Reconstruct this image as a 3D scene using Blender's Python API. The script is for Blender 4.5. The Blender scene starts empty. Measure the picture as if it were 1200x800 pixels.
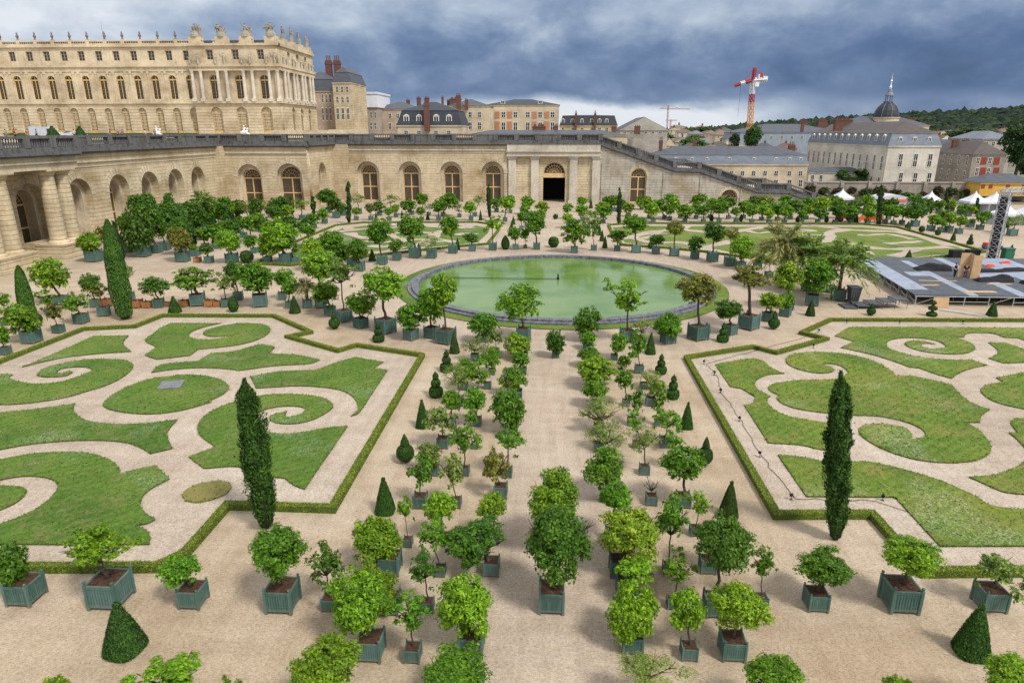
import bpy, bmesh, math, random
import numpy as np
from mathutils import Vector, Matrix
sc=bpy.context.scene
COL=sc.collection
R=random.Random(7)
ONE='first second third fourth fifth sixth seventh eighth ninth tenth eleventh twelfth thirteenth fourteenth fifteenth sixteenth seventeenth eighteenth nineteenth'.split()
def ordw(i):
    if i<19: return ONE[i]
    i+=1
    if i==20: return 'twentieth'
    if i==30: return 'thirtieth'
    return ('twenty-' if i<30 else 'thirty-')+ONE[i%10-1]
# ------------------------------------------------------------------ mesh builder
class MB:
    def __init__(s): s.v=[];s.f=[];s.m=[]
    def add(s,vs,fs,mi=0):
        o=len(s.v); s.v+=[tuple(v) for v in vs]; s.f+=[tuple(i+o for i in f) for f in fs]; s.m+=[mi]*len(fs)
    def box(s,x0,x1,y0,y1,z0,z1,mi=0):
        s.add([(x0,y0,z0),(x1,y0,z0),(x1,y1,z0),(x0,y1,z0),(x0,y0,z1),(x1,y0,z1),(x1,y1,z1),(x0,y1,z1)],
              [(3,2,1,0),(4,5,6,7),(0,1,5,4),(1,2,6,5),(2,3,7,6),(3,0,4,7)],mi)
    def cbox(s,cx,cy,cz,w,d,h,rz=0,mi=0):
        c,q=math.cos(rz),math.sin(rz);vs=[]
        for z in(-h/2,h/2):
            for x,y in((-w/2,-d/2),(w/2,-d/2),(w/2,d/2),(-w/2,d/2)): vs.append((cx+c*x-q*y,cy+q*x+c*y,cz+z))
        s.add(vs,[(3,2,1,0),(4,5,6,7),(0,1,5,4),(1,2,6,5),(2,3,7,6),(3,0,4,7)],mi)
    def bar(s,a,b,w,mi=0,n=4,w2=None):
        a=Vector(a);b=Vector(b);d=(b-a)
        if d.length<1e-6: return
        d.normalize();u=d.orthogonal().normalized();v=d.cross(u);w2=w if w2 is None else w2
        vs=[]
        for p,r in((a,w),(b,w2)):
            for i in range(n):
                t=2*math.pi*(i+.5)/n; vs.append(p+(u*math.cos(t)+v*math.sin(t))*r)
        s.add(vs,[(i,(i+1)%n,n+(i+1)%n,n+i) for i in range(n)]+[tuple(range(n-1,-1,-1)),tuple(range(n,2*n))],mi)
    def tube(s,pts,rs,n=7,mi=0):
        pts=[Vector(p) for p in pts];vs=[];prev=None
        for i,p in enumerate(pts):
            d=(pts[min(i+1,len(pts)-1)]-pts[max(i-1,0)]).normalized()
            u=(prev-d*prev.dot(d)).normalized() if prev is not None and (prev-d*prev.dot(d)).length>1e-4 else d.orthogonal().normalized()
            prev=u;v=d.cross(u)
            for k in range(n):
                t=2*math.pi*k/n;vs.append(p+(u*math.cos(t)+v*math.sin(t))*rs[i])
        fs=[]
        for i in range(len(pts)-1):
            for k in range(n): fs.append((i*n+k,i*n+(k+1)%n,(i+1)*n+(k+1)%n,(i+1)*n+k))
        fs+= [tuple(range(n-1,-1,-1)),tuple(range((len(pts)-1)*n,len(pts)*n))]
        s.add(vs,fs,mi)
    def lathe(s,prof,n=16,c=(0,0,0),mi=0,a0=0):
        vs=[];fs=[];m=len(prof)
        for r,z in prof:
            for k in range(n):
                t=a0+2*math.pi*k/n;vs.append((c[0]+r*math.cos(t),c[1]+r*math.sin(t),c[2]+z))
        for i in range(m-1):
            for k in range(n): fs.append((i*n+k,i*n+(k+1)%n,(i+1)*n+(k+1)%n,(i+1)*n+k))
        fs+=[tuple(range(n-1,-1,-1)),tuple(range((m-1)*n,m*n))]
        s.add(vs,fs,mi)
    def mesh(s,name,mats,smooth=False):
        me=bpy.data.meshes.new(name);me.from_pydata(s.v,[],s.f)
        for m in (mats if isinstance(mats,(list,tuple)) else [mats]): me.materials.append(m)
        me.polygons.foreach_set('material_index',s.m)
        if smooth: me.polygons.foreach_set('use_smooth',[True]*len(s.f))
        me.update();return me
    def build(s,name,mats,parent=None,smooth=False): return link(name,s.mesh(name,mats,smooth),parent)
def link(name,me,parent=None,loc=None,scale=None,rot=None):
    o=bpy.data.objects.new(name,me);COL.objects.link(o)
    if parent is not None:o.parent=parent
    if loc is not None:o.location=loc
    if scale is not None:o.scale=scale
    if rot is not None:o.rotation_euler=rot
    return o
def tag(o,label=None,cat=None,group=None,kind=None):
    if label:o['label']=label
    if cat:o['category']=cat
    if group:o['group']=group
    if kind:o['kind']=kind
    return o
def empty(name,loc,label,cat,group=None,rz=0):
    o=bpy.data.objects.new(name,None);COL.objects.link(o);o.location=loc;o.rotation_euler=(0,0,rz);o.empty_display_size=.2
    return tag(o,label,cat,group)
def quads(P,mats,name):
    """P (n,4,3) array -> mesh of loose quads"""
    n=len(P);me=bpy.data.meshes.new(name)
    me.vertices.add(n*4);me.vertices.foreach_set('co',P.reshape(-1).astype(np.float32))
    me.loops.add(n*4);me.loops.foreach_set('vertex_index',np.arange(n*4,dtype=np.int32))
    me.polygons.add(n);me.polygons.foreach_set('loop_start',np.arange(0,n*4,4,dtype=np.int32))
    try: me.polygons.foreach_set('loop_total',np.full(n,4,dtype=np.int32))
    except Exception: pass
    me.materials.append(mats);me.update(calc_edges=True);me.validate();return me
def leafquads(c,nrm,axis,L,W):
    """rhombic leaves: centres c, normals nrm, long axes axis"""
    a=axis-nrm*np.sum(axis*nrm,1,keepdims=True);a/=np.linalg.norm(a,axis=1,keepdims=True)+1e-9
    b=np.cross(nrm,a);L=np.asarray(L).reshape(-1,1);W=np.asarray(W).reshape(-1,1)
    return np.stack([c-a*L*.5,c+b*W*.5-a*L*.08,c+a*L*.5,c-b*W*.5-a*L*.08],1)
def unit(v): return v/(np.linalg.norm(v,axis=1,keepdims=True)+1e-9)
def poly_fill(outer,holes,thick,name,mats,smooth=False):
    """planar polygon (2D) with holes, extruded symmetric by thick -> mesh in XY plane"""
    cu=bpy.data.curves.new(name,'CURVE');cu.dimensions='2D';cu.fill_mode='BOTH';cu.extrude=thick/2
    for pts in [outer]+list(holes):
        sp=cu.splines.new('POLY');sp.points.add(len(pts)-1)
        for i,p in enumerate(pts): sp.points[i].co=(p[0],p[1],0,1)
        sp.use_cyclic_u=True
    o=bpy.data.objects.new('t',cu);COL.objects.link(o)
    dg=bpy.context.evaluated_depsgraph_get();me=bpy.data.meshes.new_from_object(o.evaluated_get(dg))
    bpy.data.objects.remove(o);bpy.data.curves.remove(cu)
    me.name=name;me.materials.clear()
    for m in (mats if isinstance(mats,(list,tuple)) else [mats]): me.materials.append(m)
    return me
def arch(u,z0,zt,r,n=12):
    zs=zt-r
    return [(u-r,z0),(u+r,z0)]+[(u+r*math.cos(math.pi*i/n),zs+r*math.sin(math.pi*i/n)) for i in range(n+1)][0:]
# ------------------------------------------------------------------ materials
def mat(name,rough=.8):
    m=bpy.data.materials.new(name);m.use_nodes=True;nt=m.node_tree
    b=nt.nodes['Principled BSDF'];b.inputs['Roughness'].default_value=rough
    if 'Specular IOR Level' in b.inputs:b.inputs['Specular IOR Level'].default_value=.25
    return m,nt,b
def N(nt,t,**k):
    n=nt.nodes.new(t)
    for a,v in k.items(): setattr(n,a,v)
    return n
def noise(nt,vec,scale,detail=5,rough=.6,dist=0):
    n=N(nt,'ShaderNodeTexNoise');n.inputs['Scale'].default_value=scale;n.inputs['Detail'].default_value=detail;n.inputs['Roughness'].default_value=rough
    n.inputs['Distortion'].default_value=dist
    if vec is not None: nt.links.new(vec,n.inputs['Vector'])
    return n.outputs['Fac']
def ramp(nt,fac,stops,mode='LINEAR'):
    r=N(nt,'ShaderNodeValToRGB');r.color_ramp.interpolation=mode;e=r.color_ramp.elements
    while len(e)<len(stops): e.new(.5)
    for i,(p,c) in enumerate(stops):
        e[i].position=p;e[i].color=(c,c,c,1) if isinstance(c,(int,float)) else (*c,1)
    nt.links.new(fac,r.inputs['Fac']);return r.outputs['Color']
def mix(nt,fac,a,b,mode='MIX'):
    m=N(nt,'ShaderNodeMix',data_type='RGBA',blend_type=mode)
    for s,v in((0,fac),(6,a),(7,b)):
        if hasattr(v,'is_linked') or hasattr(v,'links'): nt.links.new(v,m.inputs[s])
        else: m.inputs[s].default_value=v if s==0 else (*v,1)
    return m.outputs[2]
def math_(nt,op,a,b=None,clamp=False):
    m=N(nt,'ShaderNodeMath',operation=op);m.use_clamp=clamp
    for i,v in enumerate((a,b)):
        if v is None: continue
        if hasattr(v,'links'): nt.links.new(v,m.inputs[i])
        else: m.inputs[i].default_value=v
    return m.outputs[0]
def coord(nt,which='Object'):
    return N(nt,'ShaderNodeTexCoord').outputs[which]
def gpos(nt): return N(nt,'ShaderNodeNewGeometry').outputs['Position']
def mapping(nt,vec,scale=(1,1,1),rot=(0,0,0),loc=(0,0,0)):
    m=N(nt,'ShaderNodeMapping');m.inputs['Scale'].default_value=scale;m.inputs['Rotation'].default_value=rot;m.inputs['Location'].default_value=loc
    nt.links.new(vec,m.inputs['Vector']);return m.outputs['Vector']
def bump(nt,b,h,strength=.4,dist=.05):
    n=N(nt,'ShaderNodeBump');n.inputs['Strength'].default_value=strength;n.inputs['Distance'].default_value=dist
    nt.links.new(h,n.inputs['Height']);nt.links.new(n.outputs['Normal'],b.inputs['Normal'])
def setc(nt,b,c):
    if hasattr(c,'links'): nt.links.new(c,b.inputs['Base Color'])
    else: b.inputs['Base Color'].default_value=(*c,1)
def plain(name,c,rough=.7,var=.25,scale=2.0,metal=0):
    m,nt,b=mat(name,rough);f=noise(nt,gpos(nt),scale,4,.65)
    col=ramp(nt,f,[(.25,tuple(x*(1-var) for x in c)),(.75,tuple(min(1,x*(1+var)) for x in c))]);setc(nt,b,col)
    b.inputs['Metallic'].default_value=metal
    return m
def stone(name,c,dark,courses=True,ch=.62,grime=.5,warm=None):
    m,nt,b=mat(name,.9);p=gpos(nt)
    n1=noise(nt,mapping(nt,p,(.12,.12,.22)),1,5,.65);n2=noise(nt,mapping(nt,p,(1.4,1.4,.25)),1,5,.7);n3=noise(nt,p,2.2,6,.7)
    col=ramp(nt,n1,[(.33,tuple(x*.72 for x in (warm or c))),(.5,c),(.68,tuple(min(1,x*1.22) for x in c))])
    col=mix(nt,math_(nt,'MULTIPLY',ramp(nt,n2,[(.48,0.),(.72,1.)]),grime),col,dark)
    col=mix(nt,.35,col,ramp(nt,n3,[(.3,(.3,.3,.3)),(.7,(1,1,1))]),'MULTIPLY')
    h=n3
    if courses:
        sep=N(nt,'ShaderNodeSeparateXYZ');nt.links.new(p,sep.inputs[0])
        fr=math_(nt,'FRACT',math_(nt,'DIVIDE',sep.outputs['Z'],ch))
        groove=ramp(nt,fr,[(0.,0.),(.05,0.),(.1,1.),(.9,1.),(.95,0.)])
        blk=N(nt,'ShaderNodeTexBrick');blk.inputs['Scale'].default_value=1;blk.inputs['Brick Width'].default_value=1.5;blk.inputs['Row Height'].default_value=ch;blk.inputs['Mortar Size'].default_value=.012
        blk.inputs['Color1'].default_value=(.72,.68,.62,1);blk.inputs['Color2'].default_value=(1,1,1,1);blk.inputs['Mortar'].default_value=(.55,.5,.45,1)
        cx=N(nt,'ShaderNodeCombineXYZ');nt.links.new(math_(nt,'ADD',sep.outputs['X'],sep.outputs['Y']),cx.inputs[0]);nt.links.new(sep.outputs['Z'],cx.inputs[1]);nt.links.new(cx.outputs[0],blk.inputs['Vector'])
        col=mix(nt,.38,col,blk.outputs['Color'],'MULTIPLY')
        col=mix(nt,math_(nt,'MULTIPLY',math_(nt,'SUBTRACT',1.,groove),.5),col,tuple(x*.35 for x in c))
        h=groove
    setc(nt,b,col);bump(nt,b,h,.6,.08);return m
def leafmat(name,objcol=True,c=(.06,.13,.02),trans=.3,var=1.,rough=.5):
    m,nt,b=mat(name,rough);g=N(nt,'ShaderNodeNewGeometry')
    rnd=g.outputs['Random Per Island']
    base=N(nt,'ShaderNodeObjectInfo').outputs['Color'] if objcol else None
    v=ramp(nt,rnd,[(p_,tuple(1+(x-1)*var for x in c_)) for p_,c_ in ((0.,(.35,.42,.4)),(.4,(.85,.92,.8)),(.75,(1.3,1.25,1.)),(1.,(2.1,1.75,1.2)))])
    if base is None:
        rgb=N(nt,'ShaderNodeRGB');rgb.outputs[0].default_value=(*c,1);base=rgb.outputs[0]
    col=mix(nt,1.,base,v,'MULTIPLY')
    nz=noise(nt,gpos(nt),1.1,3,.6)
    col=mix(nt,.55,col,ramp(nt,nz,[(.35,(.6,.66,.7)),(.65,(1.15,1.12,1.05))]),'MULTIPLY')
    setc(nt,b,col)
    tr=N(nt,'ShaderNodeBsdfTranslucent');nt.links.new(mix(nt,1.,col,(1.5,1.5,.6),'MULTIPLY'),tr.inputs['Color'])
    ms=N(nt,'ShaderNodeMixShader');ms.inputs[0].default_value=trans
    nt.links.new(b.outputs[0],ms.inputs[1]);nt.links.new(tr.outputs[0],ms.inputs[2])
    nt.links.new(ms.outputs[0],nt.nodes['Material Output'].inputs['Surface']);return m
def mottled(name,c1,c2,c3,scale,rough=.9,b_s=.5):
    m,nt,b=mat(name,rough);p=gpos(nt);f=noise(nt,p,scale,8,.7);setc(nt,b,ramp(nt,f,[(.3,c1),(.5,c2),(.7,c3)]));bump(nt,b,f,b_s,.05);return m
def gravelmat(name,a,bb,cc,tracks=True,walk=None):
    m,nt,b=mat(name,.95);p=gpos(nt)
    big=noise(nt,p,.09,6,.62,.4);mid=noise(nt,p,.9,8,.75,.3);fine=noise(nt,p,9,6,.85);fine2=noise(nt,p,26,4,.9)
    col=ramp(nt,big,[(.36,a),(.5,bb),(.64,cc)])
    if walk:   # paler trodden gravel on the central avenue and round the basin
        sp=N(nt,'ShaderNodeSeparateXYZ');nt.links.new(p,sp.inputs[0]);X,Y,_=sp.outputs
        def sm(v,a_,b_):
            m_=N(nt,'ShaderNodeMapRange');m_.interpolation_type='SMOOTHSTEP';m_.inputs['From Min'].default_value=a_;m_.inputs['From Max'].default_value=b_;nt.links.new(v,m_.inputs['Value']);return m_.outputs[0]
        wob=math_(nt,'MULTIPLY',math_(nt,'SUBTRACT',noise(nt,p,.5,6,.65),.5),3.)
        ax=math_(nt,'ABSOLUTE',math_(nt,'ADD',math_(nt,'SUBTRACT',X,.2),math_(nt,'MULTIPLY',wob,.6)))
        path=math_(nt,'SUBTRACT',1.,sm(ax,1.8,3.2))
        dx=math_(nt,'SUBTRACT',X,1.02);dy=math_(nt,'SUBTRACT',Y,76.4)
        rr=math_(nt,'SQRT',math_(nt,'ADD',math_(nt,'MULTIPLY',dx,dx),math_(nt,'MULTIPLY',dy,dy)))
        rg=math_(nt,'SUBTRACT',1.,sm(math_(nt,'ADD',rr,wob),24.,29.))
        fr=sm(math_(nt,'ADD',Y,wob),62.,90.)
        mk=math_(nt,'MAXIMUM',math_(nt,'MAXIMUM',math_(nt,'MULTIPLY',path,.85),rg),math_(nt,'MULTIPLY',fr,.8))
        col=mix(nt,mk,col,ramp(nt,big,[(.36,walk[0]),(.6,walk[1])]))
    col=mix(nt,.5,col,ramp(nt,mid,[(.36,(.80,.77,.73)),(.52,(1,1,1)),(.64,(1.10,1.10,1.10))]),'MULTIPLY')
    if tracks:
        w=N(nt,'ShaderNodeTexNoise');w.inputs['Scale'].default_value=1;w.inputs['Detail'].default_value=5
        nt.links.new(mapping(nt,p,(2.2,.16,1),(0,0,.10)),w.inputs['Vector'])
        col=mix(nt,.38,col,ramp(nt,w.outputs['Fac'],[(.36,(.80,.77,.74)),(.6,(1.06,1.06,1.06))]),'MULTIPLY')
        w2=N(nt,'ShaderNodeTexNoise');w2.inputs['Scale'].default_value=1;w2.inputs['Detail'].default_value=5
        nt.links.new(mapping(nt,p,(.22,1.3,1),(0,0,.3)),w2.inputs['Vector'])
        col=mix(nt,.3,col,ramp(nt,w2.outputs['Fac'],[(.35,(.76,.72,.67)),(.6,(1.06,1.06,1.06))]),'MULTIPLY')
    col=mix(nt,.75,col,ramp(nt,fine,[(.36,(.48,.44,.41)),(.5,(1,1,1)),(.62,(1.3,1.3,1.3))]),'MULTIPLY')
    col=mix(nt,.6,col,ramp(nt,fine2,[(.36,(.4,.37,.34)),(.55,(1.12,1.12,1.12)),(.66,(1.35,1.35,1.35))]),'MULTIPLY')
    setc(nt,b,col);bump(nt,b,mix(nt,.5,fine,fine2),.6,.02);return m
M={}
M['gravel']=gravelmat('tan_gravel',(.365,.285,.20),(.425,.345,.255),(.47,.395,.305),True,((.395,.32,.255),(.455,.38,.31)))
M['pathgravel']=gravelmat('pale_gravel',(.47,.38,.30),(.54,.45,.37),(.58,.50,.42))
M['parterregravel']=gravelmat('pink_gravel',(.375,.315,.255),(.425,.36,.295),(.46,.40,.335),True)
def grassmat():
    m,nt,b=mat('lawn_grass',.8);g=N(nt,'ShaderNodeNewGeometry');p=g.outputs['Position']
    big=noise(nt,p,.16,5,.6,.5);mid=noise(nt,p,1.3,6,.7);fine=noise(nt,p,6,6,.85)
    col=ramp(nt,big,[(.35,(.066,.135,.014)),(.52,(.105,.18,.02)),(.68,(.17,.215,.034))])
    st=N(nt,'ShaderNodeTexWave');st.inputs['Scale'].default_value=.55;st.inputs['Distortion'].default_value=1.2;st.inputs['Detail'].default_value=3
    nt.links.new(mapping(nt,p,(1,1,0),(0,0,.9)),st.inputs['Vector'])
    col=mix(nt,.5,col,ramp(nt,st.outputs['Fac'],[(.2,(.78,.80,.78)),(.8,(1.2,1.15,1.05))]),'MULTIPLY')
    fib=N(nt,'ShaderNodeTexNoise');fib.inputs['Scale'].default_value=1;fib.inputs['Detail'].default_value=5;nt.links.new(mapping(nt,p,(6,1.2,1),(0,0,.9)),fib.inputs['Vector'])
    col=mix(nt,math_(nt,'MULTIPLY',ramp(nt,fib.outputs['Fac'],[(.52,0.),(.68,1.)]),.55),col,(.21,.22,.055))
    dry=ramp(nt,mid,[(.44,0.),(.60,1.)]);dryb=ramp(nt,noise(nt,p,.30,4,.6),[(.47,0.),(.58,1.)])
    col=mix(nt,math_(nt,'MULTIPLY',math_(nt,'MULTIPLY',dry,dryb),.62),col,(.22,.185,.065))
    clov=ramp(nt,noise(nt,p,9,2,.9),[(.52,0.),(.60,1.)]);clb=ramp(nt,noise(nt,mapping(nt,p,(1,1,1),(0,0,0),(13,4,0)),.17,3,.55),[(.55,0.),(.64,1.)])
    col=mix(nt,math_(nt,'MULTIPLY',math_(nt,'MULTIPLY',clov,clb),.42),col,(.55,.58,.5))
    col=mix(nt,.8,col,ramp(nt,fine,[(.36,(.42,.48,.42)),(.52,(1,1,1)),(.66,(1.5,1.42,1.4))]),'MULTIPLY')
    spx=N(nt,'ShaderNodeSeparateXYZ');nt.links.new(p,spx.inputs[0]);col=mix(nt,1.,col,ramp(nt,math_(nt,'ADD',math_(nt,'MULTIPLY',spx.outputs['X'],.05),.5),[(.2,(.74,.84,.80)),(.9,(.97,.93,.88))]),'MULTIPLY')
    sep=N(nt,'ShaderNodeSeparateXYZ');nt.links.new(g.outputs['True Normal'],sep.inputs[0])
    col=mix(nt,math_(nt,'LESS_THAN',math_(nt,'ABSOLUTE',sep.outputs['Z']),.5),col,(.07,.045,.02))
    setc(nt,b,col);bump(nt,b,fine,.8,.05);return m
M['grass']=grassmat();M['drygrass']=mottled('dry_lawn',(.10,.14,.025),(.20,.165,.06),(.13,.16,.03),1.1)
M['leaf']=leafmat('tree_leaf',True,trans=.32)
M['needle']=leafmat('cypress_needle',True,trans=.12,rough=.7)
M['clip']=leafmat('clipped_foliage',True,trans=.15,rough=.7)
M['hedgeleaf']=leafmat('hedge_leaf',True,trans=.15,rough=.7,var=.4)
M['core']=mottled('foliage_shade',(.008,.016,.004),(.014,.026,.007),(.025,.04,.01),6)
M['hedgecore']=mottled('hedge_body',(.025,.045,.006),(.06,.09,.012),(.12,.15,.02),7)
M['bark']=mottled('bark',(.035,.025,.018),(.07,.05,.038),(.12,.09,.07),9)
M['soil']=mottled('planter_soil',(.035,.018,.01),(.07,.035,.02),(.11,.06,.035),12)
def planter():
    m,nt,b=mat('planter_paint',.55);oi=N(nt,'ShaderNodeObjectInfo');p=gpos(nt)
    col=ramp(nt,oi.outputs['Random'],[(0.,(.050,.112,.094)),(.5,(.070,.138,.118)),(1.,(.092,.165,.150))])
    col=mix(nt,.5,col,ramp(nt,noise(nt,p,5,6,.7),[(.3,(.6,.62,.62)),(.7,(1.2,1.2,1.2))]),'MULTIPLY')
    stv=noise(nt,mapping(nt,p,(9,9,.8)),1,5,.7);col=mix(nt,math_(nt,'MULTIPLY',ramp(nt,stv,[(.5,0.),(.7,1.)]),.55),col,(.17,.23,.20));col=mix(nt,math_(nt,'MULTIPLY',ramp(nt,stv,[(.28,1.),(.42,0.)]),.5),col,(.05,.06,.045))
    sep=N(nt,'ShaderNodeSeparateXYZ');nt.links.new(p,sep.inputs[0])
    dirt=math_(nt,'MULTIPLY',ramp(nt,sep.outputs['Z'],[(.0,1.),(.35,0.)]),.45)
    col=mix(nt,dirt,col,(.2,.16,.11));setc(nt,b,col);bump(nt,b,noise(nt,p,16,3,.7),.2,.02);return m
M['planter']=planter()
M['timber']=plain('bare_timber',(.36,.17,.07),.7,.35,4)
M['plywood']=plain('plywood',(.50,.33,.19),.7,.18,2.5)
M['stone']=stone('limestone',(.61,.51,.35),(.20,.17,.13),True,.62,.4,(.62,.46,.26))
M['rampstone']=stone('weathered_limestone',(.46,.43,.37),(.2,.19,.18),True,.62,.75,(.48,.36,.2))
M['smooth']=stone('dressed_limestone',(.57,.49,.36),(.2,.17,.13),False,.6,.45,(.48,.37,.22))
M['pale']=stone('pale_limestone',(.55,.50,.42),(.24,.22,.19),False,.6,.5)
M['balus']=stone('lichened_stone',(.135,.135,.14),(.03,.03,.033),False,.6,.85,(.22,.21,.19))
M['palace']=stone('palace_stone',(.61,.51,.36),(.27,.22,.17),False,.6,.42,(.60,.47,.30))
M['palacecourse']=stone('palace_rusticated_stone',(.61,.51,.36),(.3,.24,.17),True,.9,.3,(.60,.47,.29))
M['column']=stone('column_stone',(.62,.56,.47),(.35,.3,.25),False,.6,.3)
M['statue']=stone('statue_stone',(.33,.30,.25),(.1,.09,.08),False,.6,.5)
M['statuepale']=stone('attic_statue_stone',(.48,.43,.35),(.2,.18,.15),False,.6,.4)
M['marble']=plain('white_marble',(.75,.75,.74),.4,.1,3)
M['bronze']=plain('bronze_urn',(.16,.13,.14),.5,.3,2)
M['ochre']=plain('ochre_joinery',(.60,.42,.22),.5,.18,2)
M['gold']=plain('gilt_window_frame',(.58,.37,.12),.45,.2,2)
M['glass'],_nt,_b=mat('dark_glass',.12);setc(_nt,_b,(.02,.022,.028));_b.inputs['Specular IOR Level'].default_value=.5
M['oglass']=plain('lattice_pane',(.085,.07,.05),.35,.3,2);M['palewin']=plain('pale_shutter_pane',(.46,.37,.23),.5,.2,1.5)
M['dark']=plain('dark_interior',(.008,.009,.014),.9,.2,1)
M['iron']=plain('iron_lattice',(.20,.15,.09),.6,.2,3)
def roofm(name,c,v=.3,sc=(.5,.5,6)):
    m,nt,b=mat(name,.55);p=gpos(nt);f=noise(nt,mapping(nt,p,sc),1,5,.7);f2=noise(nt,p,.5,5,.7)
    col=ramp(nt,f,[(.3,tuple(x*(1-v) for x in c)),(.7,tuple(x*(1+v) for x in c))]);col=mix(nt,.5,col,ramp(nt,f2,[(.3,(.7,.7,.7)),(.7,(1.2,1.2,1.2))]),'MULTIPLY');setc(nt,b,col);return m
M['slate']=roofm('slate_roof',(.075,.082,.10));M['slatedark']=roofm('dark_slate_roof',(.035,.04,.052));M['slatelight']=roofm('zinc_grey_roof',(.15,.175,.215))
M['tile']=roofm('red_tile_roof',(.17,.095,.07));M['tile2']=roofm('orange_tile_roof',(.22,.135,.095));M['brownroof']=roofm('brown_tile_roof',(.085,.07,.065))
M['cream']=stone('cream_render',(.60,.50,.36),(.35,.28,.2),False,.6,.25);M['yellow']=stone('yellow_render',(.64,.50,.26),(.35,.28,.2),False,.6,.2)
M['white']=stone('white_render',(.66,.61,.53),(.4,.35,.3),False,.6,.3);M['greywall']=stone('grey_render',(.46,.42,.37),(.25,.23,.2),False,.6,.3)
M['pinkstone']=stone('pinkish_stone',(.47,.37,.29),(.25,.18,.14),False,.6,.3);M['greystone']=stone('grey_stone_wall',(.36,.31,.27),(.16,.14,.12),False,.6,.4)
M['sheet']=roofm('scaffold_sheeting',(.27,.31,.37),.2,(1.2,1.2,.2));M['ochrewall']=plain('ochre_render',(.56,.34,.07),.8,.2,1)
M['brick']=plain('chimney_brick',(.135,.065,.05),.85,.35,3);M['panel']=plain('orange_brick_panel',(.42,.20,.12),.85,.2,2);M['redshut']=plain('brick_red_shutter',(.24,.05,.03),.6,.2,2)
M['sheetwhite']=plain('white_sheeting',(.62,.64,.70),.7,.12,.6);M['winwhite']=plain('white_window_frame',(.62,.60,.56),.5,.1,2)
M['canvas']=plain('white_canvas',(.62,.64,.72),.6,.18,.9)
M['deckdark']=plain('dark_deck_panel',(.075,.083,.10),.6,.35,1.5);M['decklight']=plain('pale_deck_panel',(.26,.30,.38),.5,.25,1.2)
M['steel']=plain('galvanised_steel',(.42,.44,.46),.4,.2,4);M['black']=plain('black_cloth',(.012,.013,.018),.8,.4,2);M['red']=plain('red_paint',(.60,.03,.02),.45,.15,3)
M['orange']=plain('orange_plastic',(.75,.12,.02),.5,.15,3);M['blue']=plain('blue_paint',(.04,.12,.32),.45,.2,3);M['rubber']=plain('black_rubber',(.015,.015,.016),.8,.3,4)
M['whitepaint']=plain('white_paint',(.72,.73,.75),.35,.06,2);M['yellowp']=plain('yellow_orange_paint',(.66,.30,.06),.45,.12,2);M['redwhite']=plain('crane_red',(.38,.05,.06),.45,.12,2)
M['bin']=plain('grey_plastic_bin',(.07,.075,.085),.5,.2,3);M['greenp']=plain('green_plastic',(.03,.13,.08),.5,.2,3)
M['skin']=plain('skin',(.42,.24,.17),.6,.05,5);M['hair']=plain('dark_hair',(.02,.014,.01),.7,.2,9)
M['pinkred']=plain('faded_red_steel',(.42,.20,.19),.6,.1,2)
M['lemon']=plain('ripe_fruit',(.75,.42,.02),.4,.15,5)
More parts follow.
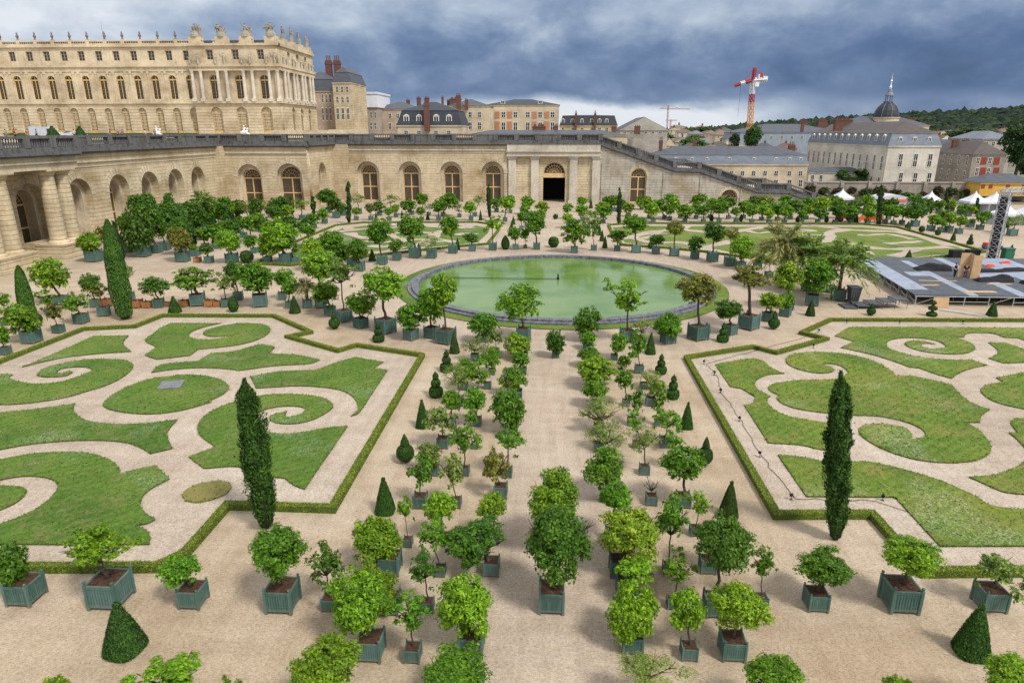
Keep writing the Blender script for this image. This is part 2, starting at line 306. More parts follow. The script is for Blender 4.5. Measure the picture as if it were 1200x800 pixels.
TREES=[
('frontL',-19.7,20.1,0,1.09,-0.33,1.55,0.8,1.0,'r',2),
('frontL',-16.4,20.19,0,1.32,-0.33,2.36,1.33,0.73,'o',1),
('frontL',-13.24,20.27,0,0.93,-0.31,1.45,0.82,0.59,'r',0),
('frontL',-9.81,20.32,0,1.16,-0.1,2.29,1.11,0.98,'r',0),
('frontL',-8.02,20.32,0,0.6,-0.03,1.84,0.71,0.89,'s',2),
('bottom',-14.48,14.77,0,0.72,-0.02,1.2,0.58,0.38,'r',1),
('bottom',-11.16,15.04,0,0.86,-0.03,1.63,1.06,0.59,'s',1),
('bottom',-6.52,15.32,0,0.86,0.05,1.94,1.16,0.73,'r',1),
('bottom',-2.62,15.92,0,0.88,-0.03,1.46,1.08,0.59,'r',0),
('bottom',3.18,16.35,0,0.74,-0.04,1.45,0.95,0.53,'k',3),
('bottom',6.85,16.1,0,0.81,-0.06,1.71,0.93,0.55,'r',0),
('bottom',10.48,16.03,0,0.71,-0.04,1.34,0.57,0.52,'r',1),
('bottom',13.79,16.4,0,0.81,-0.22,1.82,0.83,0.66,'r',1),
('bottom',-8.91,14.6,0,0.47,0.08,1.53,0.4,0.87,'s',1),
('A',-5.88,18.11,0,0.95,-0.23,2.0,1.15,1.13,'r',1),
('A',-5.74,20.33,0,0.8,-0.46,0.91,0.94,0.83,'r',1),
('A',-6.28,22.66,0,0.91,-0.53,1.19,1.12,1.23,'r',1),
('A',-5.94,24.38,0,0.45,-0.07,1.8,0.36,0.76,'s',1),
('A',-6.01,27.54,0,0.72,0.04,1.73,0.6,0.74,'s',0),
('A',-5.92,30.65,0,0.59,-0.19,1.15,0.7,0.65,'r',3),
('A',-5.93,33.81,0,0.73,-0.01,1.65,0.76,0.76,'s',3),
('A',-5.9,36.77,0,0.54,0.05,1.49,0.57,0.57,'r',0),
('A',-5.85,39.89,0,0.73,0.0,1.97,0.77,0.84,'k',3),
('A',-5.88,42.64,0,0.61,0.1,1.38,0.7,0.64,'r',0),
('A',-5.81,48.73,0,0.69,-0.02,1.13,0.86,0.63,'k',3),
('A',-5.49,53.59,0,0.75,-0.2,1.53,1.01,1.01,'r',0),
('B',-4.43,18.02,0,0.62,-0.01,1.86,0.67,0.75,'s',0),
('B',-4.36,20.44,0,0.51,-0.05,1.69,0.69,0.64,'s',2),
('B',-4.23,22.51,0,0.48,-0.29,1.78,0.65,0.8,'s',0),
('B',-4.37,24.7,0,0.52,-0.21,1.74,0.7,0.75,'r',1),
('B',-4.3,27.62,0,0.54,-0.19,1.73,0.56,0.78,'s',3),
('B',-4.29,30.72,0,0.54,0.02,1.8,0.77,0.8,'s',0),
('B',-4.12,33.78,0,0.45,-0.23,1.81,0.38,0.44,'s',0),
('B',-4.35,36.84,0,0.64,-0.06,1.56,0.67,0.67,'r',0),
('B',-4.26,42.91,0,0.56,-0.43,1.06,0.82,0.69,'s',0),
('B',-4.22,45.72,0,0.53,-0.04,1.29,0.69,0.61,'r',0),
('B',-4.3,50.43,0,0.58,-0.01,1.47,0.54,0.77,'s',3),
('C',-2.49,18.5,0,0.95,-0.11,1.75,1.13,1.26,'r',1),
('C',-2.19,22.76,0,0.74,-0.61,1.33,1.46,0.94,'o',2),
('C',-2.32,24.87,0,0.63,0.06,1.72,0.75,0.55,'r',1),
('C',-2.27,28.69,0,0.74,-0.25,1.58,0.62,0.99,'s',4),
('C',-2.08,30.7,0,0.58,0.07,2.04,0.79,0.61,'s',0),
('C',-2.09,36.06,0,0.57,-0.19,1.39,0.93,1.11,'r',0),
('C',-2.07,41.48,0,0.6,-0.3,1.27,0.77,0.74,'r',0),
('C',-1.93,46.22,0,0.54,-0.18,0.96,0.63,0.56,'r',0),
('C',-2.01,49.54,0,0.63,-0.49,1.01,1.0,0.77,'r',1),
('mid',0.23,20.87,0,1.07,0.25,2.82,1.41,1.61,'r',2),
('mid',0.36,24.33,0,1.01,-0.02,2.59,1.21,1.16,'r',1),
('mid',0.45,49.9,0,0.64,-0.04,1.16,0.74,0.89,'r',2),
('D',3.01,18.94,0,0.8,-0.05,1.25,1.03,1.25,'r',1),
('D',3.09,21.67,0,0.86,0.21,1.16,0.9,0.56,'o',1),
('D',2.93,23.03,0,0.87,0.49,1.79,1.42,1.03,'r',5),
('D',2.85,25.22,0,0.7,0.03,2.23,0.86,0.72,'r',0),
('D',2.81,28.61,0,0.58,-0.07,1.72,0.98,0.81,'r',0),
('D',2.83,33.95,0,0.59,0.39,0.85,0.95,0.77,'k',3),
('D',2.97,36.18,0,0.67,0.07,1.26,1.13,0.84,'k',3),
('D',3.1,39.95,0,0.62,-0.07,1.16,0.82,0.55,'r',0),
('D',2.8,43.65,0,0.62,0.27,1.15,1.24,0.82,'r',1),
('D',2.94,47.69,0,0.67,-0.01,1.0,0.87,0.53,'r',0),
('D',3.02,52.02,0,0.72,0.13,0.9,0.66,0.58,'r',0),
('D',3.26,54.15,0,0.82,-0.17,1.59,1.11,1.07,'r',2),
('E',4.88,18.67,0,0.6,-0.16,1.9,0.63,0.87,'r',1),
('E',4.75,21.14,0,0.45,0.18,1.55,0.63,0.47,'s',0),
('E',4.93,23.22,0,0.49,-0.02,2.27,0.75,1.15,'s',0),
('E',4.97,28.42,0,0.58,-0.03,1.19,0.32,0.48,'b',0),
('E',5.02,31.39,0,0.59,-0.06,1.91,0.66,0.72,'k',3),
('E',4.96,34.43,0,0.46,-0.06,1.56,0.38,0.44,'s',0),
('E',5.05,37.45,0,0.59,0.16,1.49,0.46,0.82,'s',0),
('E',5.0,40.43,0,0.52,-0.11,1.72,0.52,0.56,'r',0),
('E',5.21,46.59,0,0.42,0.23,0.86,0.47,0.44,'r',0),
('E',5.02,49.52,0,0.57,0.36,1.3,0.66,0.74,'r',0),
('F',6.36,18.85,0,0.89,0.08,2.01,1.03,0.84,'r',1),
('F',6.25,20.94,0,0.86,0.04,2.84,1.09,1.19,'r',2),
('F',6.54,23.43,0,0.71,0.09,1.73,0.77,0.63,'r',2),
('F',6.53,25.96,0,0.5,0.13,1.51,0.52,0.58,'s',1),
('F',6.47,28.36,0,0.73,-0.07,2.08,1.01,0.78,'r',0),
('F',6.62,31.92,0,0.38,-0.03,1.58,0.4,0.4,'s',0),
('F',6.59,34.64,0,0.68,0.09,1.57,0.67,0.61,'s',0),
('F',6.65,37.5,0,0.49,-0.02,1.61,0.44,0.82,'s',0),
('F',6.6,40.6,0,0.68,0.32,0.99,0.66,0.6,'s',3),
('F',6.52,43.51,0,0.56,0.37,0.78,0.71,0.57,'k',3),
('F',6.61,46.74,0,0.71,-0.17,2.08,0.63,1.11,'s',0),
('frontR',8.05,21.39,0,0.54,-0.1,1.87,0.49,0.66,'s',0),
('frontR',10.1,21.48,0,0.84,0.11,1.6,1.1,0.61,'r',2),
('frontR',13.24,21.73,0,1.22,0.11,2.22,1.17,0.65,'r',1),
('frontR',16.61,21.9,0,0.99,0.06,1.51,0.79,0.79,'s',3),
('arcL',-14.56,55.81,-0.65,1.56,-0.15,4.2,1.64,1.36,'r',1),
('arcL',-11.9,53.87,-0.52,1.1,-0.18,1.89,1.05,0.97,'r',0),
('arcL',-8.75,53.07,-0.4,1.48,-0.13,4.43,1.1,1.37,'r',1),
('arcL',-10.2,54.59,-0.48,1.18,-0.15,2.75,1.13,1.17,'r',0),
('arcL',-17.17,57.16,-0.76,1.17,-0.05,2.14,1.23,0.98,'r',0),
('arcL',-19.33,59.21,-0.87,1.36,-0.04,4.38,1.27,1.18,'s',3),
('arcL',-21.33,61.24,-0.97,1.09,-0.17,2.13,1.27,1.01,'r',0),
('arcL',-23.2,64.06,-1.1,1.14,0.03,4.22,1.8,1.38,'r',1),
('arcL',-24.52,63.89,-1.12,0.98,-0.06,1.94,0.94,0.76,'p',4),
('arcL',-26.37,63.7,-1.14,0.81,0.22,2.09,0.86,0.86,'r',0),
('arcL',-28.44,67.19,-1.27,0.94,0.22,2.19,0.95,0.99,'r',0),
('arcL',-29.54,64.23,-1.19,1.55,-0.13,3.07,1.64,1.45,'r',0),
('arcL',-33.03,66.77,-1.3,1.02,-0.08,2.76,1.03,1.27,'r',2),
('arcL',-32.98,63.87,-1.22,0.98,0.03,2.35,1.04,0.94,'s',3),
('arcL',-36.04,64.15,-1.25,1.48,-0.29,2.65,1.86,1.25,'o',0),
('arcL',-39.64,63.2,-1.26,1.06,-0.24,2.14,1.12,0.84,'r',2),
('arcL',-44.61,66.22,-1.35,0.94,0.1,2.83,0.86,1.0,'k',3),
('arcL',-43.12,59.77,-1.21,1.09,-0.21,2.25,0.82,0.64,'s',4),
('arcL',-46.1,62.94,-1.29,0.98,-0.21,2.26,0.95,1.04,'r',2),
('west',-50.23,63.65,0,1.16,-0.82,2.95,1.66,1.47,'r',1),
('west',-48.18,59.54,0,0.94,-0.33,1.6,0.74,0.69,'s',0),
('west',-43.43,53.97,0,0.86,-0.2,1.74,0.68,0.84,'s',4),
('west',-43.52,57.09,0,1.12,-0.26,1.95,1.02,0.85,'s',0),
('west',-43.66,51.11,0,1.29,-0.52,2.17,1.28,1.12,'r',1),
('west',-43.45,47.97,0,0.77,-0.08,1.65,0.61,0.76,'r',0),
('west',-50.02,56.16,0,0.89,0.07,2.22,0.59,0.71,'s',0),
('backL',-24.42,82.54,0,1.34,-0.23,2.67,1.41,1.41,'r',2),
('backL',-26.23,85.3,0,1.27,-1.1,1.73,1.12,1.23,'r',2),
('backL',-22.63,87.04,0,1.4,-0.39,4.19,1.59,1.71,'r',0),
('backL',-21.34,90.09,0,1.23,-0.16,2.01,1.0,0.88,'r',0),
('backL',-19.26,92.4,0,1.7,-0.3,4.09,1.91,1.67,'r',0),
('backL',-16.82,92.08,0,1.47,-0.06,2.15,1.49,1.06,'k',3),
('backL',-14.42,96.21,0,1.42,-0.31,3.85,1.3,1.43,'r',0),
('backL',-11.79,98.11,0,1.15,-0.17,1.93,1.07,0.75,'r',2),
('backL',-8.83,99.12,0,1.33,-0.03,3.87,1.34,1.27,'s',1),
('backL',-5.44,99.89,0,0.97,-0.16,2.48,1.03,0.96,'r',0),
('backL',-4.04,101.32,0,0.62,-0.02,2.03,0.65,0.92,'r',0),
('backL',-2.28,100.17,0,1.16,-0.2,3.78,1.6,1.6,'r',0),
('clusterL',-35.72,86.97,0,1.63,-0.89,3.63,2.4,2.28,'r',1),
('clusterL',-38.37,87.14,0,1.09,-0.13,1.98,1.04,1.04,'r',0),
('clusterL',-43.3,87.07,0,1.53,-0.12,2.92,1.61,1.37,'r',1),
('clusterL',-34.58,87.3,0,0.98,-0.02,1.76,0.8,0.92,'s',2),
('clusterL',-30.31,81.98,0,1.23,-0.16,3.04,1.35,1.07,'r',1),
('clusterL',-28.44,85.51,0,1.38,-0.38,3.08,1.63,1.33,'r',0),
('clusterL',-43.48,94.66,0,0.95,-0.4,1.66,1.12,0.86,'r',0),
('clusterL',-57.87,90.68,0,1.6,-0.3,3.36,2.17,3.04,'d',2),
('clusterL',-57.91,94.04,0,1.42,-1.41,5.7,2.12,2.76,'d',2),
('clusterL',-57.83,96.19,0,1.33,-0.34,3.19,1.27,1.54,'r',2),
('clusterL',-59.04,100.76,0,1.26,0.26,4.01,2.53,1.56,'r',2),
('clusterL',-59.32,105.88,0,1.32,-0.05,4.05,2.51,1.64,'r',2),
('clusterL',-62.57,117.48,0,1.31,0.33,4.77,2.07,1.52,'p',2),
('clusterL',-50.29,87.32,0,1.65,-0.18,2.99,1.56,1.38,'r',4),
('clusterL',-50.81,91.55,0,1.15,-0.11,1.11,0.55,0.48,'r',1),
('clusterL',-46.29,86.66,0,1.09,-0.21,1.81,0.98,0.68,'r',2),
('clusterL',-52.54,97.83,0,0.98,-0.23,2.11,1.16,1.03,'r',1),
('clusterL',-53.06,105.22,0,1.05,-0.1,2.32,1.11,0.96,'r',0),
('clusterL',-51.64,108.95,0,1.08,0.03,2.33,1.14,1.07,'r',0),
('clusterL',-57.91,124.58,0,1.23,0.09,3.13,1.78,1.45,'k',3),
('clusterL',-60.12,117.54,0,1.17,0.11,2.97,1.54,1.38,'r',0),
('clusterL',-61.47,124.37,0,1.23,0.08,2.97,1.3,1.3,'r',1),
('clusterL',-52.0,115.89,0,1.15,0.0,2.32,1.13,1.06,'r',0),
('clusterL',-51.03,120.32,0,1.19,0.04,2.71,1.56,1.4,'r',2),
('clusterL',-62.47,86.7,0,1.87,-0.46,2.62,1.56,1.32,'r',1),
('clusterL',-63.98,102.05,0,1.15,0.44,4.74,1.62,2.72,'d',2),
('clusterL',-58.04,115.52,0,1.15,0.22,3.81,1.36,2.28,'d',2),
('clusterL',-54.15,120.13,0,1.19,0.12,3.33,1.25,2.05,'d',2),
('clusterL',-52.24,127.39,0,1.25,0.08,3.18,1.32,1.99,'d',2),
('clusterL',-74.97,126.11,0,1.41,0.24,4.15,1.98,2.15,'d',2),
('clusterL',-63.66,98.87,0,1.25,-1.13,3.55,1.7,1.57,'r',2),
('clusterL',-52.94,92.04,0,1.04,0.04,3.81,1.47,1.34,'r',2),
('clusterL',-57.65,105.91,0,1.19,0.0,3.24,1.67,1.38,'r',2),
('clusterL',-50.87,98.0,0,1.1,-0.08,2.49,1.29,1.16,'r',0),
('clusterL',-48.61,99.63,0,1.0,0.25,2.8,1.18,1.11,'r',2),
('clusterL',-48.54,104.62,0,1.04,0.25,2.93,1.37,1.23,'r',0),
('clusterL',-46.35,104.75,0,1.04,0.21,2.65,1.23,1.16,'r',2),
('clusterL',-42.1,98.52,0,1.1,0.2,2.75,1.29,1.16,'r',0),
('clusterL',-66.08,126.64,0,1.41,0.22,3.01,1.82,1.48,'r',2),
('clusterL',-60.8,126.88,0,1.25,0.05,2.86,1.65,1.31,'r',2),
('clusterL',-58.88,132.22,0,1.3,0.19,2.63,1.71,1.36,'k',3),
('clusterL',-56.72,135.12,0,1.33,0.0,2.68,1.57,1.31,'r',2),
('clusterL',-41.97,105.08,0,1.17,0.06,2.92,1.37,1.23,'r',2),
('clusterL',-37.49,100.36,0,1.12,0.16,2.53,1.05,0.98,'r',0),
('clusterL',-64.26,117.37,0,1.31,-0.15,3.56,2.0,1.53,'r',2),
('clusterL',-69.32,117.15,0,1.46,0.29,3.56,2.0,1.68,'r',2),
('clusterL',-62.8,90.15,0,1.14,-0.07,3.04,1.08,1.21,'r',4),
('clusterL',-62.21,94.31,0,1.07,0.05,3.67,1.0,1.13,'r',2),
('wallL',-48.8,144.58,0,1.41,0.06,3.58,2.04,1.48,'r',2),
('wallL',-44.34,135.95,0,1.49,-0.39,2.67,1.4,1.22,'r',2),
('wallL',-41.87,143.43,0,1.4,0.0,3.0,1.65,1.19,'k',3),
('wallL',-36.29,132.73,0,0.97,0.02,2.38,0.85,0.85,'r',4),
('wallL',-36.52,140.51,0,1.03,-0.03,1.89,1.08,0.99,'r',2),
('wallL',-39.18,132.51,0,0.9,-0.02,1.72,0.77,0.68,'r',0),
('wallL',-43.88,127.19,0,1.09,-0.12,1.8,1.07,0.9,'r',0),
('wallL',-43.76,120.67,0,1.04,-0.13,1.64,1.41,0.93,'r',2),
('wallL',-43.9,114.82,0,1.13,-0.07,1.62,1.27,0.89,'s',2),
('wallL',-50.92,127.39,0,1.1,-0.3,2.54,1.07,0.99,'r',1),
('wallL',-50.32,132.65,0,1.14,0.06,2.98,1.71,1.19,'k',3),
('wallL',-43.89,140.16,0,1.2,-0.66,1.17,1.08,1.08,'r',2),
('wallL',-35.27,145.3,0,1.23,0.01,2.86,1.49,1.01,'k',2),
('wallL',-32.45,132.25,0,0.9,-0.12,1.79,0.76,0.68,'r',0),
('wallL',-32.34,137.78,0,0.9,-0.12,1.86,0.79,0.79,'r',1),
('wallL',-30.0,142.41,0,1.04,-0.94,1.91,1.55,1.18,'r',2),
('wallL',-28.22,145.63,0,1.06,0.01,2.87,1.21,1.11,'r',0),
('wallL',-26.01,132.64,0,0.9,-0.12,1.89,0.93,0.76,'r',0),
('wallL',-22.62,132.88,0,0.97,0.07,2.79,1.36,1.19,'r',0),
('wallL',-22.81,139.84,0,1.02,1.26,3.11,1.96,1.23,'r',0),
('wallL',-26.1,141.06,0,0.9,0.16,1.73,0.9,0.81,'k',2),
('wallL',-19.23,138.56,0,0.9,-0.02,1.86,0.97,0.88,'k',2),
('wallL',-16.18,133.27,0,0.97,-0.12,2.62,1.19,1.1,'r',1),
('wallL',-16.23,140.24,0,1.02,0.89,3.28,1.25,0.98,'k',2),
('wallL',-12.3,148.19,0,1.07,-0.34,1.97,1.13,0.94,'r',0),
('wallL',-9.31,132.35,0,0.96,0.21,3.43,1.43,1.26,'r',1),
('avenue',-9.13,146.69,0,0.9,-0.12,2.69,1.21,1.02,'r',0),
('avenue',-5.31,143.81,0,0.9,-0.11,2.73,1.46,1.18,'r',0),
('avenue',-5.27,133.88,0,0.9,-0.2,2.29,1.1,0.93,'r',0),
('avenue',-2.35,141.01,0,0.9,0.14,2.06,1.25,1.07,'r',1),
('avenue',-2.4,126.54,0,0.92,-0.04,2.01,1.2,1.04,'r',0),
('avenue',-5.51,120.67,0,0.9,-0.03,2.23,0.92,0.92,'r',0),
('avenue',6.5,149.23,0,0.9,-0.05,2.35,1.13,0.94,'r',0),
('avenue',3.26,137.09,0,0.9,-0.22,2.17,1.04,0.95,'r',0),
('avenue',6.03,133.27,0,0.96,-0.22,2.27,1.35,1.09,'r',0),
('avenue',2.97,123.39,0,0.9,-0.19,1.8,1.02,0.86,'r',1),
('avenue',6.56,123.61,0,0.9,-0.36,2.11,1.25,1.09,'k',3),
('avenue',3.31,97.55,0,1.12,0.05,3.02,1.75,1.62,'r',0),
('avenue',6.29,99.84,0,0.97,-0.35,3.66,1.08,1.73,'s',3),
('backR',9.76,99.67,0,0.96,-0.13,2.27,1.14,0.81,'r',0),
('backR',12.39,98.25,0,1.42,-0.44,4.11,1.75,1.29,'r',0),
('backR',15.15,97.58,0,1.18,-0.03,1.89,1.05,0.73,'r',2),
('backR',17.51,95.76,0,1.38,-0.17,4.0,1.33,1.02,'r',4),
('backR',20.01,93.82,0,1.19,-0.04,2.04,1.07,1.01,'r',2),
('backR',22.0,91.9,0,1.54,-0.06,3.99,1.51,1.27,'r',2),
('backR',23.56,88.92,0,1.39,-0.11,4.1,1.07,1.01,'s',4),
('backR',24.4,86.57,0,1.25,-0.04,2.64,1.48,1.48,'r',1),
('backR',27.01,88.09,0,1.06,0.03,1.25,0.95,0.71,'r',2),
('arcR',9.93,54.25,0.38,1.15,-0.15,1.53,1.18,0.98,'r',0),
('arcR',12.66,55.44,0.51,1.51,-0.34,4.36,1.37,1.05,'r',4),
('arcR',15.77,57.09,0.65,1.06,-0.22,2.12,1.15,0.74,'r',2),
('arcR',17.89,58.96,0.77,1.59,-0.42,4.7,1.64,0.92,'o',4),
('arcR',20.42,61.61,0.92,1.06,0.24,1.83,1.15,0.72,'r',1),
('arcR',22.6,63.55,1.03,1.09,0.08,1.54,0.82,0.64,'r',0),
('arcR',23.79,66.19,1.15,1.13,-0.38,3.36,1.44,1.4,'r',5),
('arcR',26.73,68.04,1.26,1.4,0.14,2.89,1.56,1.47,'r',0),
('arcR',30.29,70.41,1.37,1.44,0.17,3.88,2.59,1.43,'p',0),
('arcR',30.94,73.87,1.49,0.98,-0.44,1.99,0.94,0.74,'r',2),
('arcR',26.33,76.21,1.56,1.2,-0.54,4.65,2.71,1.49,'p',4),
('arcR',28.62,74.65,1.51,1.17,-0.48,3.9,2.47,1.36,'p',0),
('arcR',26.49,81.6,1.77,0.89,0.02,2.01,0.78,0.72,'s',4),
('arcF',-2.28,54.51,-0.15,1.24,-0.34,3.22,1.45,1.21,'r',1),
('arcF',6.56,54.56,0.25,1.23,-0.12,3.75,1.29,1.14,'s',1),
('arcF',7.48,53.72,0.28,0.88,0.12,1.42,0.71,0.71,'k',3),
('rowF',10.26,138.92,0,0.93,-0.22,2.19,1.05,0.86,'r',1),
('rowF',9.88,130.92,0,0.9,0.1,2.23,1.07,0.88,'r',0),
('rowF',13.76,151.36,0,1.01,-0.24,2.18,1.04,0.85,'r',0),
('rowF',19.87,133.44,0,0.9,-0.25,2.34,1.17,0.96,'r',1),
('rowF',23.48,136.28,0,0.91,0.1,2.05,0.85,0.7,'r',0),
('rowF',26.05,133.81,0,0.9,-0.08,2.18,1.17,0.96,'r',0),
('rowF',29.4,132.72,0,0.9,-0.05,2.32,0.99,0.81,'r',2),
('rowF',32.43,132.91,0,0.9,-0.15,2.81,1.16,0.95,'r',0),
('rowF',35.74,133.1,0,0.9,-0.09,2.16,0.75,0.61,'r',0),
('rowF',38.66,132.66,0,0.9,0.01,2.39,0.99,0.81,'r',1),
('rowF',41.76,132.22,0,0.9,-0.09,1.81,0.74,0.6,'r',1),
('rowF',44.76,132.39,0,0.9,0.04,2.3,0.99,0.81,'r',0),
('rowF',48.04,132.59,0,0.9,-0.04,1.65,0.74,0.6,'r',0),
('rowF',51.39,133.41,0,0.9,0.22,2.07,1.07,0.88,'r',2),
('rowF',54.52,132.97,0,0.9,0.27,2.22,1.07,0.87,'r',2),
('rowF',57.82,133.81,0,0.9,-0.28,2.14,1.07,0.88,'r',0),
('rowF',60.79,133.35,0,0.9,-0.03,1.81,0.9,0.74,'r',0),
('rowF',64.11,133.56,0,0.9,0.31,2.38,0.99,0.81,'r',0),
('rowF',65.16,132.38,0,0.9,-0.03,2.44,0.98,0.8,'r',0),
('rowF',67.09,133.11,0,0.9,0.04,2.45,1.14,0.93,'r',0),
('rowM',15.98,142.12,0,0.91,-0.22,1.88,0.89,0.71,'r',1),
('rowM',19.76,138.78,0,0.9,-0.8,2.94,1.13,0.9,'r',1),
('rowM',22.78,138.26,0,0.9,-1.29,2.5,1.21,0.97,'r',0),
('rowM',26.1,139.16,0,0.9,-1.42,2.94,1.13,0.9,'r',1),
('rowM',29.17,138.64,0,0.9,0.1,2.0,0.95,0.76,'r',0),
('rowM',32.42,140.23,0,0.9,0.36,2.88,1.14,0.9,'r',1),
('rowM',35.73,139.04,0,0.9,-0.33,2.93,1.3,1.03,'r',2),
('rowM',38.98,139.92,0,0.9,-0.06,2.26,1.13,0.9,'r',0),
('rowM',41.67,136.69,0,0.9,0.05,2.29,1.19,0.95,'r',1),
('rowM',44.84,136.88,0,0.9,-0.07,2.29,1.27,1.01,'r',0),
('rowM',48.06,139.09,0,0.9,0.89,2.67,1.21,0.96,'r',2),
('rowM',51.21,139.28,0,0.9,0.26,1.9,0.95,0.75,'r',1),
('rowM',54.65,139.48,0,0.9,-0.39,2.92,1.29,1.03,'r',1),
('rowM',58.76,141.81,0,0.9,-0.34,2.53,1.31,1.04,'r',0),
('rowM',61.3,140.57,0,0.9,-0.18,2.51,1.12,0.9,'r',2),
('rowM',64.58,140.78,0,0.9,-0.1,2.0,1.21,0.97,'r',1),
('rowM',67.88,140.28,0,0.9,0.08,2.92,1.12,0.89,'r',2),
('rowB',12.76,152.92,0,0.91,-0.43,2.02,0.96,0.72,'r',0),
('rowB',15.79,154.81,0,0.92,-0.21,1.47,0.87,0.65,'r',2),
('rowB',20.24,155.07,0,0.92,0.15,1.86,1.16,0.87,'r',0),
('rowB',26.25,152.04,0,0.9,-0.11,2.75,1.14,0.85,'r',0),
('rowB',32.02,149.16,0,0.9,-0.13,2.69,1.3,0.97,'r',0),
('rowB',37.02,149.45,0,0.9,0.08,2.33,1.11,0.83,'r',3),
('rowB',44.06,149.88,0,0.9,-0.13,2.51,1.11,0.83,'r',2),
('rowB',46.66,150.03,0,0.9,-0.3,2.33,1.39,1.04,'r',3),
('rowB',50.55,150.26,0,0.9,-0.19,2.87,0.93,0.69,'r',0),
('rowB',56.11,150.6,0,0.9,-0.29,2.14,1.21,0.9,'r',0),
('rowB',61.84,154.19,0,0.9,0.64,2.01,1.23,0.92,'r',0),
('rowB',67.23,151.26,0,0.9,0.87,2.7,1.21,0.9,'r',0),
('east',67.84,129.82,0,1.36,0.06,2.59,1.51,1.35,'r',2),
('east',67.77,124.13,0,1.16,0.47,1.97,0.99,0.83,'r',1),
('east',68.64,122.52,0,1.0,0.07,1.5,0.68,0.6,'r',0),
('east',70.36,123.26,0,1.22,-0.01,2.32,1.06,0.9,'r',1),
('east',70.61,120.65,0,1.12,0.18,2.2,0.93,0.81,'r',1),
('east',77.43,129.15,0,1.2,0.19,1.09,0.59,0.47,'r',2),
('east',77.17,125.74,0,1.09,0.3,2.37,1.15,1.0,'r',0),
('east',86.98,146.47,0,1.1,0.54,1.52,0.89,0.71,'r',1),
('east',87.11,149.47,0,1.12,0.29,1.1,1.18,0.91,'r',0),
('east',84.19,152.37,0,1.06,-0.05,1.86,1.21,0.92,'r',0),
('east',78.17,140.26,0,0.98,0.08,1.04,1.11,0.85,'r',0),
('east',78.49,122.15,0,1.13,0.39,1.92,1.04,0.97,'r',2),
('east',78.37,118.78,0,1.38,0.29,2.64,1.3,1.16,'k',3),
('east',78.07,152.09,0,1.23,-0.09,2.4,2.04,1.38,'r',2),
('east',79.3,149.05,0,1.21,-0.08,2.26,1.64,1.18,'r',2),
('east',88.72,155.89,0,1.08,0.0,1.62,1.04,0.85,'r',1),
]
TOPIARY=[('cone',-14.38,17.83,1.35,1.93),('cone',14.53,19.4,1.14,1.97),('cone',-7.57,26.96,0.99,1.79),('cone',8.4,27.59,0.9,1.78),('ballcone',-7.66,31.9,0.96,1.63),('ballcone',8.36,32.53,0.81,1.64),('cone',-7.58,36.37,0.87,1.77),('cone',8.28,37.18,0.81,1.66),('tier',-7.58,41.23,0.97,1.83),('tier',8.23,41.85,0.91,1.7),('tier',-7.64,46.18,1.01,1.68),('tier',8.17,46.62,0.87,1.55),('cone',-7.66,50.49,0.89,1.77),('cone',8.04,51.21,0.88,1.76),('tier',-14.5,53.05,1.01,1.7),('tier',14.6,54.79,1.01,1.7),('cone',-25.04,61.81,1.08,1.71),('egg',-31.25,61.89,1.01,1.64),('ballcone',-19.42,56.55,0.99,1.65),('cone',-36.93,61.32,1.25,1.61),('ball',-47.49,56.56,1.1,0.95),('ballcone',20.1,58.92,0.99,1.65),('cone',25.08,63.8,0.9,1.62),('ballcone',30.98,64.27,0.82,1.2),('disc',36.73,64.37,0.98,1.52),('cone',42.53,64.72,0.98,1.43),('cone',-24.59,89.35,1.05,1.6),('cone',-19.4,95.9,0.75,1.47),('cone',-14.14,99.16,0.77,1.78),('egg',-6.98,99.79,1.28,2.13),('ball',-41.24,87.12,1.84,1.63),('ball',0.27,102.29,1.62,1.6),('ball',0.67,136.89,1.04,1.0),('cone',8.11,102.06,0.85,1.8),('cone',8.11,108.66,0.83,1.77),('cone',8.12,115.15,0.8,1.73),('cone',8.21,122.43,0.78,1.68),('cone',-7.13,113.26,0.8,1.72),('cone',-7.27,120.41,0.77,1.67),('cone',-7.4,127.9,0.81,1.6),('egg',15.02,101.72,0.9,1.13),('cone',-35.35,133.21,0.69,1.52),('cone',-30.73,136.25,0.7,1.55),('cone',-25.0,133.9,0.86,1.52),('cone',-14.32,133.84,0.77,2.03),('egg',31.38,134.63,0.84,1.49),('egg',37.17,134.94,0.76,1.49),('egg',47.88,134.32,0.83,1.31),('egg',53.53,134.66,0.83,1.31),('cone',59.36,135.01,0.83,1.81),('cone',13.42,156.24,0.78,2.14),('cone',8.87,156.93,0.98,2.14),('cone',64.97,126.52,1.09,1.36),('ball',65.19,122.17,0.98,1.09),('ball',66.1,118.68,0.95,0.99),('cone',65.26,112.53,0.83,1.5),('cone',50.12,95.98,0.84,1.16),('cone',43.96,96.29,0.84,1.17),('tier',65.74,108.76,0.94,1.71),('cone',66.22,99.71,0.98,1.44),('cone',14.72,134.95,0.85,1.84)]
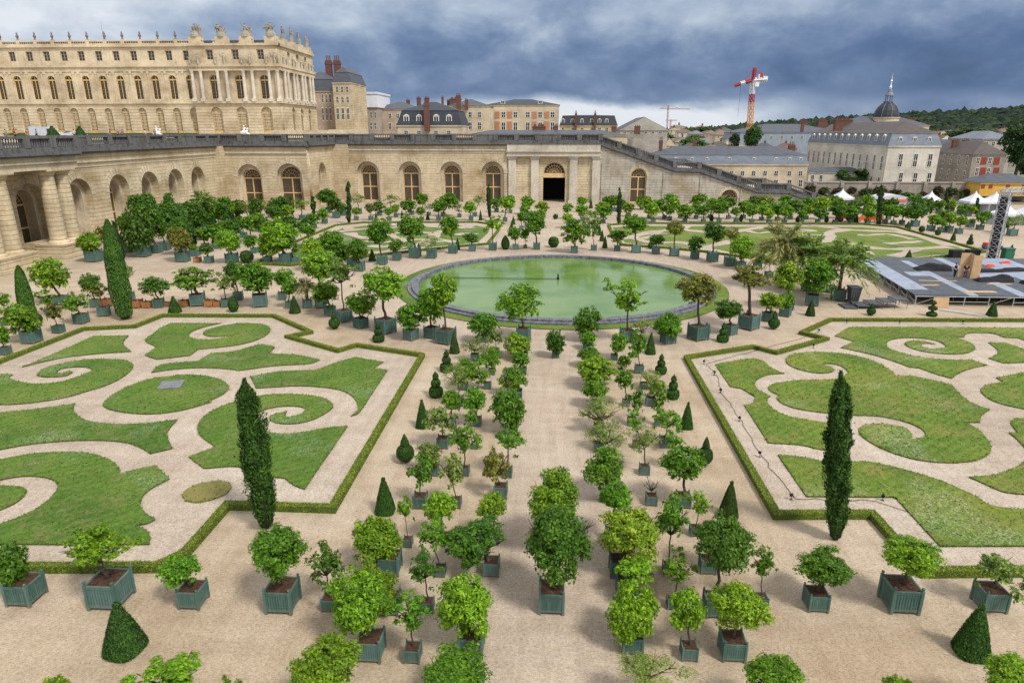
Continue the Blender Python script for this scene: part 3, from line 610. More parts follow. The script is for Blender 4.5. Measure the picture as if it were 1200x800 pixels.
CYPRESS=[(-12.56,25.35,1.65,6.94,-0.17),(12.62,25.98,1.36,7.6,-0.88),(-40.29,58.64,2.32,9.31,-0.09),(-45.88,53.91,1.65,5.94,0.07),(-39.02,126.9,1.55,7.77,0.4),(-12.98,139.02,1.41,6.33,-0.16),(12.7,128.71,1.38,6.77,-0.2),(61.72,130.67,1.93,7.31,-0.76),(86.67,154.05,1.22,4.55,-0.6),(96.97,166.9,1.22,3.13,-0.34),(81.58,150.59,1.29,3.38,-0.44),(88.75,146.39,0.98,3.81,-0.54),(-54.35,97.83,1.55,4.66,-0.03),(-52.27,100.29,1.52,4.5,0.19),(-62.11,117.55,1.84,4.46,0.1),(-62.28,124.19,1.3,3.62,0.07),(-56.53,115.52,1.28,3.82,0.1),(-61.96,129.27,1.43,4.08,0.09),(-55.42,140.74,1.0,3.89,0.06),(-50.88,141.12,1.27,3.88,0.08),(-60.06,89.16,1.9,5.09,-0.65),(-52.09,124.67,0.97,2.84,0.15)]
CRATES=[(-45.11,63.22,0.95),(-41.78,62.91,0.94),(-40.71,62.98,0.77),(-37.25,63.7,0.78),(-34.66,63.85,0.82),(-33.84,63.9,0.69),(-39.02,63.59,0.52),(-48.09,86.99,0.81)]
LAWNS=[
('lawnL',[(-39.57,53.01,1),(-36.6,53.29,1),(-35.74,51.14,0),(-33.71,49.04,1),(-35.74,48.45,0),(-37.89,47.47,0),(-39.01,46.19,0),(-39.7,44.98,1),(-39.6,46.96,0),(-39.54,49.76,0)]),
('lawnL',[(-38.54,37.82,1),(-35.65,37.99,0),(-34.14,38.28,0),(-32.49,39.2,0),(-31.6,40.46,0),(-30.89,41.95,0),(-30.85,43.85,0),(-31.46,45.66,0),(-32.45,46.7,0),(-33.61,47.11,0),(-35.39,47.09,0),(-36.78,46.52,0),(-37.66,45.48,0),(-37.74,44.34,0),(-37.36,43.46,0),(-36.7,43.07,0),(-35.62,43.1,0),(-35.01,43.49,0),(-35.1,44.13,1),(-35.58,44.47,0),(-35.65,43.85,0),(-36.28,43.95,1),(-36.48,44.79,0),(-35.84,45.21,0),(-34.77,45.2,0),(-33.98,44.68,0),(-33.96,43.84,0),(-34.22,42.94,0),(-34.84,42.05,0),(-36.24,41.73,0),(-37.83,42.14,0),(-38.96,42.83,0),(-39.18,43.42,1),(-39.82,43.49,0),(-40.27,42.93,0),(-41.26,40.84,1)]),
('lawnL',[(-28.95,38.39,0),(-29.37,39.83,0),(-29.26,41.72,0),(-28.46,43.29,0),(-26.93,43.97,0),(-27.28,44.02,0),(-25.39,44.09,0),(-23.58,43.32,0),(-22.23,41.94,0),(-22.03,40.46,0),(-22.49,39.07,0),(-22.12,39.23,0),(-23.47,37.7,0),(-25.03,37.12,0),(-26.66,37.24,0),(-28.08,37.69,0)]),
('lawnL',[(-36.28,36.05,1),(-34.63,36.76,0),(-32.88,37.4,0),(-30.91,38.47,1),(-30.22,37.35,0),(-29.07,36.35,0),(-27.62,35.68,0),(-26.01,35.53,0),(-24.42,35.75,0),(-22.87,36.42,1),(-22.53,34.77,0),(-22.19,34.1,0),(-21.03,32.57,1),(-21.91,31.89,1),(-22.94,32.62,0),(-24.3,33.19,0),(-26.0,33.31,0),(-27.52,33.15,0),(-29.21,32.67,0),(-30.56,31.85,0),(-31.61,30.77,1)]),
('lawnL',[(-31.09,29.65,1),(-29.63,30.73,0),(-28.32,31.53,0),(-26.56,31.82,0),(-25.21,31.72,0),(-24.01,31.22,0),(-23.02,30.6,0),(-22.1,29.6,1),(-21.6,30.12,0),(-20.84,30.58,1),(-19.29,29.24,1),(-19.64,28.39,0),(-19.68,27.57,0),(-19.32,26.74,0),(-18.7,26.11,0),(-17.89,25.59,1),(-18.09,25.23,0),(-18.47,25.07,1),(-17.85,24.77,0),(-17.35,24.27,0),(-17.05,23.72,1),(-19.8,23.53,0),(-22.77,23.39,0),(-25.36,23.26,1),(-25.81,23.77,1),(-25.27,24.32,0),(-24.7,24.79,0),(-24.33,25.34,0),(-24.03,26.01,0),(-24.02,27.0,0),(-24.41,28.11,0),(-25.07,28.75,0),(-25.93,29.05,0),(-26.7,29.09,0),(-27.39,28.93,0),(-27.87,28.62,0),(-28.53,28.11,0),(-29.15,27.49,1)]),
('lawnL',[(-27.78,26.93,0),(-27.75,27.82,0),(-27.41,28.06,0),(-26.9,28.09,0),(-26.22,28.03,0),(-25.7,27.7,0),(-25.44,27.15,0),(-25.39,26.45,0),(-25.63,25.91,0),(-26.07,25.45,0),(-27.13,25.9,0)]),
('lawnL',[(-17.81,27.75,0),(-17.87,28.35,0),(-17.41,28.95,0),(-16.77,29.22,0),(-16.09,29.09,0),(-15.72,28.59,0),(-15.72,27.97,0),(-16.1,27.45,0),(-16.78,27.12,0),(-17.37,27.24,0)]),
('lawnL',[(-35.15,57.36,1),(-30.41,57.57,1),(-31.26,56.53,0),(-31.72,54.94,0),(-31.43,53.66,0),(-30.48,52.78,0),(-29.23,52.55,0),(-28.16,53.04,0),(-27.27,54.36,1),(-28.09,53.67,0),(-29.32,53.47,0),(-30.29,54.05,0),(-30.68,55.21,0),(-30.1,56.6,0),(-28.83,57.74,1),(-26.76,57.65,1),(-25.55,56.67,0),(-24.82,55.16,0),(-24.82,53.12,0),(-25.61,51.57,0),(-26.98,50.63,0),(-28.63,49.96,1),(-28.48,48.35,1),(-30.57,47.29,1),(-32.09,48.24,1),(-32.34,50.31,1),(-34.06,51.66,0),(-34.68,52.84,0),(-34.83,54.56,1),(-35.13,55.41,0)]),
('lawnL',[(-29.27,44.39,1),(-29.57,46.02,0),(-28.45,46.72,0),(-27.15,47.15,1),(-27.1,49.07,1),(-25.6,49.59,0),(-24.7,50.76,0),(-24.01,51.67,1),(-22.6,50.89,1),(-22.45,49.24,1),(-19.91,48.97,0),(-17.84,47.96,1),(-18.35,47.03,0),(-20.77,46.4,0),(-23.05,45.22,1),(-24.17,45.53,0),(-26.2,45.64,0),(-28.08,45.15,0)]),
('lawnL',[(-21.63,44.05,1),(-20.86,44.67,0),(-19.83,45.28,0),(-17.38,45.66,1),(-16.44,47.29,0),(-15.29,48.77,1),(-12.78,47.76,1),(-13.19,46.28,1),(-12.03,46.02,1),(-11.97,37.97,0),(-12.32,37.52,1),(-12.17,38.19,0),(-12.28,39.04,0),(-12.84,40.26,0),(-13.87,41.53,0),(-15.26,42.16,0),(-17.18,42.45,0),(-18.88,42.14,0),(-20.26,41.82,1),(-20.93,42.93,0)]),
('lawnL',[(-12.1,36.12,1),(-12.04,28.66,1),(-12.68,28.98,0),(-13.45,29.69,1),(-14.69,29.83,0),(-16.34,30.72,0),(-18.11,30.43,1),(-19.59,31.66,1),(-19.15,32.32,0),(-18.67,32.88,1),(-20.03,34.03,0),(-20.82,34.99,0),(-21.36,36.34,0),(-21.37,37.98,0),(-20.71,39.24,0),(-19.65,40.41,0),(-18.08,40.89,0),(-16.28,40.8,0),(-14.95,40.32,0),(-14.04,39.29,0),(-13.9,38.43,0),(-14.4,37.07,0),(-15.19,36.3,0),(-16.2,36.18,0),(-17.04,36.6,0),(-17.37,37.38,0),(-16.59,38.03,1),(-16.44,37.27,0),(-16.07,37.2,0),(-15.48,37.83,0),(-15.52,38.5,0),(-16.29,38.87,0),(-17.5,38.73,0),(-18.21,38.07,0),(-18.23,37.33,0),(-17.56,35.94,0),(-16.68,35.09,0),(-15.4,34.79,0),(-14.15,35.24,0),(-13.18,35.81,0)]),
('lawnR',[(12.59,48.69,1),(14.54,49.79,0),(16.01,50.37,1),(16.47,49.71,0),(16.64,48.16,0),(17.21,47.01,1),(15.94,46.65,0),(14.93,45.71,0),(14.42,44.67,0),(14.37,43.53,0),(14.85,42.48,1),(14.49,42.01,0),(14.28,41.13,0),(14.44,39.89,0),(15.2,39.01,0),(16.55,38.45,0),(17.55,37.89,0),(17.56,36.14,1),(15.59,34.61,0),(14.25,35.12,0),(12.52,35.28,0),(12.54,35.33,1),(12.66,40.8,1),(13.26,41.01,0),(13.78,42.27,1),(13.22,43.78,0),(12.6,44.07,1)]),
('lawnR',[(18.31,50.02,0),(19.06,51.3,0),(20.54,52.12,0),(22.32,52.23,0),(24.07,51.6,0),(25.07,50.02,0),(25.3,48.31,0),(25.18,47.03,1),(26.3,47.09,1),(27.19,46.28,0),(28.18,45.39,1),(27.76,43.71,0),(27.62,41.92,0),(28.18,41.06,1),(27.01,39.97,0),(26.3,38.91,1),(25.35,38.85,1),(25.59,37.89,0),(25.29,36.49,0),(25.16,36.04,0),(24.89,35.49,0),(24.28,34.67,0),(23.18,33.85,0),(21.85,33.46,0),(20.54,33.5,0),(19.45,34.0,0),(18.59,35.11,0),(18.24,36.46,0),(18.43,37.34,0),(18.89,37.97,0),(19.8,38.33,0),(20.76,38.24,0),(21.36,37.67,0),(21.15,36.64,0),(20.8,36.28,1),(21.35,36.31,0),(21.94,36.68,0),(22.25,37.72,0),(21.77,38.76,0),(20.57,39.49,0),(19.05,39.56,0),(18.9,39.7,0),(17.09,39.91,0),(15.71,40.51,0),(15.15,41.46,0),(15.21,42.35,0),(15.47,42.67,1),(15.15,43.27,0),(15.16,44.06,0),(15.89,44.92,0),(16.96,45.32,0),(18.05,45.73,1),(19.27,45.8,0),(20.56,46.05,0),(21.46,46.8,0),(22.01,47.56,0),(22.05,48.87,0),(21.5,49.42,0),(20.69,49.29,1),(21.2,48.62,0),(21.09,47.87,0),(20.43,47.28,0),(19.34,47.32,0),(18.5,48.08,0),(18.18,49.02,0)]),
('lawnR',[(27.17,59.76,1),(32.12,60.05,0),(37.62,60.27,0),(44.3,60.51,1),(40.64,55.02,1),(40.15,57.14,1),(39.07,57.32,1),(38.89,58.43,0),(37.55,58.61,0),(36.43,58.18,0),(35.69,57.12,1),(34.95,57.07,1),(35.26,55.63,0),(34.99,54.45,0),(34.38,53.52,0),(33.11,52.57,0),(31.54,52.35,0),(30.21,52.83,0),(29.53,53.9,0),(29.69,55.06,0),(30.43,55.73,0),(31.44,55.79,0),(32.08,54.88,1),(31.69,55.18,0),(30.95,54.9,0),(30.66,54.1,0),(31.04,53.67,0),(32.07,53.83,0),(32.71,54.45,0),(32.81,55.72,0),(32.09,56.51,0),(30.47,56.66,0),(29.01,55.98,0),(28.15,54.97,0),(27.74,53.57,0),(28.34,52.28,0),(29.42,51.3,0),(31.02,50.9,0),(32.74,51.01,1),(33.24,49.81,1),(31.75,49.07,0),(30.08,47.86,0),(28.87,46.65,1),(28.23,47.57,0),(27.74,48.75,1),(27.11,48.98,0),(26.45,50.51,0),(25.52,51.9,0),(23.86,53.56,1),(25.68,55.3,1),(24.67,56.86,1)]),
('lawnR',[(36.84,55.73,1),(38.26,55.67,1),(38.62,53.99,0),(39.08,52.29,1),(38.21,51.01,1),(36.42,50.58,0),(34.74,50.33,1),(34.29,51.47,1),(35.37,52.28,0),(36.32,53.63,0)]),
('lawnR',[(36.87,49.37,1),(34.96,48.33,0),(32.15,46.99,1),(32.17,46.17,1),(30.94,45.66,0),(29.84,44.78,0),(29.32,43.8,0),(29.21,42.6,0),(29.66,41.76,0),(30.39,41.25,0),(31.11,40.75,1)]),
('lawnR',[(30.74,40.2,1),(29.41,39.73,0),(28.89,39.7,0),(28.16,39.02,0),(27.88,38.27,0),(27.66,37.54,1),(27.11,37.51,1),(27.01,36.59,0),(26.75,35.6,0),(26.27,34.44,0),(25.56,33.75,0),(24.33,32.85,0),(23.08,32.21,0),(21.62,31.9,1),(22.03,31.16,0),(22.42,30.46,0),(23.31,30.27,0),(24.52,30.14,1)]),
('lawnR',[(12.61,33.84,1),(13.75,33.66,0),(15.02,33.12,0),(16.42,33.25,0),(17.31,33.26,0),(18.56,32.62,0),(19.91,31.47,0),(20.72,30.15,0),(21.1,29.11,0),(22.4,28.87,0),(23.8,28.8,1),(21.81,25.91,1),(16.84,25.61,1),(16.87,29.62,1),(12.6,29.43,1)]),
('lawnBL',[(-38.41,104.67,1),(-38.37,119.89,1),(-35.17,124.34,1),(-15.14,125.89,1),(-11.44,122.62,1),(-11.19,116.69,1),(-11.86,106.27,1),(-14.59,103.98,1),(-24.79,96.73,1),(-34.8,87.38,1),(-38.43,88.41,1)]),
('lawnBR',[(11.77,107.25,1),(11.19,117.52,1),(11.19,124.55,1),(15.2,126.88,1),(40.13,127.2,1),(57.26,127.88,1),(61.22,124.2,1),(62.22,102.68,1),(47.73,94.53,1),(32.6,93.63,1),(26.36,98.48,1),(22.8,101.45,1),(17.88,104.05,1)]),
]
RIBBONS=[(2.0,[(49.01,130.34),(51.98,125.86),(53.21,124.38),(55.11,123.19),(59.48,122.39),(61.47,120.43),(62.17,116.14),(61.96,106.69)]),(2.2,[(53.21,124.38),(49.16,120.93),(46.76,116.17),(45.86,112.38),(46.85,109.44),(48.34,104.92),(51.54,103.09),(54.94,103.91),(60.99,105.83)]),(2.0,[(45.86,112.38),(42.76,109.19),(39.61,106.32)]),(1.6,[(41.15,117.2),(44.37,117.39),(46.91,116.57)]),(1.3,[(52.41,117.88),(53.67,117.17),(56.11,118.49),(57.91,119.0),(58.91,116.32),(59.31,113.18)]),(1.5,[(52.6,108.09),(54.62,109.05),(57.22,110.06),(59.77,111.43)]),(1.8,[(54.94,103.91),(52.32,100.62),(48.31,96.74)]),(1.3,[(44.8,123.65),(46.49,123.32),(46.32,122.02),(43.9,121.03)]),(1.6,[(45.32,103.8),(46.58,101.44),(45.48,98.08)]),(2.2,[(10.88,110.83),(13.38,113.21),(17.9,119.06),(20.28,120.89),(23.03,122.79),(25.11,120.96),(28.74,118.47),(33.32,121.45),(38.38,125.49),(42.34,123.51)]),(2.0,[(13.38,113.21),(14.59,109.25),(16.46,106.93),(19.26,107.61),(21.25,106.71),(22.47,102.27),(25.08,104.8),(29.24,109.42)]),(1.8,[(24.84,129.37),(24.73,125.36),(23.03,122.79)]),(1.8,[(22.47,102.27),(25.72,97.88)]),(1.3,[(34.53,122.6),(35.76,118.48),(39.21,121.17)]),(1.3,[(14.96,111.07),(17.1,114.39),(18.06,117.02),(19.98,117.13)]),(2.0,[(-39.4,107.48),(-37.84,114.24),(-35.93,117.75),(-32.91,120.3),(-29.14,121.75),(-23.73,124.08),(-17.85,121.94),(-14.92,126.15)]),(2.0,[(-35.39,114.83),(-33.66,111.69),(-30.23,109.02),(-27.44,114.42),(-23.9,116.19),(-20.46,115.28),(-19.35,118.51)]),(2.0,[(-29.86,106.5),(-26.41,104.82),(-24.46,106.82),(-20.44,108.03),(-17.32,105.73)]),(1.8,[(-28.83,114.78),(-26.82,111.06),(-24.46,106.82),(-25.39,100.6),(-28.22,101.47)]),(1.8,[(-20.46,115.28),(-19.09,109.09),(-15.2,105.49)]),(1.3,[(-16.24,112.94),(-15.29,115.37),(-12.87,114.0)]),(1.3,[(-17.54,123.44),(-16.03,121.07),(-14.2,122.89)]),(1.8,[(-20.21,99.06),(-20.25,107.84)]),(1.8,[(-27.84,94.93),(-24.29,96.07),(-23.05,100.4)]),(1.6,[(-35.93,117.75),(-38.28,122.2)]),(1.5,[(-28.5,125.07),(-28.46,121.79)])]
HEDGES=[('front left',[(-40.69,33.8),(-42.14,45.8),(-41.67,54.68),(-37.58,55.74),(-37.15,59.55),(-26.45,60.04),(-21.08,54.99),(-22.54,53.51),(-17.06,50.0),(-15.96,51.51),(-10.04,49.25),(-10.04,26.85),(-15.09,26.84),(-15.11,23.05),(-15.78,22.1),(-20.91,21.76),(-25.93,21.46)]),('front right',[(58.65,63.64),(44.25,62.71),(26.22,61.81),(22.0,57.31),(23.49,55.65),(18.01,51.56),(16.65,53.01),(10.65,49.97),(10.56,27.54),(14.98,27.84),(15.1,23.62),(19.21,23.92),(23.69,24.22)]),('far left',[(-10.11,103.84),(-13.99,101.58),(-24.1,93.91),(-34.48,85.0),(-39.49,85.89),(-40.96,104.01),(-40.72,123.77),(-36.65,127.92),(-14.6,129.87),(-9.94,125.61),(-9.56,118.89),(-10.11,103.84)]),('far right',[(10.94,104.28),(17.27,101.88),(22.08,99.17),(25.43,96.19),(31.63,91.36),(46.65,92.26),(63.6,101.29),(63.67,127.46),(58.98,131.18),(41.22,130.84),(15.23,130.03),(10.63,127.44),(10.49,117.99),(10.94,104.28)])]
HOUSES=[
{'n':'town_house','l':'tall stone pavilion with grey slate mansard beside the palace end','x0':-81.77,'x1':-74.72,'y':258,'d':20,'ze':34.07,'zr':39.89,'roof':'mansard','wall':'stone','rc':'slate','base':15.2,'zb':37.57,'w':[(-80.16,30.54,32.9,0.99),(-78.24,30.54,32.9,0.99),(-76.32,30.54,32.9,0.99),(-80.29,26.97,29.35,0.99),(-78.36,26.97,29.35,0.99),(-76.43,26.97,29.35,0.99),(-80.52,20.96,25.48,1.12),(-78.58,20.96,25.48,1.12),(-76.64,20.96,25.48,1.12)],'dm':[],'pn':[],'ch':[]},
{'n':'town_house','l':'pinkish stone wing with two red brick chimneys right behind the palace corner','x0':-96.1,'x1':-83.43,'y':263,'d':20,'ze':31.43,'zr':38.91,'roof':'mansard','wall':'pinkstone','rc':'slate','base':15.2,'zb':35.63,'w':[(-87.55,27.19,30.53,0.74),(-86.07,27.19,30.53,0.74),(-84.6,27.19,30.53,0.74),(-87.88,20.73,25.66,0.81),(-86.39,20.73,25.66,0.81),(-84.9,20.73,25.66,0.81)],'dm':[],'pn':[],'ch':[(-88.39,43.33,2.36,6),(-85.0,43.33,2.53,6)]},
{'n':'building','l':'block wrapped in white sheeting on its upper floors beside the stone pavilion','x0':-85.8,'x1':-73.84,'y':290,'d':22,'ze':26.51,'zr':32.52,'roof':'flat','wall':'greystone','rc':'white','base':0,'w':[(-83.64,22.12,24.83,0.89),(-81.83,22.12,24.83,0.89),(-80.01,22.12,24.83,0.89),(-78.2,22.12,24.83,0.89),(-76.39,22.12,24.83,0.89),(-74.58,22.12,24.83,0.89),(-83.95,17.69,20.76,0.97),(-82.13,17.69,20.76,0.97),(-80.3,17.69,20.76,0.97),(-78.48,17.69,20.76,0.97),(-76.66,17.69,20.76,0.97),(-74.85,17.69,20.76,0.97)],'dm':[],'pn':[],'ch':[]},
{'n':'town_house','l':'pink and cream house with dark slate roof behind the dormered house','x0':-78.67,'x1':-57.78,'y':300,'d':20,'ze':26.12,'zr':29.57,'roof':'hip','wall':'pinkstone','rc':'slate','base':0,'w':[(-74.56,22.28,24.38,1.54),(-70.82,22.28,24.38,1.54),(-67.46,22.28,24.38,1.54),(-74.81,17.71,20.53,1.62),(-71.05,17.71,20.53,1.62),(-67.68,17.71,20.53,1.62)],'dm':[],'pn':[],'ch':[(-65.25,30.26,1.54,5),(-60.4,31.3,1.73,5),(-56.71,31.3,1.92,5)]},
{'n':'town_house','l':'cream house with slate mansard roof,four arched dormers and a tall brick chimney','x0':-46.34,'x1':-27.19,'y':205,'d':18,'ze':18.68,'zr':25.57,'roof':'mansard','wall':'cream','rc':'slatedark','base':0,'zb':22.74,'w':[(-43.78,16.03,17.24,1.31),(-39.94,16.03,17.24,1.31),(-34.83,16.03,17.24,1.31),(-31.01,16.03,17.24,1.31)],'dm':[(-43.6,18.92,21.79,1.71),(-39.78,18.92,21.79,1.71),(-34.7,18.92,21.79,1.71),(-30.9,18.92,21.79,1.71)],'pn':[],'ch':[(-37.32,24.86,1.58,-0.6)]},
{'n':'town_house','l':'stone house with slate roof and cluster of brick chimneys beside the orange panelled building','x0':-37.62,'x1':-23.21,'y':250,'d':18,'ze':25.7,'zr':28.27,'roof':'hip','wall':'cream','rc':'slate','base':0,'w':[(-29.96,21.66,23.69,1.35),(-26.58,21.66,23.69,1.35),(-30.03,17.59,20.21,1.41),(-26.64,17.59,20.21,1.41)],'dm':[],'pn':[],'ch':[(-36.55,28.55,4.17,2),(-33.94,29.12,1.6,-1),(-31.08,27.7,1.12,-1),(-39.32,27.98,0.96,3),(-41.43,29.12,0.77,3)]},
{'n':'building','l':'long cream building with orange brick panels between its windows','x0':-26.55,'x1':1.82,'y':270,'d':22,'ze':26.66,'zr':29.12,'roof':'hip','wall':'cream','rc':'slatedark','base':0,'w':[(-24.25,22.01,24.19,1.8),(-19.47,22.01,24.19,1.8),(-14.86,22.01,24.19,1.8),(-10.1,22.01,24.19,1.8),(-5.35,22.01,24.19,1.8),(-0.6,22.01,24.19,1.8),(-24.29,17.32,20.45,1.8),(-19.48,17.32,20.45,1.8),(-14.85,17.32,20.45,1.8),(-10.07,17.32,20.45,1.8),(-5.29,17.32,20.45,1.8),(-0.53,17.32,20.45,1.8)],'dm':[(-19.78,26.97,28.35,1.73),(-5.4,26.97,28.35,1.73)],'pn':[(-21.94,21.7,24.19,1.9),(-17.16,21.7,24.19,1.9),(-7.64,21.7,24.19,1.9),(-2.89,21.7,24.19,1.9),(-21.97,17.32,20.61,1.9),(-17.17,17.32,20.61,1.9),(-7.6,17.32,20.61,1.9),(-2.83,17.32,20.61,1.9)],'ch':[]},
{'n':'town_house','l':'low yellow house with dark slate attic and two thin chimneys','x0':2.4,'x1':25.13,'y':280,'d':16,'ze':19.11,'zr':23.29,'roof':'mansard','wall':'yellow','rc':'slatedark','base':0,'zb':22.81,'w':[(3.73,16.84,18.46,1.29),(7.48,16.84,18.46,1.29),(11.21,16.84,18.46,1.29),(15.11,16.84,18.46,1.29),(18.15,16.84,18.46,1.29),(21.03,16.84,18.46,1.29)],'dm':[(3.66,19.91,21.85,1.44),(7.39,19.91,21.85,1.44),(11.11,19.91,21.85,1.44),(14.99,19.91,21.85,1.44),(18.03,19.91,21.85,1.44),(20.89,19.91,21.85,1.44)],'pn':[],'ch':[(8.65,23.93,0.79,-0.5),(16.23,23.93,0.79,-0.5)]},
{'n':'town_house','l':'long low slate roof running just behind the terrace balustrade','x0':-25.6,'x1':20.97,'y':200,'d':14,'ze':15.95,'zr':17.35,'roof':'hip','wall':'cream','rc':'slate','base':0,'w':[],'dm':[],'pn':[],'ch':[(0.7,18.63,1.15,1),(17.63,18.39,1.28,1),(-4.41,18.51,3.85,3)]},
{'n':'town_house','l':'house with wide pale gable and slate lower storey above the stairs','x0':22.47,'x1':38.63,'y':240,'d':24,'ze':17.55,'zr':21.96,'roof':'gable','wall':'greywall','rc':'slate','base':0,'w':[(24.13,16.17,17.42,1.11),(26.44,16.17,17.42,1.11),(31.34,16.17,17.42,1.11),(33.65,16.17,17.42,1.11),(36.23,16.17,17.42,1.11)],'dm':[],'pn':[],'ch':[(28.07,18.66,1.85,-2.5)]},
{'n':'building','l':'long low building with two tier slate mansard behind the great staircase','x0':29.15,'x1':73.32,'y':203,'d':14,'ze':7.91,'zr':12.78,'roof':'mansard','wall':'cream','rc':'slatelight','base':0,'zb':10.42,'w':[(51.8,4.66,6.11,1.3),(54.98,4.66,6.11,1.3),(58.14,4.66,6.11,1.3),(61.42,4.66,6.11,1.3),(64.58,4.66,6.11,1.3),(68.33,4.66,6.11,1.3),(71.47,4.66,6.11,1.3),(64.78,1.51,3.7,1.3),(68.67,1.51,3.7,1.3),(71.82,1.51,3.7,1.3)],'dm':[(35.58,8.39,9.82,1.04),(40.23,8.39,9.82,1.04),(44.63,8.39,9.82,1.04),(50.96,8.39,9.82,1.04),(57.99,8.39,9.82,1.04),(64.26,8.39,9.82,1.04),(68.12,8.39,9.82,1.04),(71.24,8.39,9.82,1.04)],'pn':[],'ch':[(32.27,14.43,1.04,3),(42.35,14.43,0.94,3),(52.36,13.25,0.68,1),(70.95,13.25,1.69,3)]},
{'n':'building','l':'big grey building under pale scaffold sheeting behind the crane','x0':83.99,'x1':129.45,'y':320,'d':30,'ze':16.63,'zr':20.27,'roof':'hip','wall':'sheet','rc':'slate','base':0,'w':[(88.84,13.7,15.17,1.23),(93.37,13.7,15.17,1.23),(97.89,13.7,15.17,1.23),(102.41,13.7,15.17,1.23),(106.92,13.7,15.17,1.23),(111.42,13.7,15.17,1.23),(115.91,13.7,15.17,1.23)],'dm':[],'pn':[],'ch':[(116.8,21.72,3.69,3),(125.65,22.09,4.1,3)]},
{'n':'mansion','l':'large white mansion with slate mansard and long side wing of tall windows','x0':93.57,'x1':107.68,'y':200,'d':62,'ze':13.14,'zr':19.81,'roof':'mansard','wall':'white','rc':'slatelight','base':0,'zb':16.32,'w':[(97.4,7.25,11.19,1.28),(101.47,7.25,11.19,1.28),(105.41,7.25,11.19,1.28),(98.26,2.33,6.09,1.28),(102.24,2.33,6.09,1.28),(106.09,2.33,6.09,1.28)],'dm':[(96.71,13.82,15.53,1.03),(100.62,13.82,15.53,1.03),(104.53,13.82,15.53,1.03)],'pn':[],'ch':[(92.93,20.7,2.56,8),(99.54,20.82,4.1,30),(87.02,20.37,0.9,40)],'sw':{'n':13,'rows':((10.6,6.2),(4.6,0.8)),'w':1.25}},
{'n':'town_house','l':'small white annex with lean slate roof in front of the white mansion','x0':78.57,'x1':96.22,'y':216,'d':8,'ze':5.14,'zr':6.41,'roof':'hip','wall':'white','rc':'slate','base':0,'w':[(79.85,1.18,4.38,1.0),(82.39,1.18,4.38,1.0),(90.85,2.21,4.25,1.0)],'dm':[],'pn':[],'ch':[]},
{'n':'town_house','l':'stone house with brown tiled roof and brick red shutters right of the mansion','x0':125.63,'x1':135.24,'y':215,'d':26,'ze':10.42,'zr':14.09,'roof':'hip','wall':'greystone','rc':'brownroof','base':0,'w':[(127.32,7.71,9.56,1.1),(130.78,7.71,9.56,1.1),(127.61,4.22,6.59,1.1),(130.95,4.22,6.59,1.1)],'dm':[],'pn':[(129.0,7.46,9.56,1.65),(132.77,7.46,9.56,1.65),(129.34,4.22,6.59,1.65),(133.18,4.22,6.59,1.65)],'ch':[(128.12,14.34,1.65,4),(131.3,14.34,1.65,4)],'sw':{'n':6,'rows':((10,7),(5.6,2.6)),'w':1.1}},
{'n':'town_house','l':'pale house with light grey roof under the wooded hill at right','x0':148.19,'x1':158.43,'y':250,'d':20,'ze':14.47,'zr':17.14,'roof':'hip','wall':'greywall','rc':'slatelight','base':0,'w':[(154.87,12.2,13.62,1.92),(149.75,12.2,13.62,1.28),(152.03,12.2,13.62,1.28)],'dm':[],'pn':[],'ch':[]},
{'n':'cottage','l':'low yellow cottage with dark red shutters and grey hipped roof','x0':106.66,'x1':120.57,'y':177,'d':9,'ze':4.74,'zr':6.8,'roof':'hip','wall':'ochre','rc':'slate','base':1.5,'w':[],'dm':[],'pn':[(107.3,3.39,4.53,0.91),(109.15,3.39,4.53,0.91),(113.24,3.39,4.53,0.91),(117.12,3.39,4.53,0.91)],'ch':[]},
{'n':'chapel_wing','l':'long slate roofed wing with cream corner pavilions under the chapel dome','x0':134.63,'x1':172.12,'y':332,'d':20,'ze':19.62,'zr':23.72,'roof':'hip','wall':'cream','rc':'slate','base':0,'w':[(140.18,17.38,18.88,1.28),(144.01,17.38,18.88,1.28),(165.01,17.38,18.88,1.28)],'dm':[],'pn':[],'ch':[(169.08,22.98,2.98,3),(134.52,22.61,1.7,3)]},
{'n':'town_house','l':'distant cream town house with slate roof,third from left beyond the staircase','x0':68.61,'x1':74.64,'y':420,'d':12,'ze':17.97,'zr':19.42,'roof':'gable','wall':'cream','rc':'slate','base':0,'w':[(69.92,16.27,17.48,0.86),(72.93,16.27,17.48,0.86)],'dm':[],'pn':[],'ch':[(72.37,20.38,0.86,2)]},
{'n':'town_house','l':'distant white town house with red tiled roof,sixth from left beyond the staircase','x0':70.71,'x1':78.36,'y':400,'d':12,'ze':16.54,'zr':18.38,'roof':'hip','wall':'white','rc':'tile','base':0,'w':[(72.42,14.92,16.08,0.82),(76.24,14.92,16.08,0.82)],'dm':[],'pn':[],'ch':[(75.56,19.3,0.82,2)]},
{'n':'town_house','l':'distant grey town house with pale zinc roof,eighth from left beyond the staircase','x0':74.06,'x1':80.41,'y':380,'d':12,'ze':15.69,'zr':17.44,'roof':'hip','wall':'greywall','rc':'slatelight','base':0,'w':[(75.44,14.15,15.25,0.78),(78.61,14.15,15.25,0.78)],'dm':[],'pn':[],'ch':[(77.99,18.31,0.78,2)]},
{'n':'town_house','l':'distant pink town house with brown tiled roof,eleventh from left beyond the staircase','x0':85.08,'x1':92.69,'y':400,'d':12,'ze':16.08,'zr':17.92,'roof':'gable','wall':'pinkstone','rc':'brownroof','base':0,'w':[(86.75,14.47,15.62,0.82),(90.55,14.47,15.62,0.82)],'dm':[],'pn':[],'ch':[(89.83,18.84,0.82,2)]},
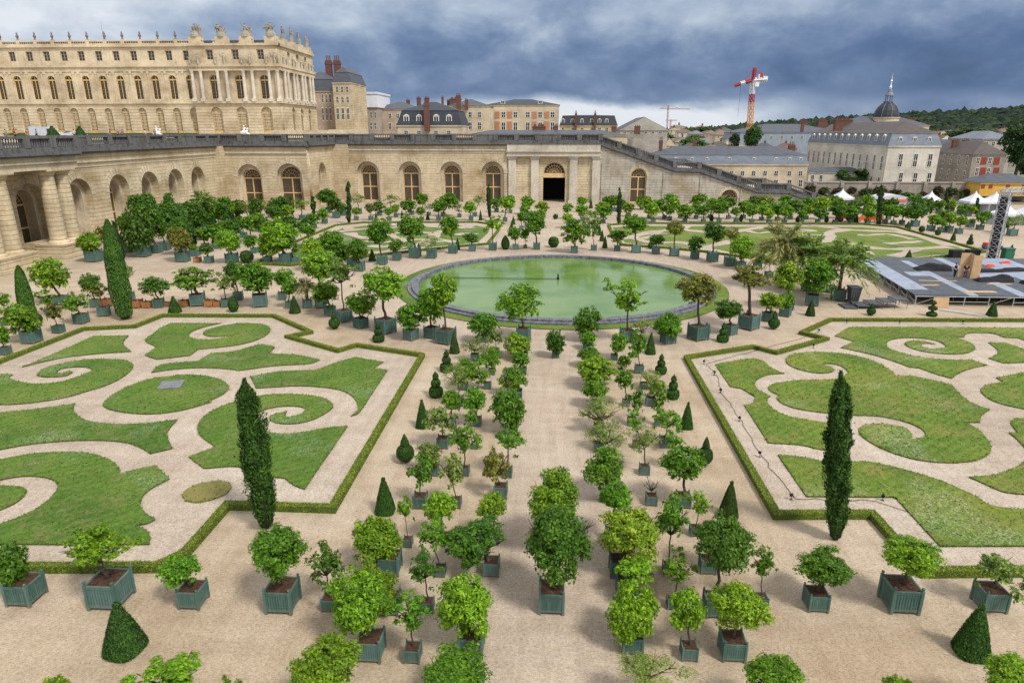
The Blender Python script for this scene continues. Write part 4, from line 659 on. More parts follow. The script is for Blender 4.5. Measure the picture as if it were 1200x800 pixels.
{'n':'town_house','l':'distant cream town house with orange tiled roof,fourteenth from left beyond the staircase','x0':82.22,'x1':89.07,'y':360,'d':12,'ze':15.35,'zr':17.83,'roof':'hip','wall':'cream','rc':'tile2','base':0,'w':[(83.71,13.89,14.93,0.74),(87.13,13.89,14.93,0.74)],'dm':[],'pn':[],'ch':[(86.39,18.65,0.74,2)]},
{'n':'town_house','l':'distant white town house with slate roof,sixteenth from left beyond the staircase','x0':78.21,'x1':83.53,'y':320,'d':12,'ze':13.69,'zr':15.9,'roof':'hip','wall':'white','rc':'slate','base':0,'w':[(79.33,12.39,13.32,0.66),(81.99,12.39,13.32,0.66)],'dm':[],'pn':[],'ch':[(81.35,16.63,0.66,2)]},
{'n':'town_house','l':'distant grey town house with red tiled roof,fifth from left beyond the staircase','x0':50.15,'x1':56.41,'y':290,'d':12,'ze':12.98,'zr':14.99,'roof':'gable','wall':'greywall','rc':'tile','base':0,'w':[(51.57,11.8,12.64,0.59),(54.7,11.8,12.64,0.59)],'dm':[],'pn':[],'ch':[(54.12,15.66,0.59,2)]},
{'n':'town_house','l':'distant pink town house with pale zinc roof,tenth from left beyond the staircase','x0':58.91,'x1':63.68,'y':285,'d':12,'ze':12.39,'zr':14.37,'roof':'hip','wall':'pinkstone','rc':'slatelight','base':0,'w':[(59.94,11.23,12.06,0.58),(62.32,11.23,12.06,0.58)],'dm':[],'pn':[],'ch':[(61.79,15.03,0.58,2)]},
{'n':'town_house','l':'distant cream town house with brown tiled roof,thirteenth from left beyond the staircase','x0':61.41,'x1':67.87,'y':270,'d':12,'ze':11.39,'zr':13.27,'roof':'hip','wall':'cream','rc':'brownroof','base':0,'w':[(62.86,10.29,11.07,0.55),(66.08,10.29,11.07,0.55)],'dm':[],'pn':[],'ch':[(65.46,13.89,0.55,2)]},
{'n':'town_house','l':'distant white town house with orange tiled roof,eighteenth from left beyond the staircase','x0':67.42,'x1':71.79,'y':262,'d':12,'ze':11.56,'zr':12.78,'roof':'gable','wall':'white','rc':'tile2','base':0,'w':[(68.34,10.5,11.26,0.54),(70.52,10.5,11.26,0.54)],'dm':[],'pn':[],'ch':[(70.04,13.38,0.54,2)]},
{'n':'town_house','l':'distant grey town house with slate roof,twentieth from left beyond the staircase','x0':77.15,'x1':82.12,'y':262,'d':12,'ze':10.97,'zr':12.79,'roof':'hip','wall':'greywall','rc':'slate','base':0,'w':[(78.2,9.9,10.66,0.54),(80.68,9.9,10.66,0.54)],'dm':[],'pn':[],'ch':[(80.08,13.39,0.54,2)]},
{'n':'town_house','l':'distant pink town house with red tiled roof,twenty-first from left beyond the staircase','x0':85.54,'x1':89.87,'y':262,'d':12,'ze':10.98,'zr':12.79,'roof':'hip','wall':'pinkstone','rc':'tile','base':0,'w':[(86.41,9.92,10.67,0.54),(88.57,9.92,10.67,0.54)],'dm':[],'pn':[],'ch':[(87.97,13.4,0.54,2)]},
{'n':'town_house','l':'distant cream town house with pale zinc roof,second from left beyond the staircase','x0':41.29,'x1':45.08,'y':262,'d':12,'ze':12.14,'zr':14.88,'roof':'gable','wall':'cream','rc':'slatelight','base':0,'w':[(42.11,11.07,11.83,0.54),(44.01,11.07,11.83,0.54)],'dm':[],'pn':[],'ch':[(43.53,15.49,0.54,2)]},
{'n':'town_house','l':'distant white town house with brown tiled roof,seventh from left beyond the staircase','x0':43.95,'x1':49.6,'y':235,'d':12,'ze':11.01,'zr':13.2,'roof':'hip','wall':'white','rc':'brownroof','base':0,'w':[(45.24,10.04,10.73,0.48),(48.06,10.04,10.73,0.48)],'dm':[],'pn':[],'ch':[(47.5,13.74,0.48,2)]},
{'n':'town_house','l':'distant grey town house with orange tiled roof,twelfth from left beyond the staircase','x0':50.09,'x1':55.01,'y':228,'d':12,'ze':10.66,'zr':12.79,'roof':'hip','wall':'greywall','rc':'tile2','base':0,'w':[(51.18,9.73,10.4,0.47),(53.64,9.73,10.4,0.47)],'dm':[],'pn':[],'ch':[(53.1,13.32,0.47,2)]},
{'n':'town_house','l':'distant pink town house with slate roof,seventeenth from left beyond the staircase','x0':56.22,'x1':60.53,'y':225,'d':12,'ze':10.23,'zr':12.33,'roof':'gable','wall':'pinkstone','rc':'slate','base':0,'w':[(57.15,9.31,9.97,0.46),(59.3,9.31,9.97,0.46)],'dm':[],'pn':[],'ch':[(58.76,12.85,0.46,2)]},
{'n':'town_house','l':'distant cream town house with red tiled roof,nineteenth from left beyond the staircase','x0':63.49,'x1':68.87,'y':226,'d':12,'ze':10.22,'zr':12.32,'roof':'hip','wall':'cream','rc':'tile','base':0,'w':[(64.68,9.29,9.95,0.46),(67.36,9.29,9.95,0.46)],'dm':[],'pn':[],'ch':[(66.74,12.84,0.46,2)]},
{'n':'town_house','l':'distant white town house with pale zinc roof,first from left beyond the staircase','x0':50.04,'x1':54.95,'y':340,'d':12,'ze':14.64,'zr':17.0,'roof':'hip','wall':'white','rc':'slatelight','base':0,'w':[(51.12,13.26,14.25,0.7),(53.56,13.26,14.25,0.7)],'dm':[],'pn':[],'ch':[(53.05,17.78,0.7,2)]},
{'n':'town_house','l':'distant grey town house with brown tiled roof,fourth from left beyond the staircase','x0':93.97,'x1':103.33,'y':560,'d':12,'ze':20.86,'zr':22.14,'roof':'gable','wall':'greywall','rc':'brownroof','base':0,'w':[(96.04,18.61,20.22,1.15),(100.71,18.61,20.22,1.15)],'dm':[],'pn':[],'ch':[(99.94,23.43,1.15,2)]},
{'n':'town_house','l':'distant pink town house with orange tiled roof,ninth from left beyond the staircase','x0':102.86,'x1':114.0,'y':520,'d':12,'ze':19.39,'zr':21.17,'roof':'hip','wall':'pinkstone','rc':'tile2','base':0,'w':[(105.36,17.3,18.79,1.07),(110.92,17.3,18.79,1.07)],'dm':[],'pn':[],'ch':[(110.0,22.36,1.07,2)]},
{'n':'town_house','l':'distant cream town house with slate roof,fifteenth from left beyond the staircase','x0':109.88,'x1':117.69,'y':470,'d':12,'ze':17.54,'zr':19.69,'roof':'hip','wall':'cream','rc':'slate','base':0,'w':[(111.55,15.65,17.0,0.96),(115.44,15.65,17.0,0.96)],'dm':[],'pn':[],'ch':[(114.63,20.76,0.96,2)]},
{'n':'town_house','l':'distant white town house with red tiled roof,second from left below the hill','x0':176.87,'x1':182.93,'y':330,'d':12,'ze':12.9,'zr':15.51,'roof':'gable','wall':'white','rc':'tile','base':0,'w':[(177.98,11.58,12.52,0.68),(181.0,11.58,12.52,0.68)],'dm':[],'pn':[],'ch':[(179.9,16.26,0.68,2)]},
{'n':'town_house','l':'distant grey town house with pale zinc roof,sixth from left below the hill','x0':187.92,'x1':193.2,'y':330,'d':12,'ze':12.53,'zr':14.77,'roof':'hip','wall':'greywall','rc':'slatelight','base':0,'w':[(188.81,11.22,12.16,0.68),(191.45,11.22,12.16,0.68)],'dm':[],'pn':[],'ch':[(190.42,15.51,0.68,2)]},
{'n':'town_house','l':'distant pink town house with brown tiled roof,ninth from left below the hill','x0':220.11,'x1':225.83,'y':360,'d':12,'ze':14.57,'zr':16.6,'roof':'hip','wall':'pinkstone','rc':'brownroof','base':0,'w':[(221.05,13.15,14.17,0.74),(223.9,13.15,14.17,0.74)],'dm':[],'pn':[],'ch':[(222.82,17.4,0.74,2)]},
{'n':'town_house','l':'distant cream town house with orange tiled roof,first from left below the hill','x0':223.52,'x1':229.29,'y':420,'d':12,'ze':15.1,'zr':17.47,'roof':'gable','wall':'cream','rc':'tile2','base':0,'w':[(224.45,13.44,14.63,0.86),(227.33,13.44,14.63,0.86)],'dm':[],'pn':[],'ch':[(226.22,18.42,0.86,2)]},
{'n':'town_house','l':'distant white town house with slate roof,third from left below the hill','x0':234.17,'x1':241.05,'y':430,'d':12,'ze':15.55,'zr':17.97,'roof':'hip','wall':'white','rc':'slate','base':0,'w':[(235.36,13.85,15.06,0.88),(238.79,13.85,15.06,0.88)],'dm':[],'pn':[],'ch':[(237.58,18.93,0.88,2)]},
{'n':'town_house','l':'distant grey town house with red tiled roof,fifth from left below the hill','x0':252.16,'x1':257.3,'y':450,'d':12,'ze':15.99,'zr':18.52,'roof':'hip','wall':'greywall','rc':'tile','base':0,'w':[(252.88,14.21,15.48,0.92),(255.44,14.21,15.48,0.92)],'dm':[],'pn':[],'ch':[(254.26,19.53,0.92,2)]},
{'n':'town_house','l':'distant pink town house with pale zinc roof,seventh from left below the hill','x0':250.47,'x1':258.3,'y':430,'d':12,'ze':15.07,'zr':17.0,'roof':'gable','wall':'pinkstone','rc':'slatelight','base':0,'w':[(251.86,13.37,14.58,0.88),(255.77,13.37,14.58,0.88)],'dm':[],'pn':[],'ch':[(254.56,17.97,0.88,2)]},
{'n':'town_house','l':'distant cream town house with brown tiled roof,eighth from left below the hill','x0':270.62,'x1':277.77,'y':450,'d':12,'ze':15.99,'zr':18.51,'roof':'hip','wall':'cream','rc':'brownroof','base':0,'w':[(271.8,14.22,15.48,0.92),(275.37,14.22,15.48,0.92)],'dm':[],'pn':[],'ch':[(274.03,19.52,0.92,2)]},
{'n':'town_house','l':'distant white town house with orange tiled roof,tenth from left below the hill','x0':278.17,'x1':286.32,'y':450,'d':12,'ze':16.5,'zr':19.01,'roof':'hip','wall':'white','rc':'tile2','base':0,'w':[(279.59,14.73,15.99,0.92),(283.66,14.73,15.99,0.92)],'dm':[],'pn':[],'ch':[(282.24,20.02,0.92,2)]},
{'n':'town_house','l':'distant grey town house with slate roof,fourth from left below the hill','x0':158.74,'x1':166.07,'y':290,'d':12,'ze':11.75,'zr':14.05,'roof':'gable','wall':'greywall','rc':'slate','base':0,'w':[(160.21,10.59,11.42,0.59),(163.87,10.59,11.42,0.59)],'dm':[],'pn':[],'ch':[(162.78,14.71,0.59,2)]},
{'n':'town_house','l':'distant pink town house with red tiled roof,eleventh from left below the hill','x0':254.1,'x1':261.34,'y':400,'d':12,'ze':14.31,'zr':17.0,'roof':'hip','wall':'pinkstone','rc':'tile','base':0,'w':[(255.34,12.73,13.86,0.82),(258.96,12.73,13.86,0.82)],'dm':[],'pn':[],'ch':[(257.58,17.89,0.82,2)]},
]
SPOTS=[(11.79,48.83),(12.02,46.42),(11.62,42.9),(11.68,38.28),(11.55,33.55),(11.77,29.14),(16.14,29.33),(16.8,52.46),(23.69,57.93),(21.62,53.42),(27.45,61.18),(32.21,61.18),(38.03,61.53)]
# ------------------------------------------------------------------ ground and parterres
def sheet(name,pts,z,m,kind='structure',thick=None):
    if thick:
        me=poly_fill(pts,[],thick,name,m);o=link(name,me,None,(0,0,z+thick/2))
    else:
        me=bpy.data.meshes.new(name);bm=bmesh.new();bm.faces.new([bm.verts.new((p[0],p[1],0)) for p in pts]);bmesh.ops.triangulate(bm,faces=bm.faces[:])
        bm.normal_update()
        for f in bm.faces:
            if f.normal.z<0:f.normal_flip()
        bm.to_mesh(me);bm.free();me.materials.append(m);o=link(name,me,None,(0,0,z))
    tag(o,kind=kind);return o
mb=MB();S=9000
mb.add([(-S,-200,0),(S,-200,0),(S,S,0),(-S,S,0)],[(0,1,2,3)]);gm=M['gravel']
g,nt,b=mat('ground_sand_and_town',.95)
tag(mb.build('ground',M['gravel']),kind='structure')
mb=MB();mb.add([(62,171,.006),(S,171,.006),(S,S,.006),(-S,S,.006),(-S,215,.006),(62,215,.006)],[(0,1,2,3,4,5)])
tag(mb.build('town_ground',plain('town_ground',(.16,.15,.11),.95,.4,.05)),kind='structure')
CX,CY=1.02,76.4
def cat(pts,step=.35):
    """closed smooth outline through points, sharp where flagged"""
    n=len(pts);out=[]
    for i in range(n):
        p1=pts[i];p2=pts[(i+1)%n];p0=pts[i-1] if not p1[2] else p1;p3=pts[(i+2)%n] if not p2[2] else p2
        if p1[2]: p0=(2*p1[0]-p2[0],2*p1[1]-p2[1])
        if p2[2]: p3=(2*p2[0]-p1[0],2*p2[1]-p1[1])
        L=math.hypot(p2[0]-p1[0],p2[1]-p1[1]);k=max(1,min(12,int(L/step)))
        for j in range(k):
            t=j/k;q=[]
            for a in(0,1):
                q.append(.5*((2*p1[a])+(-p0[a]+p2[a])*t+(2*p0[a]-5*p1[a]+4*p2[a]-p3[a])*t*t+(-p0[a]+3*p1[a]-3*p2[a]+p3[a])*t**3))
            out.append(tuple(q))
    return out
for i,(nm,h) in enumerate(HEDGES):
    sheet('parterre_gravel',h[:-1] if h[0]==h[-1] else h,.020+.004*i,M['parterregravel'],'structure',.002)
TU=[]
def tuft(me,z,edge):
    rng=np.random.default_rng(len(TU));me.calc_loop_triangles();co=np.array([v.co[:] for v in me.vertices]);tri=np.array([t.vertices[:] for t in me.loop_triangles if t.normal.z>.5])
    a,b,c=co[tri[:,0]],co[tri[:,1]],co[tri[:,2]];ar=np.linalg.norm(np.cross(b-a,c-a),axis=1)/2
    ym=co[:,1].mean();den=34 if ym<36 else(18 if ym<46 else 8);n=int(ar.sum()*den)
    ix=rng.choice(len(tri),n,p=ar/ar.sum());u=rng.random((n,2));f=u.sum(1)>1;u[f]=1-u[f]
    P=a[ix]+(b-a)[ix]*u[:,:1]+(c-a)[ix]*u[:,1:]
    E=np.array(edge);E2=np.roll(E,-1,0);ln=np.linalg.norm(E2-E,axis=1);m=int(ln.sum()*(16 if ym<40 else 7));j=rng.choice(len(E),m,p=ln/ln.sum());q=E[j]+(E2-E)[j]*rng.random((m,1))+rng.normal(0,.03,(m,2))
    P=np.vstack([P[:,:2],q]);k=len(P);P=np.column_stack([P,z+rng.uniform(-.01,.035,k)])
    ax=unit(np.column_stack([rng.normal(0,.8,(k,2)),np.ones(k)*.5]));nr=unit(rng.normal(0,.7,(k,3))+np.array([0,0,.8]))
    L=rng.uniform(.06,.17,k)*(1 if ym<36 else 1.4);TU.append(leafquads(P,nr,ax,L,L*.35))
def tuft_done():
    o=link('grass',quads(np.concatenate(TU),M['leaf'],'grass'));o.color=(.105,.175,.022,1);tag(o,'short uneven grass tufts growing over the scroll lawns','grass',kind='stuff')
for i,(reg,pts) in enumerate(LAWNS):
    o=sheet('lawn',cat(pts,.35 if len(reg)==5 else .8),.037,M['drygrass'] if i==6 else M['grass'],'structure',.055 if len(reg)==5 else .03)
    if len(reg)==5: tuft(o.data,.037+.055,cat(pts,.35))
tuft_done()
def ribbon(k,w,pts):
    P=[Vector(p) for p in pts];q=[]
    for i in range(len(P)-1):
        p0=P[max(i-1,0)];p1=P[i];p2=P[i+1];p3=P[min(i+2,len(P)-1)]
        for j in range(8):
            t=j/8;q.append(.5*(2*p1+(p2-p0)*t+(2*p0-5*p1+4*p2-p3)*t*t+(3*p1-p0-3*p2+p3)*t**3))
    q.append(P[-1]);vs=[]
    for i,p in enumerate(q):
        d=(q[min(i+1,len(q)-1)]-q[max(i-1,0)]).normalized();n=Vector((-d.y,d.x));ww=w*.5*(1+.25*math.sin(i*.5))
        vs+=[(p.x+n.x*ww,p.y+n.y*ww,0),(p.x-n.x*ww,p.y-n.y*ww,0)]
    m=MB();m.add(vs,[(2*i,2*i+1,2*i+3,2*i+2) for i in range(len(q)-1)]);o=m.build('lawn_path',M['parterregravel']);o.location=(0,0,.074+.003*k);tag(o,kind='structure')
for k,(w,pts) in enumerate(RIBBONS): ribbon(k,w,pts)
# drain cover
me=MB();me.cbox(0,0,0,1.5,1.5,.05,.3);o=me.build('drain_cover',plain('lead_cover',(.17,.17,.19),.5,.3,3));o.location=(-26.4,42.0,.13);tag(o,'square grey metal cover set in the oval lawn','cover')
# hedges
def hedge(pts,name,label,dens,leaf):
    core=MB();C=[];Nn=[];Ax=[]
    hw,hh=.19,.34
    rng=np.random.default_rng(len(pts))
    n=len(pts);L=[];
    def off(i,s):
        a=Vector(pts[max(i-1,0)]);b=Vector(pts[i]);c=Vector(pts[min(i+1,n-1)])
        d1=(b-a).normalized() if i>0 else (c-b).normalized();d2=(c-b).normalized() if i<n-1 else d1
        nn=(Vector((-d1.y,d1.x))+Vector((-d2.y,d2.x)));nn.normalize();k=max(.35,nn.dot(Vector((-d1.y,d1.x))))
        return b+nn*s*hw/k
    for i in range(n-1):
        A0,A1=off(i,1),off(i,-1);B0,B1=off(i+1,1),off(i+1,-1)
        z0=0.0;z1=hh-.03;vs=[]
        for p in(A0,A1,B1,B0): vs.append((p.x,p.y,z0))
        for p in(A0,A1,B1,B0): vs.append((p.x,p.y,z1))
        core.add(vs,[(4,5,6,7),(1,0,4,5)[::-1] if i==0 else (0,1,5,4),(1,2,6,5),(2,3,7,6),(3,0,4,7)])
        a=np.array(pts[i]);bb=np.array(pts[i+1]);ln=np.linalg.norm(bb-a);k=int(ln*dens)
        if k<1: continue
        t=rng.random(k)[:,None];face=rng.random(k)
        side=np.array([-(bb-a)[1],(bb-a)[0]])/ln
        s=np.where(face<.42,rng.uniform(-1,1,k),np.where(face<.71,1.,-1.))
        z=np.where(face<.42,hh,rng.uniform(.03,hh,k))
        xy=a+(bb-a)*t+side*(s*hw)[:,None]
        c=np.column_stack([xy,z+rng.normal(0,.018,k)])
        nr=np.column_stack([side[0]*np.where(face<.42,0,s),side[1]*np.where(face<.42,0,s),np.where(face<.42,1,.35)])+rng.normal(0,.45,(k,3))
        C.append(c);Nn.append(unit(nr));Ax.append(unit(rng.normal(0,1,(k,3))))
    C=np.concatenate(C);Nn=np.concatenate(Nn);Ax=np.concatenate(Ax)
    lf=rng.uniform(.7,1.3,len(C))*leaf
    o=core.build(name,M['hedgecore']);tag(o,label,'hedge')
    l=link('leaves',quads(leafquads(C,Nn,Ax,lf,lf*.6),M['hedgeleaf'],'hedge_leaves'),o);l.color=(.21,.265,.022,1);l['kind']='stuff'
hl={'front left':'low clipped box hedge zigzagging around the near left scroll lawn','front right':'low clipped box hedge zigzagging around the near right scroll lawn',
 'far left':'low box hedge around the far left scroll lawn before the arches','far right':'low box hedge around the far right scroll lawn beyond the stage'}
for nm,h in HEDGES: hedge(h,'box_hedge',hl[nm],230 if 'front' in nm else 50,.075 if 'front' in nm else .17)
# ------------------------------------------------------------------ basin
wm,nt,b=mat('green_pond_water',.10);p=gpos(nt)
f=noise(nt,p,.14,5,.6,.6);f2=noise(nt,p,.5,5,.65,.8)
setc(nt,b,mix(nt,math_(nt,'MULTIPLY',ramp(nt,f2,[(.5,0.),(.75,1.)]),.35),ramp(nt,f,[(.36,(.085,.165,.035)),(.5,(.125,.215,.055)),(.64,(.165,.245,.08))]),(.20,.25,.05)))
b.inputs['Specular IOR Level'].default_value=.5;b.inputs['IOR'].default_value=1.33
bump(nt,b,noise(nt,mapping(nt,p,(1,3,1)),1.6,4,.6),.07,.05)
ws=[(CX+16.5*math.cos(t*math.pi/64),CY+16.5*math.sin(t*math.pi/64)) for t in range(128)]
tag(sheet('water',ws,.05,wm),kind='structure')
gr=MB();n=128
def ringmesh(mbx,r0,r1,z0,z1,n=128,gap=0):
    for k in range(n):
        t0=2*math.pi*(k+gap)/n;t1=2*math.pi*(k+1-gap)/n;vs=[]
        for z in(z0,z1):
            for r,t in((r0,t0),(r1,t0),(r1,t1),(r0,t1)): vs.append((CX+r*math.cos(t),CY+r*math.sin(t),z))
        mbx.add(vs,[(3,2,1,0),(4,5,6,7),(0,1,5,4),(1,2,6,5),(2,3,7,6),(3,0,4,7)])
ringmesh(gr,17.55,18.9,.01,.07);tag(gr.build('grass_border',M['grass']),kind='structure')
rim=MB();ringmesh(rim,16.35,17.15,-.2,.42,96,.02);ringmesh(rim,17.15,17.6,-.2,.22,96,.02)
ringmesh(rim,16.4,17.5,-.3,.18,96,0)
rs=mottled('basin_rim_stone',(.05,.055,.075),(.13,.135,.16),(.27,.27,.29),2.2)
tag(rim.build('basin_rim',rs),'round grey stone rim of the green pond','pond rim')
pp=MB();pp.tube([(-15.6,CY+2.3,.12),(-8,CY+2.2,.13),(CX-.4,CY+2.2,.13)],[.035]*3,6);pp.lathe([(.16,0),(.16,.25),(.09,.3),(.09,.62),(.05,.7)],10,(CX-.2,CY+2.2,.05))
tag(pp.build('fountain_pipe',M['black']),'thin dark pipe with upright fountain nozzle lying across the pond','fountain pipe')
# ------------------------------------------------------------------ foliage library
HUE=[(.098,.220,.012),(.150,.275,.014),(.062,.148,.013),(.145,.215,.052),(.15,.165,.03),(.165,.255,.017)]
def crown_mesh(n,leaf,seed,lump=.3,nc=46,asym=.25,droop=.0,ratio=.5):
    rng=np.random.default_rng(seed)
    d=unit(rng.normal(0,1,(nc,3)));d[:,2]=d[:,2]*.85+.08;d=unit(d)
    lob=unit(rng.normal(0,1,(6,3)));lw=rng.uniform(-.22,.26,6)
    rad=rng.uniform(.50,.82,nc)*(1+asym*np.sin(d[:,0]*2.3+seed)*d[:,1]+(np.maximum(d@lob.T,0)**3)@lw)
    cc=d*rad[:,None];cr=rng.uniform(.13,.15+lump,nc)
    cc=np.vstack([cc,rng.normal(0,.22,(max(4,nc//6),3))]);cr=np.concatenate([cr,np.full(max(4,nc//6),.34)])
    w=cr**2;w/=w.sum();idx=rng.choice(len(cc),n,p=w)
    v=unit(rng.normal(0,1,(n,3)));v[:,2]=np.where(v[:,2]<-.35,-v[:,2],v[:,2])
    r=rng.random(n)**.38
    c=cc[idx]+v*(cr[idx]*r)[:,None]
    nrm=unit(v*.75+unit(c)*.35+np.array([0,0,.35])+rng.normal(0,.42,(n,3)))
    ax=unit(rng.normal(0,1,(n,3))+unit(c)*.6+np.array([0,0,-droop]))
    L=rng.uniform(.5,1.5,n)*leaf
    return quads(leafquads(c,nrm,ax,L,L*ratio*rng.uniform(.75,1.25,n)),M['leaf'],'crown')
def crown_set(k,*a,**kw): return [crown_mesh(a[0],a[1],100*k+i,*a[2:],**kw) for i in range(kw.pop('count',5))] if False else None
CR={}
for lod,(n,leaf,cnt) in {'near':(12500,.10,7),'mid':(4000,.155,6),'far':(1000,.28,5)}.items():
    CR['r',lod]=[crown_mesh(n,leaf,11+i,.17,95,.3) for i in range(cnt)]
    CR['s',lod]=[crown_mesh(int(n*.30),leaf*1.15,41+i,.14,26,.5) for i in range(4)]
    CR['o',lod]=[crown_mesh(int(n*.48),leaf*1.05,61+i,.10,52,.5) for i in range(3)]
    CR['k',lod]=[crown_mesh(int(n*.42),leaf*.8,81+i,.2,34,.45,.8,.28) for i in range(3)]
    CR['d',lod]=[crown_mesh(n,leaf,91+i,.22,70,.1) for i in range(2)]
def trunk_mesh(seed,limbs,r=.05):
    rn=random.Random(seed);m=MB()
    pts=[(0,0,0)];
    for i in range(1,6): pts.append((rn.uniform(-.04,.04),rn.uniform(-.04,.04),i/5))
    m.tube(pts,[r*1.25,r*1.0,r*.95,r*.9,r*.85,r*.8],7)
    return m.mesh('trunk',M['bark'],True)
def branch_mesh(seed,limbs,r=.05):
    rn=random.Random(seed);m=MB()
    for k in range(limbs):
        a=2*math.pi*(k+rn.random()*.6)/limbs;p0=Vector((0,0,-.45));e=rn.uniform(.5,.8);h=rn.uniform(.1,1.1)
        p1=p0+Vector((math.cos(a)*e*.45,math.sin(a)*e*.45,h*.4));p2=p0+Vector((math.cos(a)*e,math.sin(a)*e,h))
        m.tube([p0,p1,p2],[r,r*.7,r*.3],5)
        for q in range(3):
            b=a+rn.uniform(-1.,1.);f=p1.lerp(p2,rn.random()*.8);p3=f+Vector((math.cos(b)*.3,math.sin(b)*.3,rn.uniform(.1,.4)));m.tube([f,p3],[r*.4,r*.15],4)
    return m.mesh('branches',M['bark'],True)
BRM=[branch_mesh(i,6) for i in range(4)];BRO=[branch_mesh(40+i,9,.055) for i in range(2)]
TR=[trunk_mesh(i,5) for i in range(5)];TRO=[trunk_mesh(20+i,8,.06) for i in range(3)]
TRB=trunk_mesh(33,9,.03)
def planter_mesh(posts):
    m=MB()
    m.box(-.45,.45,-.45,.45,.10,.90)
    for s in(-1,1):
        for ax in(0,1):
            k=9
            for i in range(k):
                a=-.43+.86*i/k;bq=a+.86/k-.022;t0,t1=(.45,.475) if s>0 else(-.475,-.45)
                if ax: m.box(a,bq,t0,t1,.17,.84)
                else: m.box(t0,t1,a,bq,.17,.84)
            for z0,z1,e in((.10,.19,.49),(.80,.885,.49),(.885,.915,.505)):
                t0,t1=(.44,e) if s>0 else(-e,-.44)
                if ax: m.box(-.44,.44,t0,t1,z0,z1)
                else: m.box(t0,t1,-.44,.44,z0,z1)
            # iron hinge bars
            for z in(.30,.70):
                t0,t1=(.47,.484) if s>0 else(-.484,-.47)
                if ax: m.box(-.44,.44,t0,t1,z,z+.018)
                else: m.box(t0,t1,-.44,.44,z,z+.018)
    if posts:
        for sx in(-1,1):
            for sy in(-1,1): post(m,sx*.462,sy*.462)
    return m.mesh('planter_box',M['planter'])
def post(m,x,y):
    m.box(x-.05,x+.05,y-.05,y+.05,0,.96);m.lathe([(.03,.96),(.03,.99),(.058,1.03),(.05,1.07),(.0,1.09)],8,(x,y,0))
PL=planter_mesh(False);PLP=planter_mesh(True)
pm=MB();post(pm,0,0);POST=pm.mesh('corner_post',M['planter'])
pl2=MB();pl2.box(-.46,.46,-.46,.46,.07,.93)
for sx in(-1,1):
    for sy in(-1,1): pl2.box(sx*.46-.045,sx*.46+.045,sy*.46-.045,sy*.46+.045,0,1.05)
PLF=pl2.mesh('planter_box',M['planter'])
sm=MB();sm.box(-.43,.43,-.43,.43,.86,.902)
rn=random.Random(3)
for i in range(60): sm.cbox(rn.uniform(-.38,.38),rn.uniform(-.38,.38),.905,rn.uniform(.03,.08),rn.uniform(.03,.08),rn.uniform(.02,.05),rn.random()*3)
SOIL=sm.mesh('soil',M['soil'])
def frond_mesh(seed,cnt=44):
    rng=np.random.default_rng(seed);C=[];Nn=[];Ax=[];L=[]
    for k in range(cnt):
        a=2*math.pi*k*.382+rng.uniform(-.2,.2);up=-.25+1.6*rng.random();m=24;ln0=rng.uniform(.85,1.1)
        d0=np.array([math.cos(a),math.sin(a),0]);side=np.array([-math.sin(a),math.cos(a),0])
        for j in range(m):
            t=(j+.8)/m*ln0;q=d0*t*max(math.cos(up),.12)+np.array([0,0,math.sin(up)*t*.95-.62*t*t*max(math.cos(up),.3)])
            for s in(-1,1):
                dirv=side*s*.42+d0*.8*max(math.cos(up),.15)+np.array([0,0,.85*math.sin(up)-.75*t]);ln=.26*math.sin(math.pi*min(1,.12+t/ln0*.86))+.05
                dirv/=np.linalg.norm(dirv);C.append(q+dirv*ln*.5);Ax.append(dirv);Nn.append(np.array([0,0,1.])*.7+d0*.3*math.sin(up)+rng.normal(0,.4,3));L.append(ln)
    C=np.array(C);L=np.array(L)
    return quads(leafquads(C,unit(np.array(Nn)),unit(np.array(Ax)),L,L*.11+.010),M['leaf'],'fronds')
FR=[frond_mesh(i) for i in range(3)]
pt=MB();pt.lathe([(.16,0),(.2,.1),(.15,.3),(.19,.45),(.15,.6),(.2,.8),(.17,1)],10);PTR=pt.mesh('palm_trunk',M['bark'])
fm=MB()
for i in range(26):
    u=Vector((R.gauss(0,1),R.gauss(0,1),R.gauss(0,.8))).normalized()*R.uniform(.72,.98);fm.lathe([(.0,-.03),(.027,-.013),(.03,.007),(.017,.027),(0,.032)],6,u)
FRUIT=fm.mesh('fruit',M['lemon'],True)
# ------------------------------------------------------------------ potted trees
PH={'frontL':('x','from left, in the front row below the left lawn'),'frontR':('x','from left, in the front row below the right lawn'),
'bottom':('x','from left, cut by the bottom edge'),'A':('y','from front, in the outer column left of the avenue'),'B':('y','from front, in the middle column left of the avenue'),
'C':('y','from front, in the inner column left of the avenue'),'mid':('y','from front, standing on the central avenue'),'D':('y','from front, in the inner column right of the avenue'),
'E':('y','from front, in the middle column right of the avenue'),'F':('y','from front, in the outer column right of the avenue'),
'arcL':('x','from left, in the arc above the left lawn'),'west':('x','from left, on the sand at the left frame edge'),
'backL':('x','from left, in the arc behind the pond, left half'),'clusterL':('x','from left, in the thicket by the left arcade'),
'wallL':('x','from left, before the arched windows left of the door'),'avenue':('x','from left, beside the path to the dark doorway'),
'backR':('x','from left, in the arc behind the pond, right half'),'arcR':('x','from left, in the arc right of the pond'),'arcF':('x','from left, between the columns and the near pond rim'),
'rowF':('x','from left, front row beyond the far right lawn'),'rowM':('x','from left, middle row beyond the far right lawn'),'rowB':('x','from left, back row below the great staircase'),
'east':('x','from left, on the far right sand below the white tents')}
